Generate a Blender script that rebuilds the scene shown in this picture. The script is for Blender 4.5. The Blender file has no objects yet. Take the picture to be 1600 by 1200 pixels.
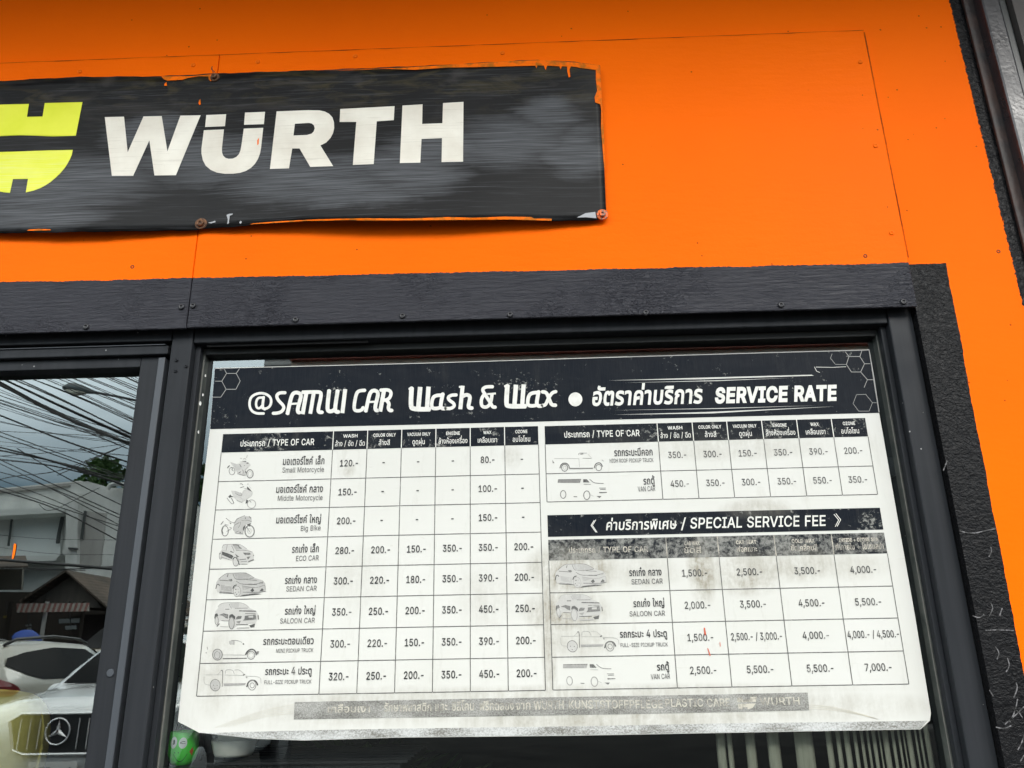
import bpy, bmesh, math, random
from mathutils import Vector
from mathutils.geometry import delaunay_2d_cdt
random.seed(7)
S = bpy.context.scene
C = S.collection
# ------------------------------------------------------------------ camera, sky, sun, exposure
FPX, YAW, PITCH, ROLL = 1250.0, math.radians(-1.5888), math.radians(18.6712), math.radians(-1.0368)
ZC = 1.4
CAMP = Vector((0.0, -1.25, ZC))
_f = Vector((math.sin(YAW)*math.cos(PITCH), math.cos(YAW)*math.cos(PITCH), math.sin(PITCH)))
_r0 = Vector((math.cos(YAW), -math.sin(YAW), 0)); _u0 = _r0.cross(_f)
_r = math.cos(ROLL)*_r0 + math.sin(ROLL)*_u0
_u = -math.sin(ROLL)*_r0 + math.cos(ROLL)*_u0
cam = bpy.data.cameras.new('camera'); camo = bpy.data.objects.new('camera', cam); C.objects.link(camo)
cam.sensor_width = 36.0; cam.lens = 36.0*FPX/1600.0; cam.clip_start = 0.05; cam.clip_end = 2000
from mathutils import Matrix
camo.matrix_world = Matrix(((_r.x, _u.x, -_f.x, CAMP.x), (_r.y, _u.y, -_f.y, CAMP.y), (_r.z, _u.z, -_f.z, CAMP.z), (0, 0, 0, 1)))
S.camera = camo
S.view_settings.view_transform = 'Standard'; S.view_settings.look = 'None'
S.view_settings.exposure = 1.02; S.view_settings.gamma = 1.0
SUN_EL, SUN_AZ = 27.0, 150.0          # degrees; azimuth clockwise from +Y
w = bpy.data.worlds.new("World"); S.world = w; w.use_nodes = True
wt = w.node_tree; wn, wl = wt.nodes, wt.links
bg = wn['Background']; bg.inputs['Strength'].default_value = 0.1
sky = wn.new('ShaderNodeTexSky'); sky.sky_type = 'NISHITA'; sky.sun_disc = False
sky.sun_elevation = math.radians(SUN_EL); sky.sun_rotation = math.radians(SUN_AZ)
def wnode(t, **k):
    n = wn.new(t)
    for a, b in k.items(): setattr(n, a, b)
    return n
tc = wnode('ShaderNodeTexCoord'); sep = wnode('ShaderNodeSeparateXYZ'); wl.new(tc.outputs['Generated'], sep.inputs[0])
mpw = wnode('ShaderNodeMapping'); mpw.inputs['Scale'].default_value = (1.0, 1.0, 2.6); wl.new(tc.outputs['Generated'], mpw.inputs[0])
nz = wnode('ShaderNodeTexNoise'); nz.inputs['Scale'].default_value = 2.3; nz.inputs['Detail'].default_value = 6; nz.inputs['Roughness'].default_value = 0.55
wl.new(mpw.outputs[0], nz.inputs['Vector'])
hr = wnode('ShaderNodeMapRange'); hr.inputs['From Min'].default_value = 0.08; hr.inputs['From Max'].default_value = 0.65
wl.new(sep.outputs['Z'], hr.inputs['Value'])
ad = wnode('ShaderNodeMath', operation='MULTIPLY_ADD'); ad.inputs[1].default_value = 0.3; ad.inputs[2].default_value = -0.15
wl.new(nz.outputs['Fac'], ad.inputs[0])
ad2 = wnode('ShaderNodeMath', operation='ADD'); ad2.use_clamp = True; wl.new(hr.outputs[0], ad2.inputs[0]); wl.new(ad.outputs[0], ad2.inputs[1])
cr = wnode('ShaderNodeValToRGB')
cr.color_ramp.elements[0].position = 0.0; cr.color_ramp.elements[0].color = (1.2, 1.9, 2.6, 1)
_e = cr.color_ramp.elements.new(0.20); _e.color = (3.2, 4.6, 5.6, 1); _e = cr.color_ramp.elements.new(0.45); _e.color = (25.5, 28.0, 29.0, 1); _e = cr.color_ramp.elements.new(0.66); _e.color = (27.5, 28.4, 28.2, 1)
cr.color_ramp.elements[-1].position = 1.0; cr.color_ramp.elements[-1].color = (33.0, 32.6, 31.2, 1)
wl.new(ad2.outputs[0], cr.inputs['Fac'])
mxw = wnode('ShaderNodeMixRGB'); mxw.inputs[0].default_value = 0.86
wl.new(sky.outputs[0], mxw.inputs[1]); wl.new(cr.outputs[0], mxw.inputs[2]); wl.new(mxw.outputs[0], bg.inputs['Color'])
sd = bpy.data.lights.new('sun', 'SUN'); sd.energy = 0.55; sd.angle = math.radians(14); sd.color = (1.0, 0.96, 0.9)
so = bpy.data.objects.new('sun', sd); C.objects.link(so)
_az, _el = math.radians(SUN_AZ), math.radians(SUN_EL)
_sv = Vector((math.sin(_az)*math.cos(_el), math.cos(_az)*math.cos(_el), math.sin(_el)))
so.rotation_euler = (-_sv).to_track_quat('-Z', 'Y').to_euler()

# ------------------------------------------------------------------ measuring: a photo pixel to a point on a vertical plane y
def ray(px, py): return _f*FPX + _r*(px-800.0) + _u*(600.0-py)
def U(px, py, y=0.0):
    d = ray(px, py); t = (y-CAMP.y)/d.y
    return CAMP + d*t
def M(px, py, dist):
    """a point seen mirrored in the door glass (plane y=0), dist metres in front of the glass"""
    p = U(px, py, dist); return Vector((p.x, -p.y, p.z))

# ------------------------------------------------------------------ scene objects
def wloc(o):
    v = Vector((0, 0, 0))
    while o is not None:
        v += o.location; o = o.parent
    return v
def tag(o, label=None, cat=None, group=None, kind=None):
    if label: o['label'] = label
    if cat: o['category'] = cat
    if group: o['group'] = group
    if kind: o['kind'] = kind
    return o
def thing(name, label, cat, loc=(0, 0, 0), group=None):
    o = bpy.data.objects.new(name, None); C.objects.link(o); o.location = loc; o.empty_display_size = 0.1
    return tag(o, label, cat, group)
class MB:
    def __init__(s): s.v = []; s.f = []; s.m = []
    def add(s, vs, fs, mi=0):
        b = len(s.v); s.v += [tuple(p) for p in vs]; s.f += [tuple(i+b for i in f) for f in fs]; s.m += [mi]*len(fs); return s
    def box(s, x0, x1, y0, y1, z0, z1, mi=0):
        vs = [(x, y, z) for z in (z0, z1) for y in (y0, y1) for x in (x0, x1)]
        return s.add(vs, [(0, 2, 3, 1), (4, 5, 7, 6), (0, 1, 5, 4), (2, 6, 7, 3), (0, 4, 6, 2), (1, 3, 7, 5)], mi)
    def tube(s, pts, r, n=8, mi=0, caps=True):
        pts = [Vector(p) for p in pts]; rings = []
        rr = r if isinstance(r, (list, tuple)) else [r]*len(pts)
        for i, p in enumerate(pts):
            a = pts[max(0, i-1)]; b = pts[min(len(pts)-1, i+1)]
            t = (b-a).normalized(); up = Vector((0, 0, 1)) if abs(t.z) < .95 else Vector((1, 0, 0))
            e1 = t.cross(up).normalized(); e2 = e1.cross(t)
            rings.append([p + (e1*math.cos(2*math.pi*k/n)+e2*math.sin(2*math.pi*k/n))*rr[i] for k in range(n)])
        vs = [q for R in rings for q in R]; fs = []
        for i in range(len(pts)-1):
            for k in range(n): fs.append((i*n+k, i*n+(k+1) % n, (i+1)*n+(k+1) % n, (i+1)*n+k))
        if caps: fs += [tuple(range(n))[::-1], tuple((len(pts)-1)*n+k for k in range(n))]
        return s.add(vs, fs, mi)
    def lathe(s, c, prof, n=32, axis='z', mi=0):
        """prof: (radius, along) pairs; axis z or y"""
        vs = []; fs = []
        for r, h in prof:
            for k in range(n):
                a = 2*math.pi*k/n
                if axis == 'z': vs.append((c[0]+r*math.cos(a), c[1]+r*math.sin(a), c[2]+h))
                elif axis == 'x': vs.append((c[0]+h, c[1]+r*math.cos(a), c[2]+r*math.sin(a)))
                else: vs.append((c[0]+r*math.cos(a), c[1]+h, c[2]+r*math.sin(a)))
        for i in range(len(prof)-1):
            for k in range(n): fs.append((i*n+k, i*n+(k+1) % n, (i+1)*n+(k+1) % n, (i+1)*n+k))
        fs.append(tuple(range(n))); fs.append(tuple((len(prof)-1)*n+k for k in range(n)))
        return s.add(vs, fs, mi)
    def prism(s, poly, off, mi=0):
        """poly: 3-D points of a planar outline, off: extrusion vector"""
        poly = [Vector(p) for p in poly]; n = len(poly); off = Vector(off)
        vs = poly + [p+off for p in poly]
        return s.add(vs, [tuple(range(n)), tuple(range(2*n-1, n-1, -1))] + [(i, i+n, (i+1) % n+n, (i+1) % n) for i in range(n)], mi)
def obj(name, mb, mats, parent=None, smooth=False, bevel=0.0, sub=0, recalc=True):
    me = bpy.data.meshes.new(name); o0 = wloc(parent) if parent else Vector((0, 0, 0))
    me.from_pydata([(x-o0.x, y-o0.y, z-o0.z) for x, y, z in mb.v], [], mb.f)
    for m in (mats if isinstance(mats, (list, tuple)) else [mats]): me.materials.append(m)
    for p, mi in zip(me.polygons, mb.m): p.material_index = mi; p.use_smooth = smooth
    if recalc:
        bm = bmesh.new(); bm.from_mesh(me); bmesh.ops.recalc_face_normals(bm, faces=bm.faces); bm.to_mesh(me); bm.free()
    me.update()
    o = bpy.data.objects.new(name, me); C.objects.link(o)
    if parent: o.parent = parent
    if bevel:
        b = o.modifiers.new('bevel', 'BEVEL'); b.width = bevel; b.segments = 2; b.limit_method = 'ANGLE'; b.angle_limit = math.radians(40)
    if sub:
        b = o.modifiers.new('sub', 'SUBSURF'); b.levels = sub; b.render_levels = sub
    return o

# outlines of the letters used in the writing: letter | advance | contours
GLYPHS = r'''
A|480|16 0 201 509 276 509 463 0 395 0 287 302 264 372 232 478 245 478 213 371 191 302 85 0;110 142 110 199 370 199 370 142
B|456|60 0 60 509 241 509 289 504 329 491 359 469 381 442 394 410 398 374 395 344 387 320 356 286 315 267 315 262 339 257 363 245 385 227 402 203 414 173 418 136 413 100 400 67 377 39 344 18 301 4 247 0;125 57 245 57 296 63 330 80 349 105 355 137 352 161 342 184 327 203 306 218 279 228 248 231 125 231;125 285 238 285 288 296 308 309 323 326 333 348 336 372 330 403 313 429 283 446 240 452 125 452
C|510|267 -7 205 1 150 25 104 63 70 115 48 179 40 254 48 329 70 393 104 445 150 484 205 508 267 516 340 504 373 490 402 471 427 447 448 418 463 385 473 348 408 348 389 395 357 428 315 449 267 456 223 450 184 432 150 403 125 364 109 314 103 254 109 194 125 145 151 105 184 76 223 59 267 53 315 60 357 81 389 114 408 160 473 160 463 124 448 91 428 62 402 38 373 19 341 5 305 -4
D|502|219 0 96 0 96 57 215 57 272 63 318 81 354 110 379 149 394 198 399 255 394 312 379 361 354 399 320 428 275 446 221 452 93 452 93 509 225 509 294 501 353 478 399 441 433 391 455 329 462 255 455 181 433 119 398 68 351 31 291 8;125 509 125 0 60 0 60 509
E|419|60 0 60 509 372 509 372 452 125 452 125 286 355 286 355 229 125 229 125 57 375 57 375 0
F|410|60 0 60 509 369 509 369 452 125 452 125 278 346 278 346 221 125 221 125 0
G|520|269 -7 205 1 149 25 104 64 69 116 47 179 40 254 47 329 69 393 103 445 149 484 203 508 265 516 304 513 340 504 374 489 403 469 429 445 449 416 465 384 474 349 408 349 387 393 356 427 315 448 265 456 222 450 183 432 150 404 125 364 109 314 103 254 109 194 125 145 151 105 184 76 224 59 269 53 309 57 345 71 374 93 396 123 410 160 415 202 434 199 283 199 283 256 478 256 478 200 471 141 451 91 419 50 377 19 326 0
H|517|60 0 60 509 125 509 125 289 392 289 392 509 457 509 457 0 392 0 392 232 125 232 125 0
I|300|31 0 31 57 118 57 118 452 31 452 31 509 269 509 269 452 183 452 183 57 269 57 269 0
J|396|185 -7 124 3 75 33 44 81 33 145 33 173 98 173 98 145 104 104 122 74 149 56 185 50 220 56 248 74 266 104 272 145 272 509 336 509 336 145 326 81 294 33 246 3
K|467|104 145 104 216 139 261 174 303 212 344 364 509 448 509 231 276 228 276;60 0 60 509 125 509 125 334 124 225 125 193 125 0;372 0 188 259 228 309 449 0
L|393|60 0 60 509 125 509 125 57 361 57 361 0
M|628|60 0 60 509 152 509 277 187 287 159 299 123 311 84 322 49 307 49 318 83 330 121 342 158 352 187 476 509 568 509 568 0 504 0 504 291 504 327 505 369 506 413 507 457 513 457 498 409 482 363 467 322 456 291 342 0 286 0 170 291 159 321 145 361 129 408 112 457 119 457 120 416 121 372 122 328 122 291 122 0
N|523|60 0 60 509 136 509 343 183 363 151 388 107 414 55 405 54 401 108 399 157 399 195 399 509 463 509 463 0 387 0 202 290 177 331 148 381 108 452 119 454 122 384 124 328 125 291 125 0
O|533|267 -7 205 1 150 25 105 63 70 115 48 179 40 254 48 329 70 393 105 445 150 484 205 508 267 516 329 508 384 484 429 445 464 393 486 329 493 254 486 179 464 115 429 63 384 25 329 1;267 53 310 59 349 76 383 105 408 144 425 194 430 254 425 314 408 365 383 404 349 433 310 450 267 456 223 450 184 433 151 404 125 364 109 314 103 254 109 194 125 144 151 105 184 76 223 59
P|445|60 0 60 509 235 509 289 503 332 487 366 462 390 430 404 391 409 348 404 304 390 265 366 233 332 207 289 191 235 186 109 186 109 242 233 242 269 246 297 256 318 272 333 294 342 319 344 348 342 376 333 402 318 423 297 439 268 449 232 452 125 452 125 0
Q|533|245 159 313 159 369 85 384 65 468 -48 401 -48 346 27 331 46;267 -7 205 1 150 25 105 63 70 115 48 179 40 254 48 329 70 393 105 445 150 484 205 508 267 516 329 508 384 484 429 445 464 393 486 329 493 254 486 179 464 115 429 63 384 25 329 1;267 53 310 59 349 76 383 105 408 144 425 194 430 254 425 314 408 365 383 404 349 433 310 450 267 456 223 450 184 433 151 404 125 364 109 314 103 254 109 194 125 144 151 105 184 76 223 59
R|449|60 0 60 509 236 509 290 504 333 489 367 465 390 433 405 395 409 352 405 309 390 271 367 240 333 217 289 203 236 198 96 198 96 255 234 255 269 258 298 267 319 281 334 300 342 324 345 352 342 380 334 405 319 425 298 440 269 449 233 452 125 452 125 0;353 0 230 229 303 229 428 0
S|447|224 -9 172 -4 128 9 91 31 64 60 46 96 38 137 104 137 110 110 123 88 142 71 166 59 224 49 257 52 286 60 311 74 329 92 341 114 346 139 342 161 332 179 296 205 245 222 184 239 128 260 86 289 60 326 52 372 58 413 75 448 102 476 138 498 180 511 227 516 275 511 316 498 351 476 377 449 394 415 401 378 337 378 326 412 302 437 267 453 225 459 194 456 167 448 145 435 129 418 118 398 115 376 119 352 131 334 169 308 212 293 264 279 312 264 359 238 395 198 405 171 408 139 403 99 386 64 360 34 323 11 278 -4
T|449|32 452 32 509 417 509 417 452 257 452 257 0 193 0 193 452
U|517|259 -8 203 -2 154 15 114 43 85 80 66 124 60 173 60 509 124 509 124 178 128 144 141 113 160 87 187 68 220 56 259 52 298 56 331 68 357 87 377 113 389 144 393 178 393 509 457 509 457 173 451 124 433 80 403 43 363 15 315 -2
V|480|204 0 16 509 84 509 192 206 215 137 248 31 235 31 267 138 290 206 395 509 463 509 278 0
W|686|155 0 16 509 82 509 163 196 175 145 187 94 197 40 189 40 200 94 211 145 224 196 306 509 380 509 462 196 474 145 486 94 497 40 488 40 499 94 510 145 523 196 603 509 670 509 530 0 455 0 368 323 351 391 336 475 350 475 335 395 318 323 230 0
X|474|18 0 217 284 217 236 29 509 104 509 178 400 204 361 223 329 243 292 232 292 252 329 272 361 298 400 374 509 446 509 259 239 259 287 456 0 382 0 292 129 268 165 250 195 230 231 244 231 225 196 206 166 182 129 91 0
Y|472|203 0 203 208 16 509 91 509 192 344 222 292 250 230 224 230 251 293 280 344 381 509 455 509 268 208 268 0
Z|438|42 0 42 46 273 385 306 431 341 476 348 454 285 452 223 452 40 452 40 509 397 509 397 462 169 129 134 81 97 33 90 54 152 57 214 57 399 57 399 0
a|389|160 -9 126 -5 94 5 68 22 48 45 35 73 30 108 34 138 43 161 58 179 78 193 125 211 178 220 234 227 265 235 273 243 276 255 276 257 267 297 240 322 196 331 149 322 118 301 100 274 41 291 57 322 79 346 104 364 133 375 194 384 239 379 286 360 306 343 322 320 333 290 337 251 337 0 277 0 277 52 272 52 252 25 215 1;170 45 202 49 228 59 248 74 263 93 272 115 276 138 276 190 259 182 231 176 200 171 175 168 134 159 103 139 95 124 92 105 102 72 130 52
b|424|229 -8 198 -5 172 4 138 31 118 59 112 59 112 0 53 0 53 509 114 509 114 319 118 319 137 346 171 373 197 381 229 384 274 378 313 361 345 332 370 293 385 245 390 189 385 133 370 84 346 45 313 16 274 -2;220 47 253 51 279 66 301 88 316 117 325 151 328 189 325 227 316 261 301 290 280 311 253 325 220 330 188 325 161 312 140 291 125 263 116 229 113 189 116 150 125 115 140 86 162 65 188 51
c|396|207 -8 159 -2 117 16 82 46 56 85 40 133 34 187 40 243 56 291 82 330 117 360 159 378 207 384 260 377 305 356 340 322 362 277 303 262 290 289 270 311 242 325 207 330 173 325 145 310 124 287 108 258 99 224 96 187 99 151 108 117 124 89 145 66 173 51 207 46 243 52 271 66 292 89 304 117 363 102 341 56 306 21 261 -1
d|424|195 -8 151 -2 111 16 79 45 55 84 39 133 34 189 39 245 55 293 79 332 112 361 151 378 196 384 228 381 253 373 287 346 306 319 311 319 311 509 372 509 372 0 313 0 313 59 307 59 287 31 252 4 227 -5;205 47 236 51 263 65 284 86 299 115 309 150 312 189 309 229 300 263 284 291 263 312 237 325 205 330 172 325 145 311 124 290 108 261 99 227 96 189 99 151 109 117 124 88 145 66 172 51
e|404|212 -8 161 -2 117 16 82 46 56 85 40 132 34 187 39 242 55 290 81 329 115 359 157 378 205 384 266 374 294 361 319 341 341 315 357 282 368 242 371 194 371 169 75 169 75 221 338 221 310 202 307 237 298 269 283 294 263 314 237 326 205 330 173 326 146 313 125 294 109 270 99 241 96 211 96 178 100 139 110 106 128 80 151 61 179 50 212 46 254 53 285 73 306 105 365 91 353 63 335 39 311 19 283 4 249 -5
f|254|228 379 228 327 6 327 6 379;81 0 81 432 84 461 96 486 113 505 135 519 187 530 222 527 243 521 227 468 215 472 195 474 171 470 154 460 145 443 142 419 142 0
g|425|207 -151 168 -148 134 -140 82 -110 51 -69 101 -41 122 -66 154 -88 207 -97 249 -92 282 -75 304 -47 311 -6 311 68 306 68 287 41 252 16 227 8 195 5 152 10 113 27 80 53 55 90 39 136 34 191 39 246 55 293 80 332 112 361 152 378 196 384 228 382 253 373 288 346 308 319 313 319 313 379 372 379 372 -9 367 -54 350 -90 324 -117 291 -136 251 -147;205 59 237 63 264 75 285 95 300 121 309 154 312 193 309 231 300 264 285 291 264 312 237 325 205 330 172 325 145 312 124 290 109 262 99 229 96 193 99 155 109 123 124 96 145 76 172 63
h|410|114 227 114 0 53 0 53 509 114 509 114 287 102 287 124 332 152 362 187 379 227 384 264 380 295 369 321 349 341 321 353 285 357 240 357 0 296 0 296 235 290 275 273 304 246 323 210 329 184 326 161 317 141 303 126 283 117 257
i|167|53 0 53 379 114 379 114 0;84 443 67 446 54 455 44 468 41 483 44 499 54 512 67 521 84 524 100 521 114 512 123 499 126 483 123 468 114 455 100 446
j|167|53 379 114 379 114 -30 111 -63 102 -90 86 -113 65 -129 37 -139 4 -143 -10 -143 -10 -87 2 -87 25 -83 40 -72 50 -54 53 -29;83 443 67 446 53 455 44 468 41 483 44 499 53 512 67 521 83 524 100 521 114 512 123 499 126 483 123 468 114 455 100 446
k|381|110 137 110 212 121 212 284 379 360 379 184 199 177 199;53 0 53 509 114 509 114 0;294 0 148 186 191 229 372 0
l|189|139 -2 101 3 74 20 58 47 53 84 53 509 114 509 114 99 120 62 130 54 146 52 160 53 170 54 181 3 162 -1
m|610|53 0 53 379 112 379 112 295 108 295 118 323 132 346 172 376 219 386 257 380 287 361 309 331 321 295 312 295 322 321 337 343 381 375 437 386 468 383 497 372 522 354 541 328 553 296 557 255 557 0 496 0 496 254 490 289 473 313 447 326 419 330 395 328 374 320 345 290 335 247 335 0 274 0 274 260 269 288 253 311 229 326 199 330 158 320 140 307 126 289 117 266 114 238 114 0
n|410|114 227 114 0 53 0 53 379 112 379 112 287 102 287 124 332 152 362 187 379 227 384 264 380 295 369 321 349 341 321 353 285 357 240 357 0 296 0 296 235 290 275 273 304 246 323 210 329 184 326 161 317 141 303 126 283 117 257
o|415|207 -8 159 -2 117 16 82 46 56 85 40 133 34 187 40 243 56 291 82 330 117 360 159 378 207 384 256 378 299 360 333 330 359 291 376 243 381 187 376 133 359 85 333 46 299 16 256 -2;207 46 242 51 270 66 292 89 307 117 316 151 319 187 316 224 307 258 292 287 270 310 242 325 207 330 173 325 145 310 124 287 108 258 99 224 96 187 99 151 108 117 124 89 145 66 173 51
p|424|53 -143 53 379 112 379 112 319 118 319 137 346 171 373 197 381 229 384 274 378 313 361 345 332 370 293 385 245 390 189 385 133 370 84 346 45 313 16 274 -2 229 -8 198 -5 173 4 138 31 118 59 114 59 114 -143;220 47 253 51 279 66 301 88 316 117 325 151 328 189 325 227 316 261 301 290 280 311 253 325 220 330 188 325 161 312 140 291 125 263 116 229 113 189 116 150 125 115 140 86 162 65 188 51
q|424|372 -143 311 -143 311 59 306 59 287 31 252 4 227 -5 195 -8 151 -2 111 16 79 45 55 84 39 133 34 189 39 245 55 293 79 332 112 361 151 378 196 384 228 381 253 373 287 346 307 319 313 319 313 379 372 379;205 47 236 51 263 65 284 86 299 115 309 150 312 189 309 229 300 263 284 291 263 312 237 325 205 330 172 325 145 311 124 290 108 261 99 227 96 189 99 151 109 117 124 88 145 66 172 51
r|259|53 0 53 379 112 379 112 321 115 321 130 347 152 367 181 380 213 385 229 384 243 384 243 322 230 324 207 326 182 323 159 315 140 301 126 284 117 262 114 237 114 0
s|365|182 -8 145 -5 112 3 84 18 62 38 45 63 36 94 94 107 105 79 124 60 150 49 181 45 217 50 244 62 262 81 268 103 265 121 254 136 237 147 212 155 149 170 104 186 72 208 53 237 47 274 51 305 65 332 87 354 115 370 149 381 187 384 223 381 254 372 279 358 299 339 324 290 268 277 258 298 243 316 219 328 187 333 156 329 131 317 114 299 109 277 112 258 124 243 172 223 229 209 275 194 306 171 325 142 331 107 326 75 312 47 290 24 260 6 223 -5
t|227|204 379 204 327 6 327 6 379;65 471 126 471 126 98 128 76 136 61 150 53 170 50 185 51 202 54 213 2 192 -3 168 -4 125 2 92 21 72 52 65 93
u|410|182 -5 146 -1 115 11 89 31 69 59 57 95 53 139 53 379 114 379 114 144 119 105 137 75 164 56 200 50 226 53 249 62 268 77 283 97 293 122 296 153 296 379 357 379 357 0 298 0 298 92 307 92 286 47 257 17 222 0
v|389|163 0 17 379 84 379 165 155 187 87 206 21 184 21 203 87 224 155 305 379 371 379 226 0
w|567|138 0 23 379 87 379 133 214 154 137 175 41 165 41 186 135 206 214 252 379 316 379 362 214 382 136 402 41 391 41 413 135 434 214 480 379 545 379 429 0 368 0 319 172 305 225 291 280 277 338 291 338 277 280 263 225 248 172 199 0
x|379|21 0 171 218 171 171 29 379 100 379 147 306 179 253 207 206 175 206 202 253 233 306 282 379 352 379 209 169 209 214 358 0 287 0 231 85 200 136 173 182 205 182 178 136 148 85 91 0
y|389|47 -139 61 -86 71 -87 104 -89 130 -74 151 -36 163 -1 17 379 84 379 165 155 187 87 206 21 184 21 202 87 224 155 305 379 371 379 204 -58 177 -107 139 -136 91 -145 65 -143
z|380|42 0 42 46 254 320 254 323 48 323 48 379 333 379 333 331 126 60 126 56 339 56 339 0
0|453|227 -7 174 1 130 24 95 62 69 113 53 178 48 254 53 330 69 395 95 447 130 484 174 508 227 516 279 508 323 484 358 447 384 395 400 330 405 254 400 178 384 113 359 62 323 24 279 1;227 50 261 56 290 74 313 103 330 144 340 194 344 254 340 314 330 365 313 405 290 435 261 453 227 460 192 453 163 435 140 405 123 365 113 314 109 254 113 194 123 144 140 103 163 74 192 56
1|453|76 0 76 55 391 55 391 0;276 509 276 0 212 0 212 448 209 448 86 358 86 427 198 509
2|453|64 0 64 47 234 229 282 282 311 327 320 371 317 397 308 419 293 436 273 449 224 460 196 457 172 447 153 433 139 413 130 390 127 362 66 362 71 405 86 442 111 473 143 496 182 511 225 516 268 511 306 497 337 474 361 445 376 411 381 372 371 318 336 259 267 180 153 60 153 57 389 57 389 0
3|453|218 -7 173 -3 133 10 98 30 70 57 52 91 44 132 109 132 115 107 126 87 144 71 165 59 219 50 275 61 297 74 315 93 325 116 329 145 326 172 316 196 299 217 275 234 242 244 201 248 157 248 157 299 288 448 288 452 70 452 70 509 372 509 372 461 211 278 211 289 264 288 308 276 344 253 371 222 387 186 393 145 387 103 370 66 344 36 309 12 266 -2
4|453|40 105 40 158 247 509 311 509 109 166 109 163 413 163 413 105;282 0 282 121 282 146 282 318 343 318 343 0
5|453|221 -7 178 -2 140 11 108 32 83 60 66 93 60 130 122 130 127 108 138 89 173 60 221 50 250 53 276 64 298 82 314 104 324 131 328 162 324 193 314 221 297 244 275 262 248 273 218 277 167 268 128 246 67 253 96 509 366 509 366 452 151 452 134 301 136 301 178 325 229 334 263 330 294 321 321 306 345 285 364 260 379 231 388 199 391 163 385 117 369 76 343 41 309 15 268 -1
6|453|226 -7 182 -1 142 15 109 40 84 74 69 115 64 162 68 199 80 239 137 340 252 509 322 509 151 261 145 261 165 288 196 307 235 314 278 309 316 295 346 271 370 240 384 201 389 157 384 112 368 73 343 39 310 14 271 -2;226 48 254 52 279 63 299 79 314 101 324 128 327 157 324 187 314 213 299 235 279 251 254 262 226 265 198 262 174 252 153 235 138 214 128 188 125 158 128 128 138 102 153 79 174 63 198 52
7|453|97 0 323 448 323 452 62 452 62 509 391 509 391 449 165 0
8|453|226 -7 178 -2 136 11 101 33 74 62 57 96 52 135 55 166 65 195 81 220 101 241 125 256 153 265 153 267 119 282 93 308 76 342 70 380 75 417 90 450 114 477 146 498 184 511 226 516 269 511 306 498 337 477 361 450 377 417 382 380 376 342 359 308 333 282 300 267 300 265 327 256 351 241 372 220 387 195 397 166 401 135 395 96 378 62 352 33 317 11 275 -2;226 49 258 52 285 60 307 74 323 91 333 113 337 139 333 165 322 189 305 208 283 223 256 232 226 235 196 232 169 223 147 208 130 189 119 165 115 139 119 113 129 91 145 74 167 60 195 52;226 290 274 300 293 313 307 330 316 351 319 376 316 399 308 420 294 437 275 449 226 460 177 449 159 437 145 420 136 399 133 376 136 351 145 330 159 313 178 300
9|453|226 516 271 510 310 494 343 468 368 434 384 393 389 347 385 309 373 270 315 168 200 0 130 0 301 248 307 248 287 221 257 202 218 195 175 199 137 214 106 237 83 269 68 307 64 352 69 397 85 436 110 469 143 494 182 510;226 460 199 457 174 446 154 429 138 407 129 381 125 352 129 322 138 295 154 274 174 257 199 247 226 243 254 247 279 257 299 273 314 295 324 321 327 350 324 381 314 407 299 429 279 446 254 457
.|188|95 -4 78 -1 63 9 53 24 50 41 53 59 63 73 78 83 95 87 113 83 128 73 138 59 141 41 138 24 128 9 113 -1
,|188|38 -119 68 71 137 71 84 -119
-|453|337 244 337 188 114 188 114 244
/|249|235 533 71 -76 14 -76 178 533
&|448|197 -7 150 -2 110 12 78 34 54 62 39 96 34 133 37 163 47 189 85 235 140 279 216 335 237 352 255 375 262 405 258 427 245 445 226 457 201 461 168 453 145 431 137 399 145 363 169 327 204 284 438 0 364 0 171 231 121 293 87 344 78 370 75 398 79 430 91 458 109 481 134 499 165 510 200 513 235 510 266 499 290 482 308 459 320 433 324 404 315 362 291 325 256 293 154 217 110 174 100 154 97 131 100 108 109 87 124 70 143 57 166 49 193 46 223 50 251 59 301 95 321 121 336 151 346 186 349 224 408 224 405 180 397 144 371 92 345 62 333 47 305 23 271 7 234 -3
+|453|198 34 198 364 255 364 255 34;61 172 61 226 391 226 391 172
@|676|355 -135 284 -130 221 -114 167 -88 122 -53 87 -8 61 46 45 109 40 179 46 248 61 309 87 363 123 408 167 444 220 470 281 486 349 492 415 486 472 469 522 442 562 407 594 366 617 319 631 268 635 215 631 142 615 76 599 49 579 28 551 15 517 11 476 17 441 36 429 50 423 68 420 68 408 48 388 30 361 17 326 13 285 18 251 35 224 62 204 96 192 137 188 182 193 226 207 265 228 297 257 322 291 338 330 343 360 340 385 331 416 306 419 306 419 335 474 335 474 110 476 91 485 74 499 63 518 59 540 63 557 76 568 97 576 127 581 215 577 259 567 301 548 339 523 373 490 402 450 424 402 438 347 442 292 438 242 424 199 402 164 372 135 334 115 289 102 236 98 178 102 119 115 66 135 21 165 -17 201 -46 246 -68 298 -81 357 -85 412 -80 458 -69 489 -59 504 -107 464 -120 411 -131;329 65 359 68 382 78 400 95 412 118 422 185 419 221 411 249 399 269 381 282 331 292 305 288 283 277 265 260 252 239 242 185 251 125 262 101 279 81 301 69
ก|416|53 0 53 132 58 169 72 195 94 212 121 223 122 225 46 254 46 277 50 304 64 330 87 353 118 371 157 383 202 387 243 384 280 373 313 356 338 331 354 298 360 256 360 0 298 0 298 250 291 289 270 316 239 331 201 336 163 331 134 318 115 298 109 273 184 236 178 202 154 198 133 186 119 164 114 132 114 0
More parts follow.
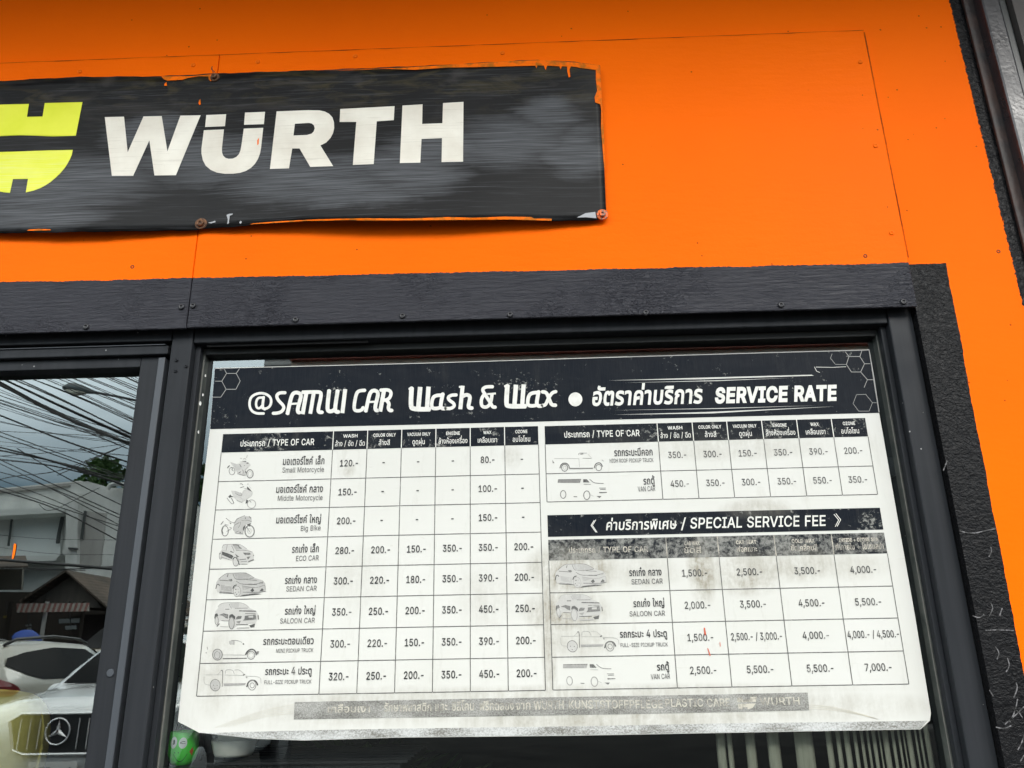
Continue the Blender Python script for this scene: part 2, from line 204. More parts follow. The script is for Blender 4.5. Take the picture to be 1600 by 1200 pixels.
ข|379|190 -7 132 1 89 25 62 64 53 119 53 162 56 193 63 216 84 251 104 279 113 307 106 328 87 334 70 331 51 325 37 369 68 381 101 384 142 375 164 351 171 314 163 272 142 239 123 206 115 164 115 123 118 95 126 74 138 60 153 50 190 44 221 48 243 60 257 81 261 110 261 380 323 380 323 107 315 59 290 23 248 1
ค|426|56 0 56 243 66 305 94 350 142 378 213 387 284 378 333 350 360 305 370 243 370 0 308 0 308 243 302 283 284 312 254 330 212 336 171 330 142 312 124 283 118 243 118 166 120 165 137 188 157 201 220 209 243 209 243 159 220 159 183 156 156 147 137 133 126 116 118 74 118 0
ง|372|119 0 0 380 62 380 165 53 173 53 206 61 233 82 251 108 264 140 273 209 267 260 247 299 216 324 175 332 158 331 144 327 128 377 156 382 179 383 241 373 266 361 288 344 309 317 324 285 332 248 335 207 331 156 318 111 300 73 277 44 227 12 194 3 153 0
จ|369|102 0 102 169 49 169 49 218 161 218 161 50 170 50 199 53 222 64 240 82 253 109 261 145 264 191 261 238 252 275 237 302 215 321 186 332 147 336 84 327 26 300 26 358 81 379 155 387 211 381 256 364 288 335 310 297 322 248 327 191 323 135 310 88 289 50 258 23 215 6 160 0
ฉ|419|184 -7 147 -4 116 7 91 24 72 48 60 80 56 121 56 217 117 217 117 126 122 92 137 66 162 50 198 45 241 53 274 76 294 112 301 157 301 220 298 260 287 291 271 312 249 326 189 336 124 327 62 300 62 358 118 378 196 387 250 382 292 368 324 345 346 313 358 273 363 224 363 0 312 0 309 56 306 56 289 31 262 11 227 -3
ช|381|191 -7 132 1 89 25 62 64 53 119 53 162 56 193 63 216 84 251 104 279 113 307 106 328 87 334 70 331 51 325 37 369 68 381 101 384 142 375 164 351 171 314 163 272 142 239 123 206 115 164 115 123 118 95 126 74 138 60 153 50 191 44 221 48 243 60 257 81 261 110 261 207 258 230 250 247 234 257 212 260 209 260 209 300 212 300 236 303 252 313 267 345 269 380 331 380 322 318 307 295 281 280 281 277 309 261 320 235 323 208 323 107 315 59 290 23 248 1
ซ|386|191 -7 134 1 92 25 66 65 57 120 57 164 60 200 71 227 102 270 121 292 130 312 128 313 110 304 87 300 65 305 46 317 35 338 31 365 31 380 85 380 90 350 107 340 123 343 138 352 151 380 185 380 185 349 184 313 176 284 155 251 137 227 123 203 119 169 119 123 121 95 129 74 141 59 156 50 191 44 223 48 247 60 261 81 266 110 266 207 263 230 254 247 238 257 216 260 213 260 213 300 216 300 241 303 257 313 271 345 273 380 335 380 325 318 310 297 285 282 285 279 307 268 320 251 328 201 328 107 319 59 293 23 250 1
ญ|630|415 -121 357 -115 303 -97 303 -37 355 -59 413 -67 463 -58 482 -46 497 -28 506 -2 509 33 509 51 506 51 489 32 465 15 435 4 399 1 368 4 340 13 316 29 298 53 287 85 283 126 283 250 280 280 270 302 256 318 238 328 194 336 161 332 133 320 115 300 109 273 188 236 182 202 159 199 138 187 125 165 120 134 120 73 127 51 148 44 163 45 175 48 184 3 158 -5 135 -7 97 -1 69 21 61 41 58 66 58 133 63 170 77 196 98 212 125 223 126 225 46 254 46 277 50 306 64 332 86 355 116 372 153 383 195 387 232 384 267 374 298 358 323 333 339 300 345 257 345 131 349 96 364 71 386 57 414 53 441 56 464 67 482 83 496 106 505 133 508 165 508 380 569 380 569 35 565 -13 552 -52 530 -82 499 -103 461 -116
ด|427|186 -7 136 0 99 19 72 50 54 89 45 136 42 187 45 241 54 285 68 319 88 346 113 365 143 378 212 387 263 383 303 371 333 351 354 325 367 292 371 253 371 0 310 0 310 248 305 285 288 313 259 330 214 336 184 333 157 324 135 307 118 280 107 241 103 187 111 114 122 85 139 63 163 49 196 44 215 46 232 50 239 2 213 -5
ต|441|191 -7 139 0 101 20 74 51 56 93 47 142 44 198 47 259 57 307 72 343 94 368 122 382 155 387 197 379 211 368 221 351 223 351 233 368 248 379 291 387 331 381 360 363 379 333 385 290 385 0 323 0 323 289 320 312 311 326 282 336 264 333 252 326 241 294 202 294 197 314 187 327 161 336 137 328 119 303 109 261 105 197 113 115 123 85 140 63 165 49 198 44 221 46 239 49 245 2 220 -5
ถ|417|135 -7 97 -1 69 21 61 41 58 66 58 133 63 170 77 196 98 212 125 223 126 225 46 254 46 277 50 304 64 330 87 353 118 371 157 383 202 387 244 384 282 373 314 356 339 331 356 298 361 256 361 0 300 0 300 250 292 289 271 316 240 331 202 336 163 331 134 318 115 298 109 273 188 236 182 202 159 199 138 190 125 171 120 141 120 73 127 51 149 44 163 45 175 48 184 3 158 -5
ท|422|58 0 58 380 101 380 112 320 115 320 132 348 158 369 193 382 234 387 272 383 305 373 331 355 350 329 362 296 366 254 366 0 304 0 304 250 299 287 284 313 258 330 222 335 192 331 166 320 146 302 132 278 123 251 120 220 120 0
น|425|187 -7 149 -3 117 7 91 25 72 51 60 84 56 126 56 380 118 380 118 130 123 93 139 67 165 50 200 45 243 53 276 76 296 113 302 160 302 380 364 380 364 0 313 0 310 56 307 56 289 31 263 11 229 -3
บ|419|209 -7 139 2 92 31 65 76 56 137 56 380 118 380 118 137 123 96 140 67 168 50 209 44 250 50 278 67 295 96 301 137 301 380 363 380 363 137 354 76 327 31 280 2
ป|420|209 -7 139 2 92 31 65 76 56 137 56 380 118 380 118 137 123 96 140 67 168 50 209 44 250 50 278 67 295 96 301 137 301 517 363 517 363 137 354 76 327 31 280 2
ฝ|452|60 0 60 313 63 339 71 359 102 381 142 387 162 385 183 379 175 332 162 335 150 336 127 328 120 304 120 197 120 152 117 96 120 96 146 147 168 186 205 248 243 248 280 186 300 153 315 124 328 96 331 96 328 152 328 197 328 517 389 517 389 0 334 0 226 182 223 182 114 0
พ|482|97 0 28 380 92 380 119 215 126 163 134 87 136 87 148 141 159 183 169 217 215 380 266 380 313 217 322 183 333 141 345 87 348 87 356 163 363 215 390 380 454 380 385 0 325 0 261 207 251 243 243 292 240 292 234 257 227 230 220 207 157 0
ฟ|473|94 0 28 380 92 380 116 215 119 188 124 140 130 87 134 87 142 127 153 170 166 217 213 380 263 380 310 217 323 170 334 127 342 87 345 87 350 139 354 182 358 215 397 517 458 517 382 0 321 0 258 207 249 241 240 292 237 292 231 257 224 230 218 207 155 0
ภ|418|61 -7 37 -5 13 3 20 46 31 44 43 42 59 49 64 70 64 135 68 172 80 197 99 213 126 223 126 225 46 254 46 277 51 304 65 330 87 353 119 371 157 383 203 387 244 384 282 373 315 356 340 331 357 298 362 256 362 0 300 0 300 250 293 289 272 316 240 331 202 336 164 331 135 318 116 298 110 273 189 236 183 202 160 198 141 186 130 164 126 132 126 65 121 30 107 8 86 -3
ม|426|239 -7 198 -3 163 11 135 32 119 60 116 60 112 0 62 0 62 380 123 380 123 160 126 128 136 100 150 76 171 59 197 49 227 45 262 50 288 67 303 93 308 130 308 380 370 380 370 126 366 84 354 51 335 25 309 7 277 -3
ย|412|202 -6 152 -3 113 8 84 26 64 49 53 78 49 112 59 163 82 191 112 202 112 205 83 219 57 246 47 290 58 336 73 355 94 371 123 381 160 385 195 382 223 374 212 327 192 332 166 334 141 331 123 321 113 305 110 285 113 264 122 248 153 231 193 227 206 227 206 182 193 182 157 178 131 167 117 147 112 117 120 80 131 66 147 54 171 47 202 44 234 47 258 54 275 66 286 82 294 126 294 380 356 380 356 130 346 68 319 26 271 2
ร|338|163 -7 87 1 28 20 46 70 79 58 120 48 164 44 198 48 225 58 244 75 250 98 241 126 214 147 168 166 94 195 67 212 48 233 36 257 33 287 36 315 48 339 68 359 97 374 134 384 181 387 244 381 290 365 290 313 260 324 222 333 179 336 139 333 113 322 99 307 94 290 103 264 133 244 190 222 251 196 276 180 295 160 307 135 311 104 308 76 297 50 278 27 250 9 212 -3
ล|396|279 0 279 253 274 292 258 317 231 332 190 336 124 327 64 301 64 359 118 378 196 387 259 379 304 355 320 337 331 314 340 257 340 0;160 -7 106 0 66 21 42 55 34 102 44 153 76 191 131 215 212 227 291 232 291 181 221 176 161 168 123 154 103 133 96 103 101 76 116 58 140 47 171 43 193 45 212 49 221 3 192 -5
ว|341|132 -7 80 -1 26 19 46 67 80 51 126 44 171 54 206 82 227 128 234 191 227 253 205 299 168 326 114 336 69 331 29 316 29 368 73 383 121 387 178 381 223 362 256 333 279 294 293 247 298 191 287 109 256 46 205 6
ศ|436|56 0 56 243 66 305 94 350 142 378 213 387 279 378 304 365 323 346 345 330 359 307 367 277 370 243 370 0 308 0 308 243 302 283 284 312 254 330 213 336 172 330 142 312 124 283 118 243 118 166 120 165 137 188 158 201 220 209 243 209 243 159 220 159 183 156 156 147 137 133 126 116 118 74 118 0;323 327 288 359 322 373 334 387 338 405 399 405 388 367 361 341
ษ|444|214 -7 163 -3 122 10 92 32 72 61 60 97 56 141 56 380 118 380 118 140 124 98 141 68 171 50 214 44 258 50 288 68 305 98 311 140 311 380 372 380 372 141 368 97 357 61 336 32 307 10 266 -3;257 157 210 165 187 188 180 217 182 239 190 257 240 248 237 240 236 228 241 212 259 204 417 204 417 157
ส|397|279 0 279 253 274 292 258 317 231 332 190 336 124 327 64 301 64 359 118 378 196 387 258 379 281 367 297 348 317 334 330 313 340 257 340 0;160 -7 106 0 66 21 42 55 34 102 44 153 76 191 131 215 212 227 291 232 291 181 221 176 161 168 123 154 103 133 96 103 101 76 116 58 140 47 171 43 193 45 212 49 221 3 192 -5;295 327 260 359 294 373 306 387 310 405 370 405 360 367 333 341
ห|407|62 0 62 380 123 380 123 216 126 216 284 380 356 380 356 378 123 143 123 0;298 0 298 134 291 170 273 198 239 215 190 221 226 266 266 262 299 250 325 231 344 205 355 173 359 135 359 0
อ|398|191 -7 125 3 79 32 51 83 42 155 43 186 45 218 191 218 191 169 103 169 103 155 106 116 113 87 125 66 142 53 189 43 218 46 243 55 264 71 279 98 288 136 291 187 288 234 280 271 266 300 244 320 214 332 175 336 132 332 92 321 54 302 54 360 88 373 132 383 183 387 238 381 282 362 315 333 337 293 350 244 354 187 350 131 338 83 318 44 287 16 245 -1
ะ|234|106 239 60 247 35 269 27 298 30 320 38 338 90 330 87 320 85 308 90 293 108 287 207 287 207 239;106 44 60 53 35 75 27 104 30 126 38 144 90 136 87 126 85 114 90 99 108 93 207 93 207 44
ั|0|-150 440 -196 449 -222 470 -230 498 -226 520 -218 540 -166 531 -169 522 -171 510 -165 494 -146 488 29 488 29 440
า|282|164 0 164 270 160 299 148 320 127 332 96 336 49 329 7 311 7 366 46 380 107 387 170 377 193 363 211 342 222 314 225 279 225 0
ำ|282|164 0 164 270 160 299 148 320 127 332 96 336 49 329 7 311 7 366 46 380 107 387 170 377 193 363 211 342 222 314 225 279 225 0;-111 424 -142 428 -166 440 -181 460 -186 486 -181 513 -166 533 -142 545 -111 549 -80 545 -55 533 -40 513 -35 486 -40 460 -55 440 -80 428;-111 456 -86 465 -77 486 -86 508 -111 516 -136 508 -144 486 -136 465
ิ|0|-356 440 -356 467 -306 490 -62 490 -62 440
ี|0|-356 440 -356 467 -306 490 -62 490 -62 440;-119 467 -119 546 -61 546 -61 467
ื|0|-356 440 -356 467 -306 490 -62 490 -62 440;-214 467 -214 546 -162 546 -162 467;-112 467 -112 546 -62 546 -62 467
ุ|0|-117 -181 -117 -107 -121 -94 -132 -90 -140 -91 -147 -93 -152 -51 -129 -46 -110 -44 -89 -47 -74 -56 -65 -69 -62 -87 -62 -181
ู|0|-152 -184 -191 -179 -219 -166 -237 -145 -243 -116 -243 -104 -249 -90 -265 -90 -269 -49 -250 -45 -236 -44 -214 -47 -200 -55 -192 -69 -189 -87 -189 -110 -181 -132 -170 -139 -153 -141 -135 -139 -124 -132 -116 -110 -116 -46 -62 -46 -62 -114 -67 -144 -85 -166 -113 -179
เ|205|142 -7 106 -1 78 21 69 41 67 66 67 380 128 380 128 74 135 51 157 44 171 45 184 49 192 3 166 -5
แ|394|142 -7 106 -1 78 21 69 41 67 66 67 380 128 380 128 74 135 51 157 44 171 45 184 49 192 3 166 -5;331 -7 295 -1 267 21 259 41 256 66 256 380 318 380 318 74 325 51 347 44 360 45 373 49 381 3 356 -5
โ|214|76 311 76 447 71 482 57 506 34 520 6 524 6 551 58 573 243 573 243 524 102 524 101 521 127 490 135 466 138 435 138 311;152 -7 116 -1 87 21 79 41 76 66 76 380 138 380 138 74 145 51 167 44 180 45 193 49 202 3 176 -5
ใ|200|136 -7 99 -1 71 21 62 41 60 66 60 337 63 369 75 393 97 422 123 458 131 488 128 506 119 518 104 526 82 528 43 522 13 510 13 562 43 573 89 578 131 573 163 558 184 532 191 495 181 447 157 409 137 384 125 363 121 336 121 74 128 51 150 44 164 45 177 49 185 3 160 -5
ไ|211|76 311 76 435 81 477 94 504 112 521 112 524 -9 524 7 573 202 573 202 524 178 520 157 508 143 484 138 447 138 311;152 -7 116 -1 87 21 79 41 76 66 76 380 138 380 138 74 145 51 167 44 180 45 193 49 202 3 176 -5
็|0|-134 430 -167 438 -189 462 -223 432 -258 437 -286 452 -304 476 -310 509 -307 533 -299 553 -270 578 -231 587 -69 587 -69 545 -222 545 -249 536 -258 524 -261 506 -253 482 -243 475 -227 473 -189 508 -175 508 -164 482 -154 474 -140 471 -120 479 -114 499 -114 508 -69 508 -69 498 -73 468 -86 447 -107 434
่|0|-123 440 -123 587 -62 587 -62 440
้|0|-255 440 -255 471 -227 479 -202 493 -193 514 -198 528 -214 534 -229 531 -241 526 -255 564 -224 579 -197 583 -172 579 -154 567 -142 550 -138 528 -148 495 -171 472 -178 489 -40 489 -40 440
๋|0|-166 440 -166 587 -114 587 -114 440;-219 490 -219 535 -61 535 -61 490
์|0|-175 420 -183 440 -187 464 -180 491 -158 512 -114 521 -19 521 -19 473 -98 473 -120 468 -128 450 -127 440 -122 429
'''
# ------------------------------------------------------------------ flat fills: glyphs, strokes, traced shapes
def wind(p, cs):
    n = 0
    for c in cs:
        m = len(c)
        for i in range(m):
            x0, y0 = c[i]; x1, y1 = c[(i+1) % m]
            if (y0 <= p[1]) != (y1 <= p[1]):
                t = (p[1]-y0)/(y1-y0)
                if x0+t*(x1-x0) > p[0]: n += 1 if y1 > y0 else -1
    return n
def fill(cs, eps=1e-5):
    vs = []; es = []
    for c in cs:
        b = len(vs); n = len(c)
        vs += [Vector(p) for p in c]; es += [(b+i, b+(i+1) % n) for i in range(n)]
    ov, oe, of, _, _, _ = delaunay_2d_cdt(vs, es, [], 0, eps)
    tri = []
    for f in of:
        c = sum((ov[i] for i in f), Vector((0, 0)))/len(f)
        if wind(c, cs): tri.append(tuple(f))
    return [(v.x, v.y) for v in ov], tri
def area(c): return sum(c[i][0]*c[(i+1) % len(c)][1]-c[(i+1) % len(c)][0]*c[i][1] for i in range(len(c)))/2
def ccw(c): return c if area(c) > 0 else c[::-1]
def stroke(pts, wd, closed=False):
    """outline pieces (all ccw) of a polyline of width wd"""
    out = []; n = len(pts); h = wd/2
    segs = n if closed else n-1
    for i in range(segs):
        (x0, y0), (x1, y1) = pts[i], pts[(i+1) % n]
        L = math.hypot(x1-x0, y1-y0)
        if L < 1e-9: continue
        nx, ny = -(y1-y0)/L*h, (x1-x0)/L*h
        out.append(ccw([(x0+nx, y0+ny), (x1+nx, y1+ny), (x1-nx, y1-ny), (x0-nx, y0-ny)]))
    for i in range(n) if closed else range(1, n-1):
        x, y = pts[i]; out.append([(x+h*math.cos(k*math.pi/4+.13), y+h*math.sin(k*math.pi/4+.13)) for k in range(8)])
    return out
def smooth_line(pts, it=2, closed=False):
    for _ in range(it):
        q = []; n = len(pts)
        for i in range(n if closed else n-1):
            a = pts[i]; b = pts[(i+1) % n]
            q += [(a[0]*.75+b[0]*.25, a[1]*.75+b[1]*.25), (a[0]*.25+b[0]*.75, a[1]*.25+b[1]*.75)]
        pts = q if closed else [pts[0]]+q+[pts[-1]]
    return pts
def ell(cx, cy, rx, ry, n=20): return [(cx+rx*math.cos(2*math.pi*k/n), cy+ry*math.sin(2*math.pi*k/n)) for k in range(n)]
GL = {}
for _ln in GLYPHS.strip('\n').split('\n'):
    _c = _ln[0]; _a, _s = _ln[2:].split('|')
    GL[_c] = (int(_a)/1000, [[(int(t[i])/1000, int(t[i+1])/1000) for i in range(0, len(t), 2)] for t in (q.split(' ') for q in _s.split(';'))])
def embolden(c, d):
    n = len(c); out = []
    for i in range(n):
        ax, ay = c[i-1]; bx, by = c[i]; cx, cy = c[(i+1) % n]
        def nrm(x, y):
            L = math.hypot(x, y) or 1; return (y/L, -x/L)
        n1 = nrm(bx-ax, by-ay); n2 = nrm(cx-bx, cy-by)
        mx, my = n1[0]+n2[0], n1[1]+n2[1]; q = mx*mx+my*my
        k = min(2*d/q, 2.2*d) if q > .05 else d
        out.append((bx-mx*k*SGN, by-my*k*SGN))
    return out
# glyph outlines run clockwise or counter-clockwise for solid parts: find which from the letter I
SGN = -1 if area(GL['I'][1][0]) > 0 else 1
_cache = {}
def glyph(c, bold):
    k = (c, bold)
    if k not in _cache:
        cs = GL[c][1]
        if bold: cs = [embolden(q, bold) for q in cs]
        _cache[k] = fill(cs)
    return _cache[k]
UPPER = 'ิีึืั็'; TONE = '่้๊๋์'
def layout(s, bold=0.0, track=0.0):
    out = []; x = 0.0; prev = ''
    for c in s:
        if c == ' ': x += 0.24; prev = c; continue
        vs, fs = glyph(c, bold)
        dy = 0.15 if (c in TONE and prev in UPPER) else 0.0
        out.append(([(a+x, b+dy) for a, b in vs], fs))
        adv = GL[c][0]
        if adv > 0.01: x += adv + track + bold
        prev = c
    xs = [a for v, _ in out for a, _ in v]
    return out, min(xs), max(xs)
LAYER = [0]
def text(mb, s, x0, x1, z0, z1, cap, y, bold=0.0, shear=0.0, mi=0, track=0.0):
    """set s between x0 and x1 on a baseline that runs from z0 to z1; cap: capital height in metres"""
    gl, a, b = layout(s, bold, track); k = cap/0.509; sx = (x1-x0)/(b-a)
    for vs, fs in gl:
        mb.add([(x0+(p-a)*sx+shear*q*k, y, z0+(z1-z0)*(p-a)/(b-a)+q*k) for p, q in vs], fs, mi)
def tpx(mb, s, l, r, base, base2, cap, y, **kw):
    """the same, measured on the photo: left and right pixel, baselines at both, capital height in pixels"""
    a = U(l, base, y); b = U(r, base2, y); c = U((l+r)/2, (base+base2)/2, y); d = U((l+r)/2, (base+base2)/2-cap, y)
    text(mb, s, a.x, b.x, a.z, b.z, d.z-c.z, y, **kw)
def shape(mb, cs, tf, y, mi=0):
    """fill photo-pixel contours on plane y; tf: function pixel->pixel"""
    q = []
    for c in cs:
        q.append([(lambda p: (p.x, p.z))(U(*tf(a, b), y)) for a, b in c])
    vs, fs = fill([ccw(c) for c in q], 1e-6)
    mb.add([(a, y, b) for a, b in vs], fs, mi)
def zt(ox, oy, k): return lambda a, b: (ox+a/k, oy+b/k)

# ------------------------------------------------------------------ materials
def mat(name, col, rough=0.5, metal=0.0, spec=0.5, build=None, coat=0.0):
    m = bpy.data.materials.new(name); m.use_nodes = True
    b = m.node_tree.nodes['Principled BSDF']
    b.inputs['Base Color'].default_value = (*col, 1); b.inputs['Roughness'].default_value = rough
    b.inputs['Metallic'].default_value = metal; b.inputs['Specular IOR Level'].default_value = spec
    if coat: b.inputs['Coat Weight'].default_value = coat; b.inputs['Coat Roughness'].default_value = 0.05
    if build: build(NB(m.node_tree, b))
    return m
class NB:
    """small node helper"""
    def __init__(s, t, b): s.t = t; s.b = b
    def n(s, ty, **k):
        q = s.t.nodes.new(ty)
        for a, v in k.items(): setattr(q, a, v)
        return q
    def link(s, a, b): s.t.links.new(a, b)
    def val(s, sock, v):
        if hasattr(v, 'node'): s.link(v, sock)
        else: sock.default_value = v
    def pos(s): return s.n('ShaderNodeNewGeometry').outputs['Position']
    def objc(s): return s.n('ShaderNodeTexCoord').outputs['Object']
    def xyz(s, v=None):
        q = s.n('ShaderNodeSeparateXYZ'); s.link(v or s.pos(), q.inputs[0]); return q.outputs
    def scale(s, sc, loc=(0, 0, 0), rot=(0, 0, 0), v=None):
        q = s.n('ShaderNodeMapping'); q.inputs['Scale'].default_value = sc; q.inputs['Location'].default_value = loc; q.inputs['Rotation'].default_value = rot
        s.link(v or s.pos(), q.inputs[0]); return q.outputs[0]
    def noise(s, scale=5, detail=4, rough=.55, v=None, dist=0):
        q = s.n('ShaderNodeTexNoise'); q.inputs['Scale'].default_value = scale; q.inputs['Detail'].default_value = detail
        q.inputs['Roughness'].default_value = rough; q.inputs['Distortion'].default_value = dist; s.link(v or s.pos(), q.inputs['Vector']); return q.outputs['Fac']
    def vor(s, scale=5, v=None, feature='F1'):
        q = s.n('ShaderNodeTexVoronoi'); q.feature = feature; q.inputs['Scale'].default_value = scale; s.link(v or s.pos(), q.inputs['Vector']); return q.outputs['Distance']
    def math(s, op, a, b=0.0, c=0.0, clamp=False):
        q = s.n('ShaderNodeMath', operation=op); q.use_clamp = clamp
        for i, v in enumerate((a, b, c)): s.val(q.inputs[i], v)
        return q.outputs[0]
    def rng(s, v, a, b, c=0.0, d=1.0, smooth=False):
        q = s.n('ShaderNodeMapRange'); q.inputs[1].default_value = a; q.inputs[2].default_value = b; q.inputs[3].default_value = c; q.inputs[4].default_value = d
        if smooth: q.interpolation_type = 'SMOOTHSTEP'
        s.val(q.inputs[0], v); return q.outputs[0]
    def mix(s, f, a, b):
        q = s.n('ShaderNodeMixRGB'); s.val(q.inputs[0], f)
        for i, v in ((1, a), (2, b)): s.val(q.inputs[i], (*v, 1) if isinstance(v, tuple) else v)
        return q.outputs[0]
    def col(s, v): s.val(s.b.inputs['Base Color'], v)
    def rough(s, v): s.val(s.b.inputs['Roughness'], v)
    def bump(s, h, strength=.3, dist=.002):
        q = s.n('ShaderNodeBump'); q.inputs['Strength'].default_value = strength; q.inputs['Distance'].default_value = dist
        s.val(q.inputs['Height'], h); s.link(q.outputs[0], s.b.inputs['Normal'])
    def blob(s, cx, cz, rx, rz, warp=0.0):
        """soft spot round (cx, cz) on the wall: 1 in the middle, 0 outside"""
        x = s.xyz()
        px_, pz_ = x[0], x[2]
        if warp:
            px_ = s.math('MULTIPLY_ADD', s.noise(1.0, 4, .6, v=s.scale((7, 1, 40))), .22*warp, s.math('SUBTRACT', px_, .11*warp))
            pz_ = s.math('MULTIPLY_ADD', s.noise(1.0, 4, .6, v=s.scale((9, 1, 14), (4, 0, 9))), .09*warp, s.math('SUBTRACT', pz_, .045*warp))
        a = s.math('DIVIDE', s.math('SUBTRACT', px_, cx), rx); b = s.math('DIVIDE', s.math('SUBTRACT', pz_, cz), rz)
        r = s.math('ADD', s.math('MULTIPLY', a, a), s.math('MULTIPLY', b, b))
        return s.rng(r, 0.0, 1.0, 1.0, 0.0, True)

# ------------------------------------------------------------------ depths of the shop front (y; the street is towards -y)
WY, BY, FY, DY = -0.054, -0.061, -0.040, -0.024      # plaster face, cladding face, frame face, door face
ORANGE = (0.97, 0.146, 0.0008); BLACK = (0.012, 0.012, 0.014)
HX0 = U(0, 441, BY); HX1 = U(1418, 411, BY)
def paint_line(nb, x):      # height of the orange/black paint edge on the cladding
    k = (HX1.z-HX0.z)/(HX1.x-HX0.x)
    z = nb.math('MULTIPLY_ADD', x, k, HX0.z-k*HX0.x)
    w1 = nb.math('MULTIPLY_ADD', nb.noise(9, 3), 0.007, -0.0035); w2 = nb.math('MULTIPLY_ADD', nb.noise(160, 2), 0.004, -0.002)
    return nb.math('ADD', z, nb.math('ADD', w1, w2))
def orange_tone(nb):
    sp = nb.math('LESS_THAN', nb.vor(34), 0.055)
    sp = nb.math('MULTIPLY', sp, nb.math('GREATER_THAN', nb.noise(7, 2), 0.56))
    a = nb.mix(nb.rng(nb.noise(3, 5), .3, .7), ORANGE, (0.92, 0.132, 0.0008))
    return nb.mix(nb.math('MULTIPLY', sp, .75), a, (0.20, 0.028, 0.003))
def black_tone(nb):
    a = nb.mix(nb.rng(nb.noise(14, 5), .3, .75), BLACK, (0.019, 0.019, 0.021))
    scr = nb.math('GREATER_THAN', nb.noise(1.0, 2, v=nb.scale((60, 1, 900))), 0.76)
    return nb.mix(nb.math('MULTIPLY', scr, .25), a, (0.16, 0.16, 0.17))
def build_cladding(nb):
    x = nb.xyz(); f = nb.math('LESS_THAN', x[2], paint_line(nb, x[0]))
    nb.col(nb.mix(f, orange_tone(nb), nb.mix(.5, black_tone(nb), (.048, .049, .062))))
    nb.link(nb.mix(f, (.03, .03, .03), (.16, .16, .16)), nb.b.inputs['Specular IOR Level'])
    nb.rough(nb.mix(f, (.42, .42, .42), (.36, .36, .36)))
    brush = nb.noise(1.0, 4, .6, v=nb.scale((28, 1, 260)), dist=.6)
    wr = nb.noise(1.0, 2, .5, v=nb.scale((45, 1, 120)), dist=3.2); gate = nb.rng(nb.noise(6.5, 3), .48, .66)
    fine = nb.noise(240, 3)
    hb = nb.math('ADD', nb.math('MULTIPLY', brush, .95), nb.math('MULTIPLY', nb.math('MULTIPLY', nb.rng(wr, .50, .60), gate), .65))
    hb = nb.math('ADD', hb, nb.math('MULTIPLY', fine, .12))
    ho = nb.math('ADD', nb.math('MULTIPLY', nb.noise(1.0, 4, v=nb.scale((22, 1, 90))), .26), nb.math('MULTIPLY', fine, .10))
    q = nb.n('ShaderNodeMixRGB'); nb.link(f, q.inputs[0]); nb.link(ho, q.inputs[1]); nb.link(hb, q.inputs[2])
    nb.bump(q.outputs[0], .7, .0042)
m_clad = mat('orange_and_black_painted_board', ORANGE, .45, spec=.03, build=build_cladding)
PX0 = U(1478, 415, WY); PX1 = U(1590, 1000, WY); PZT = U(1450, 413, WY).z; CX = U(1535, 200, WY)
def build_plaster(nb):
    x = nb.xyz(); k = (PX1.x-PX0.x)/(PX1.z-PX0.z)
    xe = nb.math('MULTIPLY_ADD', x[2], k, PX0.x-k*PX0.z)
    wob = nb.math('ADD', nb.math('MULTIPLY_ADD', nb.noise(8, 3), .007, -.0035), nb.math('MULTIPLY_ADD', nb.noise(90, 2), .003, -.0015))
    xe = nb.math('ADD', xe, wob)
    f = nb.math('MULTIPLY', nb.math('LESS_THAN', x[0], xe), nb.math('LESS_THAN', x[2], nb.math('ADD', PZT, wob)))
    sm = nb.math('GREATER_THAN', nb.math('ADD', x[0], nb.math('MULTIPLY_ADD', nb.noise(1.0, 4, .75, v=nb.scale((240, 1, 110))), .011, -.0055)), CX.x-.004)
    f = nb.math('MAXIMUM', f, sm)
    scr = nb.math('MULTIPLY', nb.math('GREATER_THAN', nb.noise(1.0, 5, .7, v=nb.scale((70, 1, 60)), dist=1.4), .70), nb.rng(x[2], 1.42, 1.75, 1.0, .12))
    bl = nb.mix(nb.math('MULTIPLY', scr, .55), black_tone(nb), (.22, .21, .22))
    nb.col(nb.mix(f, orange_tone(nb), nb.mix(.55, bl, (.004, .004, .004))))
    nb.link(nb.mix(f, (.03, .03, .03), (.09, .09, .09)), nb.b.inputs['Specular IOR Level'])
    nb.rough(nb.mix(f, (.5, .5, .5), (.27, .27, .27)))
    ru = nb.math('ADD', nb.math('MULTIPLY', nb.noise(120, 3, .6, dist=1.2), .9), nb.math('MULTIPLY', nb.noise(1.0, 3, v=nb.scale((45, 1, 90)), dist=2.0), .6))
    ro = nb.math('ADD', nb.math('MULTIPLY', nb.noise(1.0, 3, v=nb.scale((22, 1, 60))), .18), nb.math('MULTIPLY', nb.noise(170, 3), .05))
    q = nb.n('ShaderNodeMixRGB'); nb.link(f, q.inputs[0]); nb.link(ro, q.inputs[1]); nb.link(ru, q.inputs[2])
    nb.bump(q.outputs[0], .6, .0040)
m_plaster = mat('orange_painted_plaster', ORANGE, .5, spec=.03, build=build_plaster)
def build_alu(nb):
    a = nb.mix(nb.rng(nb.noise(1.0, 4, v=nb.scale((70, 70, 3))), .3, .7), (.019, .021, .024), (.027, .029, .033))
    sp = nb.math('LESS_THAN', nb.vor(55), .07); sp = nb.math('MULTIPLY', sp, nb.math('GREATER_THAN', nb.noise(11, 2), .6))
    nb.col(nb.mix(sp, a, (.24, .24, .24)))
    nb.rough(nb.rng(nb.noise(20, 4), .3, .7, .34, .52))
    nb.bump(nb.noise(1.0, 3, v=nb.scale((130, 130, 9))), .12, .001)
m_alu = mat('dark_grey_painted_aluminium', (.06, .065, .072), .42, spec=.09, build=build_alu)
m_alu_lt = mat('grey_aluminium_edge', (.055, .062, .072), .4, spec=.3)
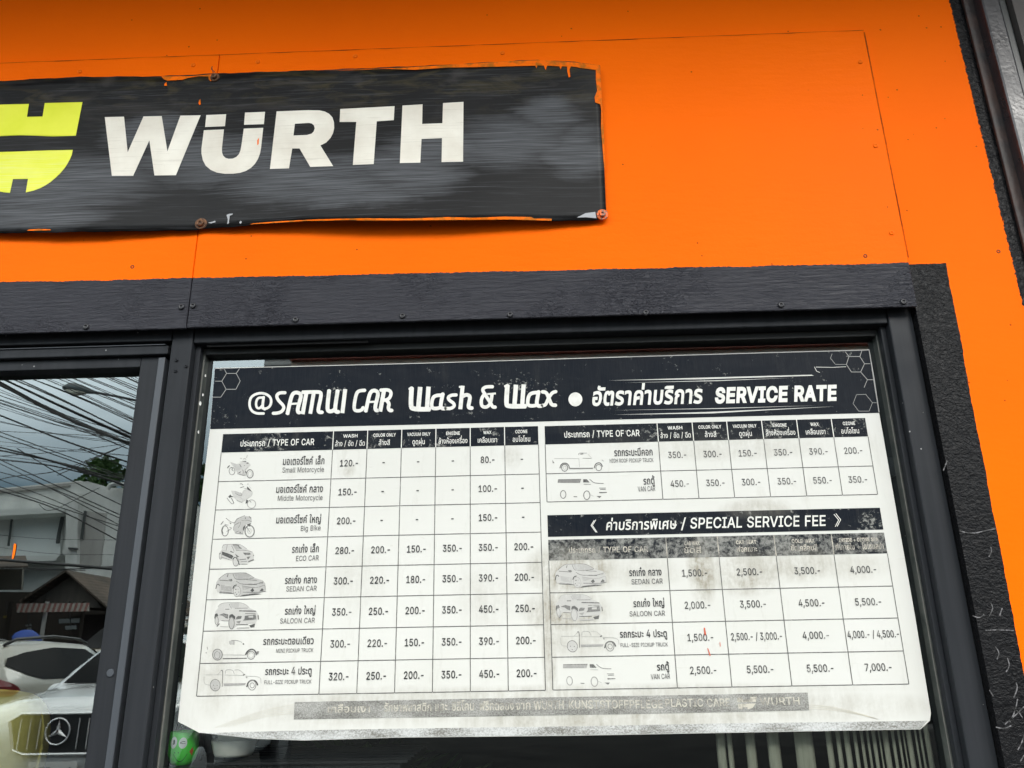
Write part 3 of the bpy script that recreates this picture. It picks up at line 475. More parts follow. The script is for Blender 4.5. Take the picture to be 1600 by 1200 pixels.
m_gasket = mat('black_rubber_seal', (.012, .013, .012), .5)
m_bead = mat('greenish_grey_sealant', (.055, .062, .056), .55, build=lambda nb: nb.col(nb.mix(nb.rng(nb.noise(40, 4), .35, .7), (.038, .044, .040), (.085, .09, .08))))
m_dark = mat('dark_void', (.008, .008, .009), .8)
def build_col(nb):
    nb.col(nb.mix(nb.rng(nb.noise(30, 5), .3, .75), (.020, .020, .024), (.034, .034, .038)))
    nb.rough(nb.rng(nb.noise(18, 3), .3, .7, .25, .42))
    nb.bump(nb.math('ADD', nb.noise(150, 3), nb.noise(1.0, 3, v=nb.scale((90, 90, 18)))), .35, .0015)
m_colpaint = mat('black_gloss_paint_on_steel', BLACK, .34, build=build_col)

# ------------------------------------------------------------------ ground and street surface
def slab(name, x0, x1, y0, y1, z0, z1, m): return tag(obj(name, MB().box(x0, x1, y0, y1, z0, z1), m), kind='structure')
m_conc = mat('concrete_forecourt', (.2, .2, .2), 1.0, spec=0.0, build=lambda nb: (nb.col(nb.mix(nb.rng(nb.noise(1.3, 6), .3, .7), (.020, .020, .0205), (.032, .032, .031))), nb.bump(nb.noise(60, 4), .3, .004)))
m_asph = mat('asphalt', (.055, .055, .056), 1.0, spec=0.0, build=lambda nb: (nb.col(nb.mix(nb.rng(nb.noise(2, 6), .3, .7), (.045, .045, .047), (.072, .071, .07))), nb.bump(nb.noise(220, 3), .5, .006)))
g = MB().add([(-400, -600, -.06), (400, -600, -.06), (400, 60, -.06), (-400, 60, -.06)], [(0, 1, 2, 3)])
tag(obj('ground', g, mat('dry_earth', (.17, .14, .11), .95, build=lambda nb: nb.col(nb.mix(nb.rng(nb.noise(.4, 6), .3, .7), (.14, .12, .09), (.2, .17, .13))))), kind='structure')
slab('forecourt', -40, 40, -14.6, 5, -.05, 0, m_conc)
slab('road', -200, 200, -15.9, -14.62, -.055, -.02, m_asph)
slab('raised_forecourt', -200, 200, -60, -15.92, -.05, .55, m_conc)
m_white_line = mat('white_road_paint', (.72, .72, .7), .7)
g = MB()
for k in range(-20, 21): g.box(k*5-1.2, k*5+1.2, -15.4, -15.28, -.0195, -.016)
tag(obj('road_marking', g, m_white_line), kind='structure')

# ------------------------------------------------------------------ the shop wall
ztop = 3.9
hb = U(700, 500, BY).z                                   # lower edge of the cladding
XJ = U(1462, 680, FY).x                                  # outer edge of the right jamb
ZH = hb+0.012                                            # the opening's head
wall = thing('shop_wall', 'bright orange painted shop wall with black painted border around the window', 'wall', (0, 0, 0))
mb = MB().prism([(4.2, WY, 0), (4.2, WY, ztop), (-4.2, WY, ztop), (-4.2, WY, 0), (-3.2, WY, 0), (-3.2, WY, ZH), (XJ, WY, ZH), (XJ, WY, 0)], (0, .14-WY, 0))
obj('plaster', mb, m_plaster, wall)
sx = U(300, 437, BY).x; bx1 = U(1395, 280, BY).x; bzt = U(600, 75, BY).z
bl = MB().box(-4.2, sx-.0006, BY, WY-.0005, hb-.001, bzt+.002); br = MB().box(sx+.0006, bx1, BY, WY-.0005, hb, bzt)
obj('cladding_board', bl, m_clad, wall, bevel=.0016); obj('cladding_board', br, m_clad, wall, bevel=.0016)
def build_joint(nb):
    nb.col(nb.mix(nb.rng(nb.noise(30, 4), .42, .6), (.52, .075, .002), (.20, .034, .006))); nb.rough(.7)
m_joint = mat('dark_board_joint', (.2, .03, .002), .7, spec=.05, build=build_joint)
jn = MB(); zz = [hb+.09+(bzt-hb-.09)*k/40 for k in range(41)]; rj = random.Random(5)
wj = [.0013+.0011*rj.random()*(1 if k % 3 else .5) for k in range(41)]
for k in range(40): jn.add([(bx1+.0002, WY-.0007, zz[k]), (bx1+.0036+wj[k]*.6, WY-.0007, zz[k]), (bx1+.0036+wj[k+1]*.6, WY-.0007, zz[k+1]), (bx1+.0002, WY-.0007, zz[k+1])], [(0, 1, 2, 3)])
for k in range(90):
    a, b = bx1-4.2*k/90*.6, bx1-4.2*(k+1)/90*.6; h0, h1 = (.0018+.0012*math.sin(k*1.7+math.sin(k)), .0018+.0012*math.sin((k+1)*1.7+math.sin(k+1)))
    jn.add([(a, BY-.0004, bzt-.001), (b, BY-.0004, bzt-.001), (b, BY-.0004, bzt-.001-h1*.6), (a, BY-.0004, bzt-.001-h0*.6)], [(0, 1, 2, 3)])
obj('board_joint', jn, m_joint, wall, recalc=False)
m_oscrew = mat('orange_painted_screw', (.88, .15, .0015), .45, spec=.08); m_bscrew = mat('black_painted_screw', (.02, .02, .024), .38)
def screw(px, py, m, r=.0048, y=BY, parent=wall, h=.0022):
    p = U(px, py, y)
    prof = [(r, 0.0003), (r, -h*.5), (r*.82, -h), (r*.45, -h*1.05), (r*.4, -h*.55), (r*.05, -h*.5)]
    return obj('screw', MB().lathe((p.x, y, p.z), prof, 16, 'y'), m, parent, smooth=True)
for a, b in ((125, 112), (302, 102), (403, 97), (555, 88), (785, 83), (1344, 97), (1368, 228), (1393, 364)): screw(a, b, m_oscrew, .0042, h=.0016)
for a, b in ((135, 511), (284, 480), (302, 478), (462, 500), (629, 494), (797, 492), (1009, 489), (1220, 477), (1411, 472)): screw(a, b, m_bscrew, .0050, h=.0032)
for a, b in ((207, 417), (1352, 400), (1560, 393)): 
    p = U(a, b, BY if a < 1400 else WY); yy = (BY if a < 1400 else WY)
    o = obj('screw_hole', MB().lathe((p.x, yy, p.z), [(.0032, 0.002), (.0032, -.0004), (.0020, -.0006), (.0018, .001), (.0002, .0012)], 12, 'y'), m_dark, wall)

sc_ = MB()
for pl in ([(1578, 1128), (1586, 1112), (1590, 1092)], [(1570, 1132), (1584, 1120), (1600, 1104)], [(1556, 1136), (1568, 1139), (1580, 1134)], [(1584, 1090), (1590, 1076), (1588, 1066)], [(1590, 1172), (1597, 1160), (1600, 1148)], [(1584, 1108), (1592, 1112), (1598, 1122)], [(1500, 830), (1520, 834), (1540, 829), (1556, 826)], [(1545, 870), (1550, 862), (1548, 854)], [(1520, 962), (1530, 966), (1538, 960)],
           [(1548, 942), (1552, 950), (1546, 962)], [(1562, 962), (1566, 950)], [(1555, 1010), (1562, 1020), (1558, 1030)], [(1540, 985), (1556, 984), (1584, 985)], [(1572, 1050), (1578, 1040), (1574, 1028)], [(1546, 1078), (1552, 1088)], [(1480, 720), (1474, 735)], [(1594, 1190), (1600, 1180)]):
    pts = [(lambda p: (p.x, p.z))(U(a, b, WY-.0006)) for a, b in smooth_line(pl, 2)]
    for (a, b), (c, d) in zip(pts, pts[1:]):
        L = math.hypot(c-a, d-b) or 1; nx, nz_ = -(d-b)/L*.00075, (c-a)/L*.00075
        sc_.add([(a+nx, WY-.0006, b+nz_), (c+nx, WY-.0006, d+nz_), (c-nx, WY-.0006, d-nz_), (a-nx, WY-.0006, b-nz_)], [(0, 1, 2, 3)])
obj('scratch', sc_, mat('pale_scratch', (.20, .19, .20), .6, build=lambda nb: nb.col(nb.mix(nb.rng(nb.noise(150, 4), .42, .58), (.15, .145, .15), (.02, .02, .02)))), wall, recalc=False)
# black steel column and grey panel at the right edge of the photo
col = thing('corner_column', 'black glossy steel column standing at the right end of the orange wall', 'column', (0, 0, 0))
c0 = U(1528, 100, WY-.004).x; c1 = U(1540, 100, WY-.018).x
obj('flange', MB().box(c0-.001, c0+.018, WY-.008, WY-.001, 0, ztop), mat('rusty_dark_brown_paint', (.030, .019, .016), .55, build=lambda nb: (nb.col(nb.mix(nb.rng(nb.noise(26, 5), .35, .7), (.022, .018, .018), (.060, .030, .022))), nb.bump(nb.noise(70, 4), .5, .003))), col, bevel=.002)
c2 = U(1583, 100, WY-.02).x
obj('face', MB().box(c0+.016, c2, WY-.030, WY-.002, 0, ztop), m_colpaint, col, bevel=.004)
obj('edge_strip', MB().box(c2, c2+.014, WY-.024, WY-.002, 0, ztop), mat('dark_green_grey_steel', (.026, .032, .032), .35), col, bevel=.002)
pn = obj('neighbouring_wall', MB().box(c2+.017, 4.2, WY-.034, WY-.004, 0, ztop), mat('dull_brown_grey_panel', (.075, .066, .062), .7, build=lambda nb: nb.col(nb.mix(nb.rng(nb.noise(5, 5), .3, .7), (.066, .058, .055), (.085, .075, .07)))))
tag(pn, 'plain brown grey wall panel to the right of the black steel column', 'wall')

# canopy over the forecourt, out of the picture: it shades the top of the wall
cano = thing('canopy', 'flat canopy roof jutting out above the orange shop wall', 'canopy', (0, 0, 0))
CZ = 3.02
obj('soffit', MB().box(-4.2, 4.2, -1.05, WY-.002, CZ, CZ+.03), mat('canopy_soffit', (.16, .13, .11), .8), cano)
obj('roof_sheet', MB().box(-4.2, 4.2, -1.09, WY-.002, CZ+.032, CZ+.12), mat('canopy_metal', (.2, .2, .2), .5), cano)

# ------------------------------------------------------------------ window frame, glass, door
frame = thing('window_frame', 'dark grey aluminium frame of the fixed shop window behind the price board', 'window frame', (0, 0, 0))
def vbar(name, pxa, pxb, py, yf, yb, z0, z1, m, parent, bevel=.0015):
    a = U(pxa, py, yf).x; b = U(pxb, py, yf).x
    return obj(name, MB().box(a, b, yf, yb, z0, z1), m, parent, bevel=bevel)
zh_in = U(700, 524, FY).z                                # underside of the window head
ZB = 1.02                                                # sill
pa, pb = U(247, 700, FY).x, U(281, 700, FY).x
obj('mullion', MB().box(pa, pb, FY, .05, 0, ZH-.001), m_alu, frame, bevel=.002)
ja = U(1421, 680, FY).x
obj('jamb', MB().box(ja, XJ-.0008, FY, .05, 0, ZH-.001), m_alu, frame, bevel=.002)
obj('head', MB().box(pb+.0005, ja-.0005, FY+.002, .05, zh_in, ZH-.001), m_alu, frame, bevel=.002)
obj('sill', MB().box(pb+.0005, ja-.0005, FY, .05, ZB-.06, ZB), m_alu, frame, bevel=.002)
g0, g1 = pb+.0004, ja-.0004
zg = U(700, 548, -.010).z
# stepped beads round the glass
for nm, d0, d1, w_, m in (('outer_bead', -.026, -.0125, .0085, m_alu), ('inner_bead', -.012, .0035, .0115, m_bead)):
    mb = MB().box(g0, g0+w_, d0, d1, ZB, zh_in-.0004).box(g1-w_, g1, d0, d1, ZB, zh_in-.0004)
    obj(nm, mb, m, frame, bevel=.001)
obj('top_bead', MB().box(g0+.012, g1-.012, -.014, .0035, zh_in-.012, zh_in-.0005), m_gasket, frame, bevel=.001)
obj('weather_strip', MB().box(g0+.0095, g0+.0105, -.0128, -.0120, ZB, zh_in-.02).box(g1-.0112, g1-.0100, -.0128, -.0120, ZB, zh_in-.02), mat('pale_scratched_edge', (.16, .155, .14), .5), frame)
obj('seal_strip', MB().box(g0+.02, U(575, 519, -.03).x, -.030, -.0265, zh_in-.004, zh_in-.0006), m_dark, frame)
def glass_mat(name, fac, tint):
    m = bpy.data.materials.new(name); m.use_nodes = True; t = m.node_tree; t.nodes.clear()
    o = t.nodes.new('ShaderNodeOutputMaterial'); mx = t.nodes.new('ShaderNodeMixShader'); gl = t.nodes.new('ShaderNodeBsdfGlossy'); tr = t.nodes.new('ShaderNodeBsdfTransparent')
    gl.inputs['Roughness'].default_value = 0.0; gl.inputs['Color'].default_value = (.92, 1.0, 1.0, 1); tr.inputs['Color'].default_value = (*tint, 1)
    lw = t.nodes.new('ShaderNodeLayerWeight'); lw.inputs[0].default_value = .35
    mr = t.nodes.new('ShaderNodeMapRange'); mr.inputs[3].default_value = fac; mr.inputs[4].default_value = 1.0
    t.links.new(lw.outputs['Fresnel'], mr.inputs[0]); t.links.new(mr.outputs[0], mx.inputs[0])
    t.links.new(tr.outputs[0], mx.inputs[1]); t.links.new(gl.outputs[0], mx.inputs[2]); t.links.new(mx.outputs[0], o.inputs[0])
    return m
m_glass = glass_mat('reflective_shop_glass', .085, (.93, .96, .94))
m_glass_d = glass_mat('dark_reflective_door_glass', .115, (.78, .80, .77))
gp = MB().add([(g0+.006, .002, ZB+.001), (g1-.006, .002, ZB+.001), (g1-.006, .002, zh_in-.001), (g0+.006, .002, zh_in-.001)], [(0, 1, 2, 3)])
obj('glass_pane', gp, m_glass, frame, recalc=False)

door = thing('sliding_door', 'dark grey framed glass sliding door left of the window post, street mirrored in its glass', 'door', (0, 0, 0))
dt = [U(100, q, yy).z for q, yy in ((523, FY), (537, FY), (544, FY+.006), (557.5, FY+.006), (577, DY))]
XL = -3.2
obj('door_head', MB().box(XL, pa-.001, FY, .05, dt[1], ZH-.001), m_alu, door, bevel=.0015)
obj('track', MB().box(XL, pa-.001, FY+.02, .05, dt[2], dt[1]-.0003), m_gasket, door)
obj('track_cover', MB().box(XL, U(262, 550, FY+.006).x, FY+.006, .045, dt[3], dt[2]-.0003), m_alu, door, bevel=.0015)
obj('track_edge', MB().box(XL, U(258, 538, FY+.004).x, FY+.004, FY+.019, dt[2]+.0004, dt[2]+.0016), m_alu_lt, door)
sa, sb, sc = U(201, 700, DY).x, U(230.5, 700, DY).x, U(240, 700, DY-.004).x
lf = obj('top_rail', MB().box(XL+.05, sa-.0004, DY, .03, dt[4], dt[3]-.0005), m_alu, door, bevel=.0015)
obj('stile', MB().box(sa, sb, DY, .03, .05, dt[3]-.0005), m_alu, door, bevel=.0015)
obj('stile_edge', MB().box(sb+.0003, sc, DY-.004, .03, .05, dt[3]-.003), m_alu_lt, door, bevel=.0015)
obj('bottom_rail', MB().box(XL+.05, sa-.0004, DY, .03, .05, .16), m_alu, door, bevel=.0015)
obj('side_jamb', MB().box(XL, XL+.05, FY, .05, 0, dt[3]), m_alu, door)
obj('gap_seal', MB().box(sc+.0003, pa-.0003, -.012, .04, 0, dt[3]-.001), m_gasket, door)
obj('glass_pane', MB().add([(XL+.05, 0, .16), (sa, 0, .16), (sa, 0, dt[4]), (XL+.05, 0, dt[4])], [(0, 1, 2, 3)]), m_glass_d, door, recalc=False)
q = U(173, 1051.5, DY)
obj('lock_plug', MB().lathe((q.x, DY, q.z), [(.0056, .001), (.0056, -.0012), (.0050, -.0020), (.0002, -.0022)], 24, 'y'), m_alu_lt, door, smooth=False)
for a, b in ((276, 563), (291, 572.5), (274.5, 580)): screw(a, b, m_alu, .0028, FY, frame, .0025)
for a, b in ((215.5, 1013.5), (223.5, 1013)):
    p = U(a, b, FY); obj('screw_hole', MB().lathe((p.x, FY, p.z), [(.0014, .001), (.0014, -.0003), (.0002, -.0003)], 10, 'y'), m_dark, frame)
# chips of pale paint on the reveal
m_chip = mat('pale_paint_chip', (.55, .55, .52), .7)
for (a, b, r) in ((321, 587, 1.6), (317, 617, 1.4), (313, 630, 2.4), (310, 675, 1.5)):
    cs = [[(a+r*math.cos(k*1.05+a)*(.6+.5*random.random()), b+2.0*r*math.sin(k*1.05+a)*(.6+.5*random.random())) for k in range(6)]]
    mbx = MB(); shape(mbx, cs, lambda x, y: (x, y), -.0268); obj('paint_chip', mbx, m_chip, frame)
# orange drip on the door glass
dr = MB(); shape(dr, [[(22, 849), (25, 850), (24.5, 858), (22.5, 868), (20, 874), (18.5, 872), (20, 862)]], lambda x, y: (x, y), -.0012)
tag(obj('paint_drip', dr, mat('orange_paint_drip', (.9, .16, .004), .45, spec=.1)), 'orange paint drip dried on the glass of the sliding door', 'paint drip')

# ------------------------------------------------------------------ the metal name sign on the wall
SIGN_Y = -0.0685
def sy(px, py):
    t = max(0.0, min(1.0, (py-110)/245.0))
    y = SIGN_Y
    if px > 315: y -= 0.020*math.sin(math.pi*min(1, (px-315)/626.0))*t**1.6 + 0.004*math.sin(math.pi*min(1, (px-315)/626.0))*(1-t)
    else: y -= 0.010*abs(math.sin(math.pi*(px-315)/420.0))*t**1.5
    y -= 0.0035*math.exp(-((px-925)/40.0)**2)*(1-t)**2
    y += 0.0008*math.sin(px*.031+py*.02)
    return y
def SP(px, py, off=0.0): return U(px, py, sy(px, py)-off)
def on_sign(mb, cs, off, tf=lambda a, b: (a, b), mi=0):
    cs = [[tf(*p) for p in c] for c in cs]
    xs = [p[0] for c in cs for p in c]; ys = [p[1] for c in cs for p in c]
    cs = [ccw(c) for c in cs[:1]]+[ccw(c)[::-1] for c in cs[1:]]
    vs = []; es = []
    for c in cs:
        b = len(vs); n = len(c); vs += [Vector(p) for p in c]; es += [(b+i, b+(i+1) % n) for i in range(n)]
    x = math.ceil(min(xs)/14)*14
    while x < max(xs):
        y = math.ceil(min(ys)/14)*14
        while y < max(ys): vs.append(Vector((x+.37, y+.21))); y += 14
        x += 14
    ov, oe, of, _, _, _ = delaunay_2d_cdt(vs, es, [], 0, 1e-4)
    fs = [tuple(f) for f in of if wind(sum((ov[i] for i in f), Vector((0, 0)))/len(f), cs)]
    mb.add([SP(v.x, v.y, off) for v in ov], fs, mi)
def interp(pl, x):
    for (x0, y0), (x1, y1) in zip(pl, pl[1:]):
        if x <= x1: return y0+(y1-y0)*(x-x0)/(x1-x0)
    return pl[-1][1]
stop = [(-140, 131), (0, 126.5), (79, 122), (127, 120), (250, 119), (330, 115), (480, 110), (520, 108.5), (700, 101), (800, 95), (845, 93.5), (900, 97), (936, 101.5)]
sbot = [(-140, 369), (0, 364), (150, 362), (300, 360), (326, 357), (480, 345.5), (800, 343.5), (870, 345.5), (933, 344), (949, 338)]
NX, NZ = 110, 22
vs = []; fs = []
for j in range(NZ+1):
    t = j/NZ
    for i in range(NX+1):
        s = i/NX
        xt = -140+s*(937.5+140); xb = -140+s*(947.5+140)
        x = xt+(xb-xt)*t; yt = interp(stop, xt); yb = interp(sbot, xb)
        e = (1.2*math.sin(x*.09)+.8*math.sin(x*.23))*(1 if j in (0, NZ) else 0)*.35
        vs.append(SP(x, yt+(yb-yt)*t+e))
nb_ = len(vs); vs += [Vector((p.x, p.y+.0012, p.z)) for p in vs]
for j in range(NZ):
    for i in range(NX):
        a = j*(NX+1)+i; b = a+NX+1
        fs += [(a, a+1, b+1, b), (nb_+a, nb_+b, nb_+b+1, nb_+a+1)]
for i in range(NX):
    for a in (i, NZ*(NX+1)+i): fs.append((a, a+1, nb_+a+1, nb_+a))
for j in range(NZ):
    for a in (j*(NX+1), j*(NX+1)+NX): fs.append((a, a+NX+1, nb_+a+NX+1, nb_+a))
def streaks(nb):
    return nb.noise(1.0, 5, .62, v=nb.scale((9, 1, 420)))
def build_signblack(nb):
    st = streaks(nb); st2 = nb.noise(1.0, 4, .6, v=nb.scale((5, 1, 180), (3, 0, 7)))
    x = nb.xyz()
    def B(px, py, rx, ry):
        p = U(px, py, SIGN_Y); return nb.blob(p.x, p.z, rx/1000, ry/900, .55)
    m = B(90, 290, 230, 75)  # soft grey patches: sky sheen painted into the colour, mixed with scuff haze
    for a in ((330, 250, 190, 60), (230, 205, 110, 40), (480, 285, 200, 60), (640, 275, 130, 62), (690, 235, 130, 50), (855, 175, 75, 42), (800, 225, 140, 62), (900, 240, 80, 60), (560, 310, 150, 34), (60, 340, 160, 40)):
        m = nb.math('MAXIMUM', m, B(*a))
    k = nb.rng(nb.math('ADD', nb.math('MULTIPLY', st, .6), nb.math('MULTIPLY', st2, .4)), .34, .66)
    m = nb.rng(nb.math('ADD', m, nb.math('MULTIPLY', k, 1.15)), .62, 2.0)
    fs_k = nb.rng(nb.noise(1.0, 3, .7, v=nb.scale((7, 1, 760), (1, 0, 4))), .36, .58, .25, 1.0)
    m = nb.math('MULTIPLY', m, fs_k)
    sw = nb.noise(1.0, 5, .65, v=nb.scale((10, 1, 34), rot=(0, -.25, 0)), dist=1.2)
    topm = nb.rng(x[2], U(400, 215, SIGN_Y).z, U(400, 130, SIGN_Y).z)
    base = nb.mix(nb.math('MULTIPLY', nb.rng(sw, .5, .68), nb.math('MULTIPLY', topm, .85)), (.0085, .0085, .009), (.050, .041, .018))
    base = nb.mix(nb.math('MULTIPLY', nb.rng(nb.noise(1.0, 4, v=nb.scale((7, 1, 22), (5, 0, 1)), dist=1.0), .52, .66), nb.math('MULTIPLY', topm, .6)), base, (.055, .050, .046))
    fine = nb.math('MULTIPLY', nb.math('GREATER_THAN', nb.noise(1.0, 2, v=nb.scale((24, 1, 1100))), .73), .25)
    base = nb.mix(fine, base, (.12, .125, .13))
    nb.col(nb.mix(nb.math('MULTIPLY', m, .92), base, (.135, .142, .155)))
    nb.rough(nb.rng(st, .3, .7, .32, .50))
    nb.bump(nb.math('ADD', st, nb.noise(26, 3)), .18, .0012)
m_sign = mat('weathered_black_sign_painted_sheen', (.014, .014, .015), .35, spec=.13, build=build_signblack)
def build_signwhite(nb):
    st = streaks(nb)
    a = nb.mix(nb.rng(nb.noise(14, 5), .3, .7), (.62, .575, .49), (.78, .75, .66))
    a = nb.mix(nb.math('MULTIPLY', nb.math('GREATER_THAN', st, .60), .28), a, (.42, .38, .31))
    cr_ = nb.rng(nb.vor(46, feature='DISTANCE_TO_EDGE', v=nb.scale((1, 1, 1.4))), 0, .006, 1, 0)
    cr_ = nb.math('MULTIPLY', cr_, nb.math('GREATER_THAN', nb.noise(9, 2), .62))
    nb.col(nb.mix(nb.math('MULTIPLY', cr_, .35), a, (.3, .26, .2)))
    nb.rough(.42); nb.bump(st, .12, .001)
m_signwhite = mat('yellowed_white_vinyl', (.68, .65, .57), .42, build=build_signwhite)
def build_lime(nb):
    st = streaks(nb); p = U(60, 270, SIGN_Y)
    a = nb.mix(nb.rng(nb.noise(12, 5), .3, .7), (.66, .71, .022), (.78, .80, .06))
    nb.col(nb.mix(nb.math('MULTIPLY', nb.rng(st, .42, .62), nb.math('MULTIPLY', nb.blob(p.x, p.z, .16, .06), .45)), a, (.72, .74, .33)))
    nb.rough(.42); nb.bump(st, .12, .001)
m_lime = mat('lime_yellow_vinyl', (.62, .66, .06), .42, spec=.25, build=build_lime)
m_op = mat('orange_paint_on_sign', (.86, .15, .003), .45, spec=.06, build=lambda nb: nb.col(nb.mix(nb.math('MULTIPLY', nb.rng(nb.noise(60, 5), .45, .62), .75), (.90, .155, .0015), (.30, .115, .012))))
sign = thing('shop_sign', 'weathered black metal sign with white WURTH lettering and lime emblem screwed to the orange wall', 'sign', (0, 0, 0))
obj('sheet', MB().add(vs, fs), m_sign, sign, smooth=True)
z1 = zt(0, 80, 3.158)
emb = MB()
on_sign(emb, [[(-260, 271), (-100, 266), (-104, 330), (-30, 328), (-28, 264), (143, 260), (133, 324), (210, 322), (221, 256), (407, 251), (374, 417), (-300, 438)]], .0008, z1)
on_sign(emb, [[(-270, 500), (359, 487), (354, 512), (345, 533), (332, 557), (318, 578), (298, 602), (277, 622), (250, 645), (226, 661), (200, 675), (165, 688), (127, 697), (138, 630), (64, 631), (49, 699), (20, 696), (-40, 686), (-110, 665), (-190, 620), (-250, 550)]], .0008, z1)
obj('emblem', emb, m_lime, sign)
def letter(cs): 
    m_ = MB(); on_sign(m_, cs, .0008, z1); obj('letter', m_, m_signwhite, sign)
letter([[(517, 325), (612, 323), (630, 498), (708, 322), (798, 320), (826, 494), (890, 318), (990, 316), (868, 612), (762, 613), (737, 440), (657, 615), (552, 615)]])
m_ = MB()
on_sign(m_, [[(1018, 315), (1116, 311), (1110, 370), (1012, 374)]], .0008, z1); on_sign(m_, [[(1209, 303), (1308, 299), (1302, 360), (1204, 363)]], .0008, z1)
on_sign(m_, [[(1006, 390), (1105, 386), (1095, 480), (1096, 500), (1101, 515), (1112, 526), (1128, 531), (1148, 530), (1166, 522), (1179, 508), (1187, 488), (1192, 460), (1203, 382), (1299, 378), (1288, 478), (1283, 505), (1273, 532), (1258, 556), (1238, 576), (1213, 591), (1185, 600), (1150, 605), (1110, 605), (1070, 599), (1040, 586), (1015, 565), (1001, 538), (994, 505), (994, 480)]], .0008, z1)
obj('letter', m_, m_signwhite, sign)
letter([[(1365, 297), (1520, 291), (1576, 292), (1603, 298), (1624, 309), (1640, 326), (1648, 350), (1649, 380), (1643, 405), (1631, 428), (1609, 451), (1581, 465), (1644, 567), (1531, 571), (1478, 480), (1442, 480), (1426, 578), (1332, 581)],
        [(1455, 358), (1525, 354), (1539, 357), (1549, 366), (1553, 380), (1548, 396), (1537, 407), (1515, 413), (1448, 416)]])
T2 = lambda q: [(a+1516, b) for a, b in q]
letter([T2([(163, 285), (431, 271), (427, 340), (343, 346), (328, 557), (225, 561), (242, 349), (160, 349)])])
letter([T2([(470, 268), (569, 262), (567, 359), (667, 355), (670, 256), (771, 250), (769, 545), (663, 547), (665, 429), (564, 433), (558, 550), (457, 552)])])
# orange wall paint lapped over the sign's edges, with drips
ov = MB()
for c in ([(510, 110), (560, 108.5), (640, 105), (700, 101.3), (800, 95.4), (845, 93.9), (900, 97.5), (936.5, 102), (934, 108), (931, 109), (905, 106), (903, 105), (892, 103.5), (890, 108), (891, 120), (888.5, 121), (886.5, 112), (886, 104), (878, 103.5), (876, 108.5), (874, 103.5), (855, 102.5), (852.5, 109.5), (850, 102.5), (840, 102), (838, 107), (836.5, 102.5), (800, 103.5), (760, 104.5), (700, 105.5), (648, 109), (600, 107.5), (560, 109.5)],
          [(931, 108), (937, 102), (939, 130), (941, 165), (944, 220), (946, 262), (944, 262), (941.5, 230), (939, 200), (939.5, 172), (938, 163), (930, 160), (929, 152), (933, 142), (931, 125)],
          [(252, 119.2), (300, 118.9), (330, 116), (325, 119.5), (310, 119), (295, 121.5), (285, 124.5), (262, 126), (256, 124)],
          [(325, 117), (336, 115), (334, 124), (329, 127), (326, 124)],
          [(390, 350.6), (430, 348.2), (480, 345.0), (600, 344.4), (700, 343.8), (800, 343.0), (862, 344.8), (862, 341.5), (835, 341.5), (830, 339.0), (790, 338.4), (740, 340.2), (700, 339.2), (640, 341.5), (560, 341.0), (500, 342.5), (470, 344), (430, 346), (395, 349)],
          [(42, 360.6), (80, 359.8), (78, 358.2), (60, 357.5), (45, 358.8)],
          [(257, 131), (260, 128), (261, 134), (256.5, 134)], [(311, 157), (313, 155), (313.5, 163), (311.5, 164), (310, 161)], [(402, 219), (404.5, 215), (404, 225), (402, 227)]):
    on_sign(ov, [c], .0014)
obj('paint_overlap', ov, m_op, sign)
wp = MB()
for c in ([(354, 336), (358, 334), (364, 333.5), (363, 335.5), (359, 337), (358.5, 342), (357.5, 349), (355, 350), (356, 343)], [(374, 347), (376, 345), (378, 346.5), (377, 349), (375, 349.5)], [(325, 348), (331, 346.5), (336, 345), (337, 347), (330, 349)], [(901, 340), (915, 333), (930, 331), (932, 341), (915, 339.5)]):
    on_sign(wp, [c], .0015)
obj('paint_spatter', wp, mat('whitish_scuff', (.36, .37, .39), .6), sign)
m_rust = mat('rusty_bolt', (.10, .045, .022), .75, build=lambda nb: (nb.col(nb.mix(nb.rng(nb.noise(180, 5), .35, .65), (.045, .022, .014), (.19, .085, .035))), nb.bump(nb.noise(260, 4), .6, .002)))
m_bolt_o = mat('bolt_with_orange_paint', (.75, .13, .004), .5, build=lambda nb: nb.col(nb.mix(nb.rng(nb.noise(130, 4), .47, .56), (.82, .135, .003), (.20, .13, .10))))
def bolt(px, py, m, r):
    p = SP(px, py); o = obj('bolt', MB().lathe((p.x, p.y, p.z), [(r, .001), (r, -.0016), (r*.93, -.0024), (r*.62, -.0027), (r*.6, -.0062), (r*.52, -.0072), (r*.22, -.0072), (r*.2, -.0052), (.0001, -.0052)], 20, 'y'), m, sign)
    return o
bolt(336, 121.5, m_rust, .0086); bolt(314.5, 350, m_rust, .0105); bolt(941, 336, m_bolt_o, .0098)
p = SP(336, 121)
obj('wire_end', MB().tube([p+Vector((-.001, -.006, .003)), p+Vector((-.003, -.009, .012)), p+Vector((-.0045, -.007, .019)), p+Vector((-.004, -.010, .010)), p+Vector((.003, -.009, .004))], .0006, 6), m_gasket, sign)

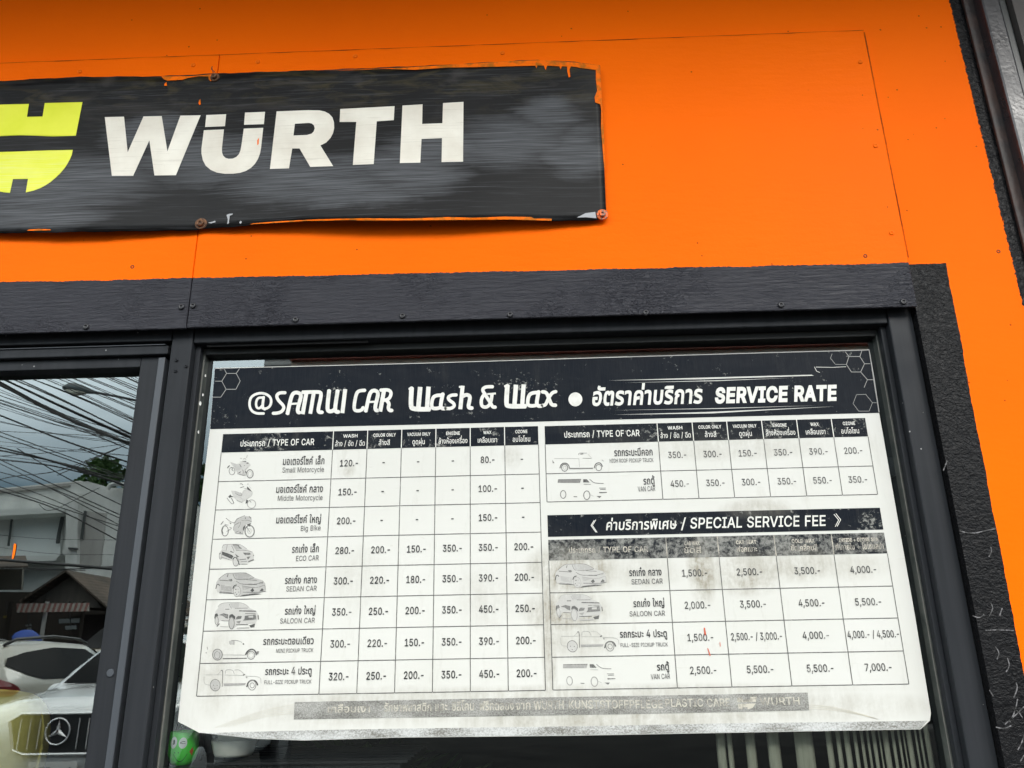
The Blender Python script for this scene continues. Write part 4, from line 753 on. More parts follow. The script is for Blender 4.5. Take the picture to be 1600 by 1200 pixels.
# ------------------------------------------------------------------ the price board
PY = -0.004
board = thing('price_board', 'large white car wash price board with black heading stuck on the shop window', 'price board', (0, 0, 0))
K = 1.25+PY
LX = [v*K for v in (-.4070, -.2615, -.2167, -.1721, -.1276, -.0830, -.0385, .0049)]
RX = [v*K for v in (.0135, .1584, .2033, .2476, .2921, .3367, .3808, .4239)]
SX = [v*K for v in (.0135, .1582, .2211, .2901, .3598, .4239)]
def Zk(v): return ZC+v*K
LZ = [Zk(v) for v in (.2795, .2548, .2165, .1800, .1432, .1064, .0697, .0330, -.0039, -.0404)]
RZ = [Zk(v) for v in (.2792, .2548, .2165, .1805)]
SZ = [Zk(v) for v in (.1638, .1370, .1333, .1083, .0698, .0330, -.0040, -.0402)]
def grime(nb):
    """dirt rubbed into the print: 0 clean, 1 dirty"""
    n1 = nb.rng(nb.noise(1.0, 6, .7, v=nb.scale((26, 1, 17)), dist=.7), .36, .66)
    n2 = nb.rng(nb.noise(1.0, 5, .7, v=nb.scale((90, 1, 9), (2, 0, 3), (0, .55, 0))), .40, .66)
    n3 = nb.rng(nb.noise(1.0, 6, .75, v=nb.scale((130, 1, 110))), .42, .66)
    def B(px, py, rx, ry):
        p = U(px, py, PY); return nb.blob(p.x, p.z, rx/1000, ry/1000)
    d = None
    for a in ((895, 890, 85, 48, .85), (885, 955, 80, 40, .75), (905, 1000, 70, 40, .35), (1096, 890, 26, 62, .95), (1165, 895, 70, 42, .65), (1245, 880, 80, 34, .55), (1330, 885, 70, 26, .3), (1150, 700, 190, 26, .30), (1185, 795, 70, 20, .5), (1010, 895, 70, 30, .3),
              (858, 1000, 14, 140, .65), (340, 1050, 45, 80, .32), (560, 905, 60, 60, .2), (760, 930, 60, 60, .2), (960, 1120, 330, 28, .55), (600, 1105, 260, 34, .42), (1250, 1105, 240, 26, .35), (480, 1115, 160, 30, .22), (860, 1085, 560, 16, .4), (1060, 690, 200, 30, .14), (800, 712, 20, 26, .35), (545, 735, 14, 14, .45)):
        q = nb.math('MULTIPLY', B(*a[:4]), a[4]); d = q if d is None else nb.math('MAXIMUM', d, q)
    tex = nb.math('ADD', nb.math('MULTIPLY', n1, .45), nb.math('ADD', nb.math('MULTIPLY', n2, .30), nb.math('MULTIPLY', n3, .25)))
    amb = nb.math('MULTIPLY', nb.rng(nb.noise(1.0, 6, .7, v=nb.scale((40, 1, 9), (8, 0, 2))), .56, .80), .26)
    return nb.math('MAXIMUM', nb.math('MULTIPLY', nb.math('MULTIPLY', d, 1.75), tex, clamp=True), amb)
def build_paper(nb):
    a = nb.mix(nb.rng(nb.noise(5, 5), .3, .7), (.572, .572, .533), (.60, .60, .568))
    g = grime(nb)
    a = nb.mix(nb.math('MULTIPLY', g, .9), a, (.25, .225, .17))
    hair = nb.math('MULTIPLY', nb.math('GREATER_THAN', nb.noise(1.0, 2, .5, v=nb.scale((16, 1, 120), rot=(0, .5, 0)), dist=3), .735), .22)
    nb.col(nb.mix(hair, a, (.45, .43, .38)))
    nb.rough(.42); nb.bump(nb.noise(3.0, 2), .06, .006)
m_paper = mat('white_plastic_board', (.82, .82, .79), .42, spec=.15, build=build_paper)
def build_ink(wear):
    def f(nb):
        base = nb.mix(nb.rng(nb.noise(1.0, 2, v=nb.scale((900, 1, 30))), .35, .65), (.006, .0085, .0135), (.011, .014, .019))
        n = nb.noise(1.0, 6, .78, v=nb.scale((120, 1, 120)), dist=.3); big = nb.noise(20, 3)
        th = .985-.10*wear; sp = nb.rng(nb.math('ADD', n, nb.math('MULTIPLY', big, .55)), th-.012-.03*wear, th+.02+.05*wear)
        dust = nb.math('GREATER_THAN', nb.noise(1.0, 2, v=nb.scale((420, 1, 420))), .735)
        base = nb.mix(nb.math('MULTIPLY', dust, .16), base, (.12, .12, .115))
        hz = nb.rng(nb.noise(1.0, 5, .7, v=nb.scale((15, 1, 26)), dist=.8), .42, .72)
        base = nb.mix(nb.math('MULTIPLY', hz, .02+.25*wear), base, (.055, .056, .055))
        g = grime(nb)
        base = nb.mix(nb.math('MULTIPLY', g, .55*min(1, wear)), base, (.30, .285, .24))
        nb.col(nb.mix(nb.math('MULTIPLY', sp, .62), base, (.38, .38, .35)))
        nb.rough(.40)
    return f
m_ink0 = mat('black_printed_band', (.025, .027, .03), .4, spec=.05, build=build_ink(.35))
m_ink1 = mat('scratched_black_printed_band', (.025, .027, .03), .4, spec=.05, build=build_ink(.8))
m_ink2 = mat('badly_worn_black_printed_band', (.025, .027, .03), .4, spec=.05, build=build_ink(2.2))
def build_fade(c, keep):
    def f(nb):
        n = nb.noise(1.0, 5, .7, v=nb.scale((75, 1, 75)))
        k = nb.rng(n, .52+.1*(keep-.5), .70, 1.0, 1-keep)
        nb.col(nb.mix(k, (.53, .525, .485), c)); nb.rough(.45)
    return f
m_t1 = mat('dark_print', (.05, .05, .05), .45, build=build_fade((.020, .020, .020), .28))
m_t2 = mat('grey_print', (.2, .2, .2), .45, build=build_fade((.10, .10, .095), .45))
m_t3 = mat('faded_print', (.3, .3, .3), .45, build=build_fade((.045, .045, .043), .55))
m_line = mat('thin_grey_print', (.13, .13, .13), .45, build=build_fade((.085, .085, .08), .35))
m_wt = mat('white_print', (.78, .775, .74), .42, build=lambda nb: nb.col(nb.mix(nb.math('MULTIPLY', nb.rng(nb.noise(1.0, 5, .7, v=nb.scale((50, 1, 50))), .5, .72), .45), (.64, .635, .595), (.33, .32, .28))))
m_wt2 = mat('worn_beige_print', (.5, .48, .42), .45, build=lambda nb: nb.col(nb.mix(nb.rng(nb.noise(1.0, 5, .75, v=nb.scale((90, 1, 90))), .42, .58), (.52, .48, .40), (.20, .19, .165))))
m_dim = mat('dim_grey_print', (.3, .3, .29), .45)
def build_grain(nb):
    n = nb.noise(1.0, 4, .8, v=nb.scale((420, 1, 520))); b = nb.noise(1.0, 5, .65, v=nb.scale((16, 1, 40)))
    k = nb.rng(nb.math('ADD', n, nb.math('MULTIPLY', nb.math('SUBTRACT', b, .5), .75)), .32, .70)
    nb.col(nb.mix(k, (.085, .081, .070), (.40, .40, .375))); nb.rough(.5)
m_grain = mat('worn_speckled_print', (.4, .4, .39), .5, build=build_grain)
def build_edge(nb):
    n = nb.noise(1.0, 4, .85, v=nb.scale((300, 1, 420))); b = nb.noise(1.0, 5, .65, v=nb.scale((9, 1, 30)))
    k = nb.rng(nb.math('ADD', n, nb.math('MULTIPLY', nb.math('SUBTRACT', b, .5), .9)), .34, .60)
    nb.col(nb.mix(k, (.13, .125, .105), (.52, .53, .52))); nb.rough(.5)
m_edge = mat('flaking_speckled_edge_print', (.45, .45, .44), .5, build=build_edge)
ident = lambda a, b: (a, b)
OUT = [(336, 575), (660, 567), (980, 557), (1358, 546), (1373.7, 645), (1400, 794.6), (1429.4, 960), (1454.6, 1114), (1453, 1126), (1438.4, 1139.5), (1120, 1145.4), (900, 1149.5), (620, 1152.5), (476, 1157), (400, 1154.5), (311, 1144.8), (278, 1127.5), (314.6, 780), (328.1, 670.5)]
def waver(p, i): return p
sh = MB().prism([U(a, b, PY) for a, b in OUT], (0, .0022, 0)); obj('sheet', sh, m_paper, board, recalc=True)
L1, L2, L3 = PY-.0004, PY-.0007, PY-.0010
bd = MB(); shape(bd, [[(335.8, 576), (660, 568), (980, 558), (1357.4, 547), (1372.5, 643), (1373.4, 645), (660, 663.3), (328.4, 670.5)]], ident, L1); obj('heading_band', bd, m_ink0, board)
wl_ = MB(); shape(wl_, stroke([(980, 557.6), (1200, 551), (1358, 546.8), (1366, 592), (1373.6, 644)], 1.3), ident, L2); obj('edge_line', wl_, m_dim, board)
def rect(mb, x0, x1, z0, z1, y): mb.add([(x0, y, z0), (x1, y, z0), (x1, y, z1), (x0, y, z1)], [(0, 1, 2, 3)])
LW = .00115
def table(xs, zs, head, minks, hdr_gap=True):
    """head: number of header rows at the top"""
    b = MB(); rect(b, xs[0], xs[-1], zs[1], zs[0], L1); obj('table_header', b, minks, board)
    gw = MB()
    for x in xs[1:-1]: rect(gw, x-.0007, x+.0007, zs[1], zs[0], L2)
    obj('header_divider', gw, m_wt2 if minks is m_ink2 else m_wt, board)
    gl = MB()
    for x in xs: rect(gl, x-LW/2, x+LW/2, zs[-1], zs[1]-.0003, L1)
    for z in zs[2:]:
        for a, c in zip(xs, xs[1:]): rect(gl, a+LW/2, c-LW/2, z-LW/2, z+LW/2, L1)
    obj('table_grid', gl, m_line, board)
table(LX, LZ, 1, m_ink1); table(RX, RZ, 1, m_ink1); table(SX, SZ[2:], 1, m_ink2)
b = MB(); rect(b, SX[0], SX[-1], SZ[1], SZ[0], L1); obj('special_fee_band', b, m_ink1, board)

def cell(mb, s, x0, x1, z0, z1, cap, bold=.012, dz=0.0, per=.0168, dx=0.0):
    """price centred in a table cell"""
    gl, a, b = layout(s, bold); wd = (b-a)*cap/.509*(.63 if '/' in s else .76); c = (x0+x1)/2+dx; z = (z0+z1)/2-cap/2+dz
    text(mb, s, c-wd/2, c+wd/2, z, z, cap, L2, bold=bold)
pr = [["120", "-", "-", "-", "80", "-"], ["150", "-", "-", "-", "100", "-"], ["200", "-", "-", "-", "150", "-"], ["280", "200", "150", "350", "350", "200"], ["300", "220", "180", "350", "390", "200"],
      ["350", "250", "200", "350", "450", "250"], ["300", "220", "150", "350", "390", "200"], ["320", "250", "200", "350", "450", "200"]]
def price(s): return s if s == '-' else s+'.-'
CAP = .0102
for r, row in enumerate(pr):
    mb = MB()
    for c, s in enumerate(row): cell(mb, price(s), LX[c+1], LX[c+2], LZ[r+2], LZ[r+1], CAP, bold=.015, dz=.0012)
    obj('price_row', mb, m_t1, board)
for r, row in enumerate([["350", "300", "150", "350", "390", "200"], ["450", "350", "300", "350", "550", "350"]]):
    mb = MB()
    for c, s in enumerate(row): cell(mb, price(s), RX[c+1], RX[c+2], RZ[r+2], RZ[r+1], CAP, bold=.006, dz=.0016)
    obj('price_row', mb, m_t3, board)
for r, row in enumerate([["1,500.-", "2,500.-", "3,500.-", "4,000.-"], ["2,000.-", "3,500.-", "4,500.-", "5,500.-"], ["1,500.-", "2,500.- / 3,000.-", "4,000.-", "4,000.- / 4,500.-"], ["2,500.-", "5,500.-", "5,500.-", "7,000.-"]]):
    mb = MB()
    for c, s in enumerate(row): cell(mb, s, SX[c+1], SX[c+2], SZ[r+4], SZ[r+3], .0100, bold=.010, dz=.0010)
    obj('price_row', mb, m_t3, board)
heads = (("WASH", "ล้าง / อัด / ฉีด", .42, .86), ("COLOR ONLY", "ล้างสี", .66, .33), ("VACUUM ONLY", "ดูดฝุ่น", .68, .36), ("ENGINE", "ล้างห้องเครื่อง", .40, .84), ("WAX", "เคลือบเงา", .24, .56), ("OZONE", "อบโอโซน", .36, .52))
for xs, zs, lab, nm in ((LX, LZ, (375.4, 490.8, 697.5, 695.0), 0), (RX, RZ, (881.9, 999.7, 683.6, 681.2), 0)):
    mb = MB(); tpx(mb, "ประเภทรถ / TYPE OF CAR", *lab, 9.6, L2, bold=.012)
    for c, (en, th, w1, w2) in enumerate(heads):
        x0, x1 = xs[c+1], xs[c+2]; cx = (x0+x1)/2; h = zs[0]-zs[1]; wd = x1-x0
        text(mb, en, cx-wd*w1/2, cx+wd*w1/2, zs[0]-h*.36, zs[0]-h*.36, .0052, L2, bold=.02)
        text(mb, th, cx-wd*w2/2, cx+wd*w2/2, zs[1]+h*.18, zs[1]+h*.18, .0088, L2, bold=.006)
    obj('header_lettering', mb, m_wt, board)
mb = MB(); tpx(mb, "ประเภทรถ / TYPE OF CAR", 889, 1013, 863.8, 862.2, 8.6, L2, bold=.012)
for c, (en, th, w1, w2) in enumerate((("CAR WAX", "ขัดสี", .3, .34), ("CAR SEAT", "ฟอกเบาะ", .36, .36), ("COLD WAX", "ขัดเคลือบสี", .4, .46), ("INSIDE + OZONE SPA", "ทำภายใน + โอโซนสปา", .74, .90))):
    x0, x1 = SX[c+1], SX[c+2]; cx = (x0+x1)/2; h = SZ[2]-SZ[3]; wd = x1-x0
    text(mb, en, cx-wd*w1/2, cx+wd*w1/2, SZ[2]-h*.40, SZ[2]-h*.40, .0052, L2, bold=.03)
    text(mb, th, cx-wd*w2/2, cx+wd*w2/2, SZ[3]+h*.22, SZ[3]+h*.22, .0088, L2, bold=.012)
obj('header_lettering', mb, m_wt2, board)
mb = MB(); tpx(mb, "ค่าบริการพิเศษ / SPECIAL SERVICE FEE", 947, 1290, 828.2, 821.4, 16.2, L2, bold=.012, shear=.14)
for q in ([(931, 812), (925.5, 821), (933, 832)], [(928.5, 813), (923.5, 821), (931, 831.5)], [(1303, 803.5), (1310.5, 812.5), (1305, 823)], [(1306, 802.5), (1313.5, 812), (1308, 822.5)]): shape(mb, stroke(q, 1.1), ident, L2)
obj('special_fee_lettering', mb, m_wt, board)
lab = (("มอเตอร์ไซค์ เล็ก", 441.8, 506.6, 725.6, "Small Motorcycle", 441, 506, 738), ("มอเตอร์ไซค์ กลาง", 431.3, 504.4, 769.4, "Middle Motorcycle", 433.9, 503.9, 782), ("มอเตอร์ไซค์ ใหญ่", 431.3, 501.3, 817, "Big Bike", 469.8, 500.7, 829.3),
       ("รถเก๋ง เล็ก", 456, 498, 863, "ECO CAR", 462.4, 497.8, 876.2), ("รถเก๋ง กลาง", 444.9, 495, 911.5, "SEDAN CAR", 447, 494.6, 923.8), ("รถเก๋ง ใหญ่", 444.9, 492.5, 959.5, "SALOON CAR", 437.4, 491.6, 973.9),
       ("รถกระบะตอนเดียว", 411, 489.9, 1006.8, "MINI PICKUP TRUCK", 431.3, 489.4, 1019.4), ("รถกระบะ 4 ประตู", 414, 486.7, 1053.9, "FULL-SIZE PICKUP TRUCK", 412.9, 486.4, 1068.6),
       ("รถกระบะมีคอก", 960, 1019.9, 711.9, "HIGH ROOF PICKUP TRUCK", 952.8, 1021.2, 722.4), ("รถตู้", 1005.7, 1023.3, 756.5, "VAN CAR", 997, 1024, 767.8),
       ("รถเก๋ง กลาง", 983.4, 1034, 899.4, "SEDAN CAR", 987, 1035.7, 912.6), ("รถเก๋ง ใหญ่", 990, 1038.4, 947.8, "SALOON CAR", 984, 1039.4, 962.8), ("รถกระบะ 4 ประตู", 968.8, 1042.5, 995.6, "FULL-SIZE PICKUP TRUCK", 969.8, 1043.6, 1010.6), ("รถตู้", 1027, 1046, 1047, "VAN CAR", 1017.3, 1047.2, 1061))
for i, (th, a, b_, z, en, c, d, z2) in enumerate(lab):
    mb = MB(); tpx(mb, th, a, b_, z+.6, z-.6, 11.6, L2, bold=.013)
    small = 'PICKUP' in en
    tpx(mb, en, c, d, z2+.4, z2-.8, 6.0 if small else 8.0, L2, mi=1, bold=.004)
    obj('row_label', mb, [m_t1, m_t2], board)
# heading: shop name in heavy rounded letters, then the Thai and English heading
zA, zB = zt(375, 585, 6.154), zt(625, 585, 5.517)
def inked(mb, strokes, tf, y):
    for pts, wd, cl in strokes:
        pts = [tf(*p) for p in smooth_line(pts, 2, cl)]
        shape(mb, stroke(pts, wd/(6.154 if tf is zA else 5.517), cl), ident, y)
def letters(groups, tf):
    for g_ in groups:
        cs = []
        for pts, wd in g_:
            pp = [tf(*p) for p in (smooth_line(pts, 2) if len(pts) > 2 else pts)]
            cs += stroke(pp, .9*wd/(6.154 if tf is zA else 5.517))
        shape(title, cs, ident, L2)
title = MB()
letters([[([(232, 376), (150, 376), (102, 342), (88, 280), (105, 215), (165, 182), (235, 180), (292, 215), (302, 262), (290, 305), (252, 332), (215, 325)], 27), ([(222, 222), (172, 224), (152, 270), (158, 318), (186, 330), (214, 300)], 25), ([(228, 212), (214, 320), (240, 336)], 28)],
         [([(436, 176), (378, 176), (348, 205), (368, 250), (415, 295), (424, 325), (398, 362), (350, 374), (318, 374)], 34)],
         [([(455, 384), (492, 215), (515, 178), (550, 172), (584, 188), (586, 222), (552, 335), (558, 366), (572, 366)], 40), ([(480, 284), (556, 280)], 22)],
         [([(602, 382), (640, 166)], 42), ([(598, 172), (735, 168), (778, 172), (780, 210), (750, 340), (758, 364), (790, 364)], 39), ([(676, 378), (708, 185)], 40)],
         [([(858, 150), (840, 300), (844, 354), (882, 356), (908, 340)], 42), ([(940, 150), (912, 330), (922, 360), (946, 360)], 42)],
         [([(1012, 142), (984, 372)], 42)],
         [([(1202, 153), (1148, 156), (1118, 180), (1096, 300), (1100, 346), (1140, 352), (1172, 342), (1184, 318)], 36)],
         [([(1208, 360), (1242, 200), (1262, 162), (1296, 152), (1326, 170), (1326, 205), (1298, 312), (1304, 346), (1324, 346)], 40), ([(1232, 266), (1310, 262)], 22)],
         [([(1348, 357), (1386, 148)], 43), ([(1350, 152), (1425, 146), (1456, 172), (1444, 222), (1412, 246), (1380, 248)], 36), ([(1405, 245), (1436, 280), (1424, 322), (1436, 346), (1460, 346)], 38)]], zA)
letters([[([(100, 113), (92, 270), (108, 300), (258, 300)], 44), ([(174, 108), (156, 312)], 44), ([(246, 106), (232, 310)], 42), ([(74, 125), (110, 122)], 20)],
         [([(372, 180), (312, 180), (282, 200), (270, 262), (280, 294), (322, 294), (356, 282)], 34), ([(370, 164), (348, 268), (358, 294), (390, 294)], 36)],
         [([(487, 177), (440, 178), (410, 200), (428, 226), (464, 248), (470, 274), (440, 294), (390, 294)], 31)],
         [([(540, 98), (520, 300)], 38), ([(508, 108), (545, 106)], 18), ([(530, 195), (572, 172), (604, 186), (600, 226), (588, 276), (598, 290), (620, 290)], 36)],
         [([(800, 106), (738, 106), (708, 130), (728, 165), (788, 258), (798, 282), (822, 282)], 32), ([(735, 165), (704, 200), (698, 255), (715, 282), (752, 282), (782, 250), (794, 168)], 32), ([(752, 170), (826, 164)], 18)],
         [([(926, 92), (915, 255), (930, 276), (1085, 274)], 44), ([(1000, 89), (985, 286)], 42), ([(1066, 86), (1052, 284)], 40), ([(898, 103), (935, 100)], 20)],
         [([(1198, 156), (1140, 158), (1110, 180), (1098, 242), (1108, 270), (1150, 272), (1184, 262)], 34), ([(1196, 144), (1176, 248), (1186, 272), (1220, 272)], 36)],
         [([(1226, 150), (1262, 154), (1285, 210), (1306, 264), (1342, 266)], 34), ([(1345, 148), (1312, 156), (1276, 210), (1256, 264), (1226, 268)], 32)],
         ], zB)
shape(title, [ell(1512, 215, 60, 60, 28)], zB, L2)
tpx(title, "อัตราค่าบริการ", 924.5, 1097, 633.2, 629.3, 27.5, L2, bold=.022, shear=.16)
tpx(title, "SERVICE RATE", 1116.5, 1307, 628.9, 624.6, 21.8, L2, bold=.042, shear=.16)
obj('heading_lettering', title, m_wt, board)
hx = MB(); z3, z4 = zt(300, 540, 4.444), zt(980, 540, 3.81)
def hexl(pl, tf, w): shape(hx, stroke([tf(*p) for p in pl], w), ident, L2)
for q in ([(160, 247), (207, 247), (240, 193), (218, 152)], [(240, 193), (307, 193), (330, 160)], [(307, 193), (335, 245), (305, 303), (237, 303), (207, 247)], [(237, 303), (200, 358), (140, 358)]): hexl(q, z3, .8)
for q in ([(1320, 65), (1385, 65), (1413, 108), (1390, 157), (1335, 157), (1305, 112), (1320, 65)], [(1320, 65), (1298, 36)], [(1385, 65), (1398, 28)], [(1413, 108), (1448, 108)], [(1390, 157), (1430, 203), (1466, 203)], [(1430, 203), (1410, 250)]): hexl(q, z4, .8)
for q in ([(1365, 292), (1420, 290), (1460, 340), (1440, 390), (1378, 390), (1345, 345), (1365, 292)], [(1460, 340), (1490, 340)], [(1305, 112), (1240, 112), (1210, 75), (1220, 48)]): hexl(q, z4, .55)
obj('honeycomb_pattern', hx, m_dim, board)
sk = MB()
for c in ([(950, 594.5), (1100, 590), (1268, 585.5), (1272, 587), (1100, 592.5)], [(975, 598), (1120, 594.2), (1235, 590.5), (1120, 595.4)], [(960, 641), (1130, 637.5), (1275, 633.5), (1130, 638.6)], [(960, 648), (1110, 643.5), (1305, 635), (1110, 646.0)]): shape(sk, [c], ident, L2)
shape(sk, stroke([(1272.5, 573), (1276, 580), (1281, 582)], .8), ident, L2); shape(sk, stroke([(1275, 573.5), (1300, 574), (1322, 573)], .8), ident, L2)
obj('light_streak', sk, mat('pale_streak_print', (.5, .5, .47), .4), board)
# worn strips at the foot of the board
fs_ = MB(); shape(fs_, [[(460.3, 1097), (620, 1094), (860, 1089.5), (1120, 1085), (1262, 1082), (1264.5, 1110), (1000, 1115.5), (620, 1121.5), (459, 1124.2)]], ident, L1); obj('footer_strip', fs_, m_grain, board)
fe = MB(); shape(fe, [[(318, 1145.5), (462, 1141.5), (620, 1138.5), (900, 1134.8), (1120, 1130.5), (1448.5, 1126.3), (1438.2, 1138.6), (1120, 1144.6), (900, 1148.7), (620, 1151.6), (476, 1156), (400, 1153.6)]], ident, L1); obj('bottom_edge_strip', fe, m_edge, board)
ft = MB()
for s, a, b_, z, cp in (("เคลือบเงา", 512, 578, 1113.2, 12), ("รักษาพลาสติก", 600, 674, 1111.3, 13), ("และ", 680, 699, 1110.5, 14), ("ซิลิโคน", 706, 740.6, 1110, 14), ("ฟรีทดลอง", 749, 803, 1109.5, 14), ("จาก", 806, 829, 1108.8, 14), ("WURTH", 834, 881, 1108.4, 13.2), ("KUNSTSTOFFPFLEGE", 889, 1036, 1106.8, 12.4), ("PLASTIC CARE", 1040, 1141, 1104, 12), ("WURTH", 1188, 1250, 1101.2, 11.4)): tpx(ft, s, a, b_, z+.3, z-.5, cp, L2, bold=.012)
shape(ft, [[(1152, 1090), (1160, 1089.5), (1160, 1093), (1172, 1092.5), (1172, 1089), (1183, 1088.5), (1181, 1096.5), (1152, 1097.5)]], ident, L2); shape(ft, [[(1153, 1100), (1181, 1099), (1176, 1106), (1168, 1108.5), (1168, 1105), (1160, 1105.5), (1160, 1109), (1154, 1107)]], ident, L2)
obj('footer_lettering', ft, mat('pale_beige_print', (.62, .59, .5), .45, build=lambda nb: nb.col(nb.mix(nb.rng(nb.noise(1.0, 5, .75, v=nb.scale((70, 1, 70))), .45, .6), (.50, .475, .40), (.20, .19, .165)))), board)
sw = MB()
for k in range(5): shape(sw, stroke(smooth_line([(336+k*7, 1137-k*.6), (380, 1120+k*2.0), (420, 1108+k*2.6), (459, 1100.5+k*3.4)], 2), .38), ident, L1)
for k in range(3): shape(sw, stroke(smooth_line([(1264, 1101+k*3), (1300, 1104+k*2.4), (1345, 1115+k), (1372, 1124)], 2), .6), ident, L1)
obj('swoosh_print', sw, mat('faint_beige_print', (.55, .52, .43), .5), board)
rd = MB()
for c in ([(1099.6, 980.5), (1101.5, 981), (1103.2, 990), (1102, 994), (1100.3, 989)], [(1105, 1012.5), (1106.5, 1013), (1110.5, 1024), (1109, 1025)], [(1124.4, 1003), (1125.3, 1003), (1126, 1010), (1125.1, 1010.5)]): shape(rd, [c], ident, L3)
obj('paint_fleck', rd, mat('dried_red_paint', (.55, .09, .035), .5), board)

# drawings of the vehicles: strokes and tints of printed grey
def build_tint(v):
    q = v*.62 if v < .3 else v*.84
    def f(nb):
        n = nb.noise(1.0, 4, .75, v=nb.scale((330, 1, 330))); b = nb.noise(1.0, 3, .6, v=nb.scale((90, 1, 90), (6, 0, 2)))
        k = nb.rng(nb.math('ADD', nb.math('MULTIPLY', n, .6), nb.math('MULTIPLY', b, .4)), .50, .74)
        nb.col(nb.mix(k, (q, q*.985, q*.93), (v*.45+.29, v*.45+.287, v*.45+.262))); nb.rough(.45)
    return f
GREY = [mat('print_tint', (v, v*.985, v*.93), .45, build=build_tint(v)) for v in (.03, .08, .16, .25, .34, .43, .51)]
def gi(g): return min(range(7), key=lambda i: abs((.03, .08, .16, .25, .34, .43, .51)[i]-g**2.0*.62))
def drawing(items, ox, oy, k, tf2=None):
    mb = MB(); y = PY-.0003; n = 0
    for it in items:
        kind, g = it[0], it[1]; g = g*.96
        y -= .000012
        z_ = zt(ox, oy, k); tf = (lambda a, b: tf2(*z_(a, b))) if tf2 else z_
        if kind == 'f': shape(mb, [it[2]], tf, y, gi(min(1, g)))
        elif kind == 'l':
            pts = [tf(*p) for p in smooth_line(it[3], 2)] if len(it[3]) > 2 else [tf(*p) for p in it[3]]
            shape(mb, stroke(pts, it[2]/k), ident, y, gi(g))
        elif kind == 'e':
            cx, cy, rx, ry = it[3]; pts = [tf(*p) for p in ell(cx, cy, rx, ry, 22)]
            shape(mb, stroke(pts, it[2]/k, True), ident, y, gi(g))
        elif kind == 'd':
            cx, cy, rx, ry = it[2]; shape(mb, [ell(cx, cy, rx, ry, 14)], tf, y, gi(g))
    return obj('vehicle_drawing', mb, GREY, board)
sc1 = [('f', .95, [(410, 440), (600, 500), (700, 480), (760, 420), (900, 430), (1030, 540), (960, 610), (880, 700), (860, 850), (640, 800), (560, 690)]), ('l', .8, 8, [(700, 500), (770, 660), (800, 830)]), ('l', .8, 8, [(400, 440), (480, 560), (600, 640)]), ('f', .9, [(410, 440), (500, 480), (600, 510), (690, 500), (740, 590), (700, 700), (560, 690), (520, 560)]), ('e', .62, 18, (450, 720, 90, 118)), ('e', .66, 28, (1010, 805, 100, 130)), ('e', .78, 8, (1010, 805, 55, 75)), ('f', .3, [(300, 600), (370, 535), (380, 560), (310, 640)]), ('f', .45, [(760, 405), (900, 405), (880, 445), (820, 435)]),
       ('f', .55, [(880, 470), (960, 450), (980, 480), (930, 495)]), ('l', .5, 25, [(690, 510), (740, 590)]), ('f', .38, [(640, 775), (740, 720), (700, 775)]), ('l', .55, 14, [(620, 800), (780, 850), (880, 845)]), ('l', .68, 10, [(860, 850), (860, 700), (900, 630), (960, 600)]), ('l', .45, 25, [(880, 720), (890, 790)]), ('l', .6, 14, [(930, 220), (905, 310)]),
       ('l', .72, 20, [(700, 320), (760, 325)]), ('l', .6, 14, [(800, 350), (850, 320), (890, 360)]), ('l', .78, 8, [(690, 440), (730, 420), (900, 430), (980, 470), (1030, 540)]), ('l', .55, 14, [(430, 610), (480, 650), (430, 670), (500, 720)]), ('l', .62, 14, [(780, 680), (815, 740), (790, 810)]), ('l', .5, 14, [(820, 550), (860, 550)])]
sc2 = [('f', .95, [(420, 430), (560, 440), (740, 540), (800, 420), (920, 380), (1050, 450), (1080, 560), (1000, 640), (880, 730), (780, 800), (600, 745), (500, 640)]), ('l', .8, 8, [(780, 560), (820, 440), (900, 390)]), ('l', .8, 8, [(1090, 480), (1080, 570), (1010, 640), (900, 700)]), ('l', .82, 8, [(500, 640), (640, 620), (760, 660), (790, 790)]), ('e', .72, 24, (1060, 850, 130, 130)), ('l', .68, 18, [(290, 660), (380, 780), (450, 850), (500, 830)]), ('f', .38, [(330, 620), (400, 550), (420, 590), (480, 610), (370, 660)]), ('l', .45, 16, [(430, 600), (490, 630)]), ('l', .48, 20, [(430, 660), (470, 740), (510, 820)]), ('f', .84, [(510, 460), (560, 440), (690, 490), (770, 560), (730, 600), (640, 570)]),
       ('l', .58, 12, [(550, 510), (650, 580), (730, 600), (770, 560), (710, 490)]), ('f', .22, [(920, 300), (960, 330), (1090, 480), (1040, 450), (920, 390)]), ('l', .42, 18, [(700, 345), (830, 305)]), ('l', .58, 16, [(700, 225), (740, 205), (790, 250)]), ('l', .62, 18, [(950, 205), (945, 250)]), ('l', .65, 12, [(830, 365), (910, 370)]), ('l', .78, 8, [(980, 290), (1050, 370)]),
       ('f', .42, [(870, 835), (900, 710), (960, 740), (920, 830)]), ('l', .55, 20, [(1000, 750), (1050, 800)]), ('l', .68, 14, [(600, 740), (770, 805)])]
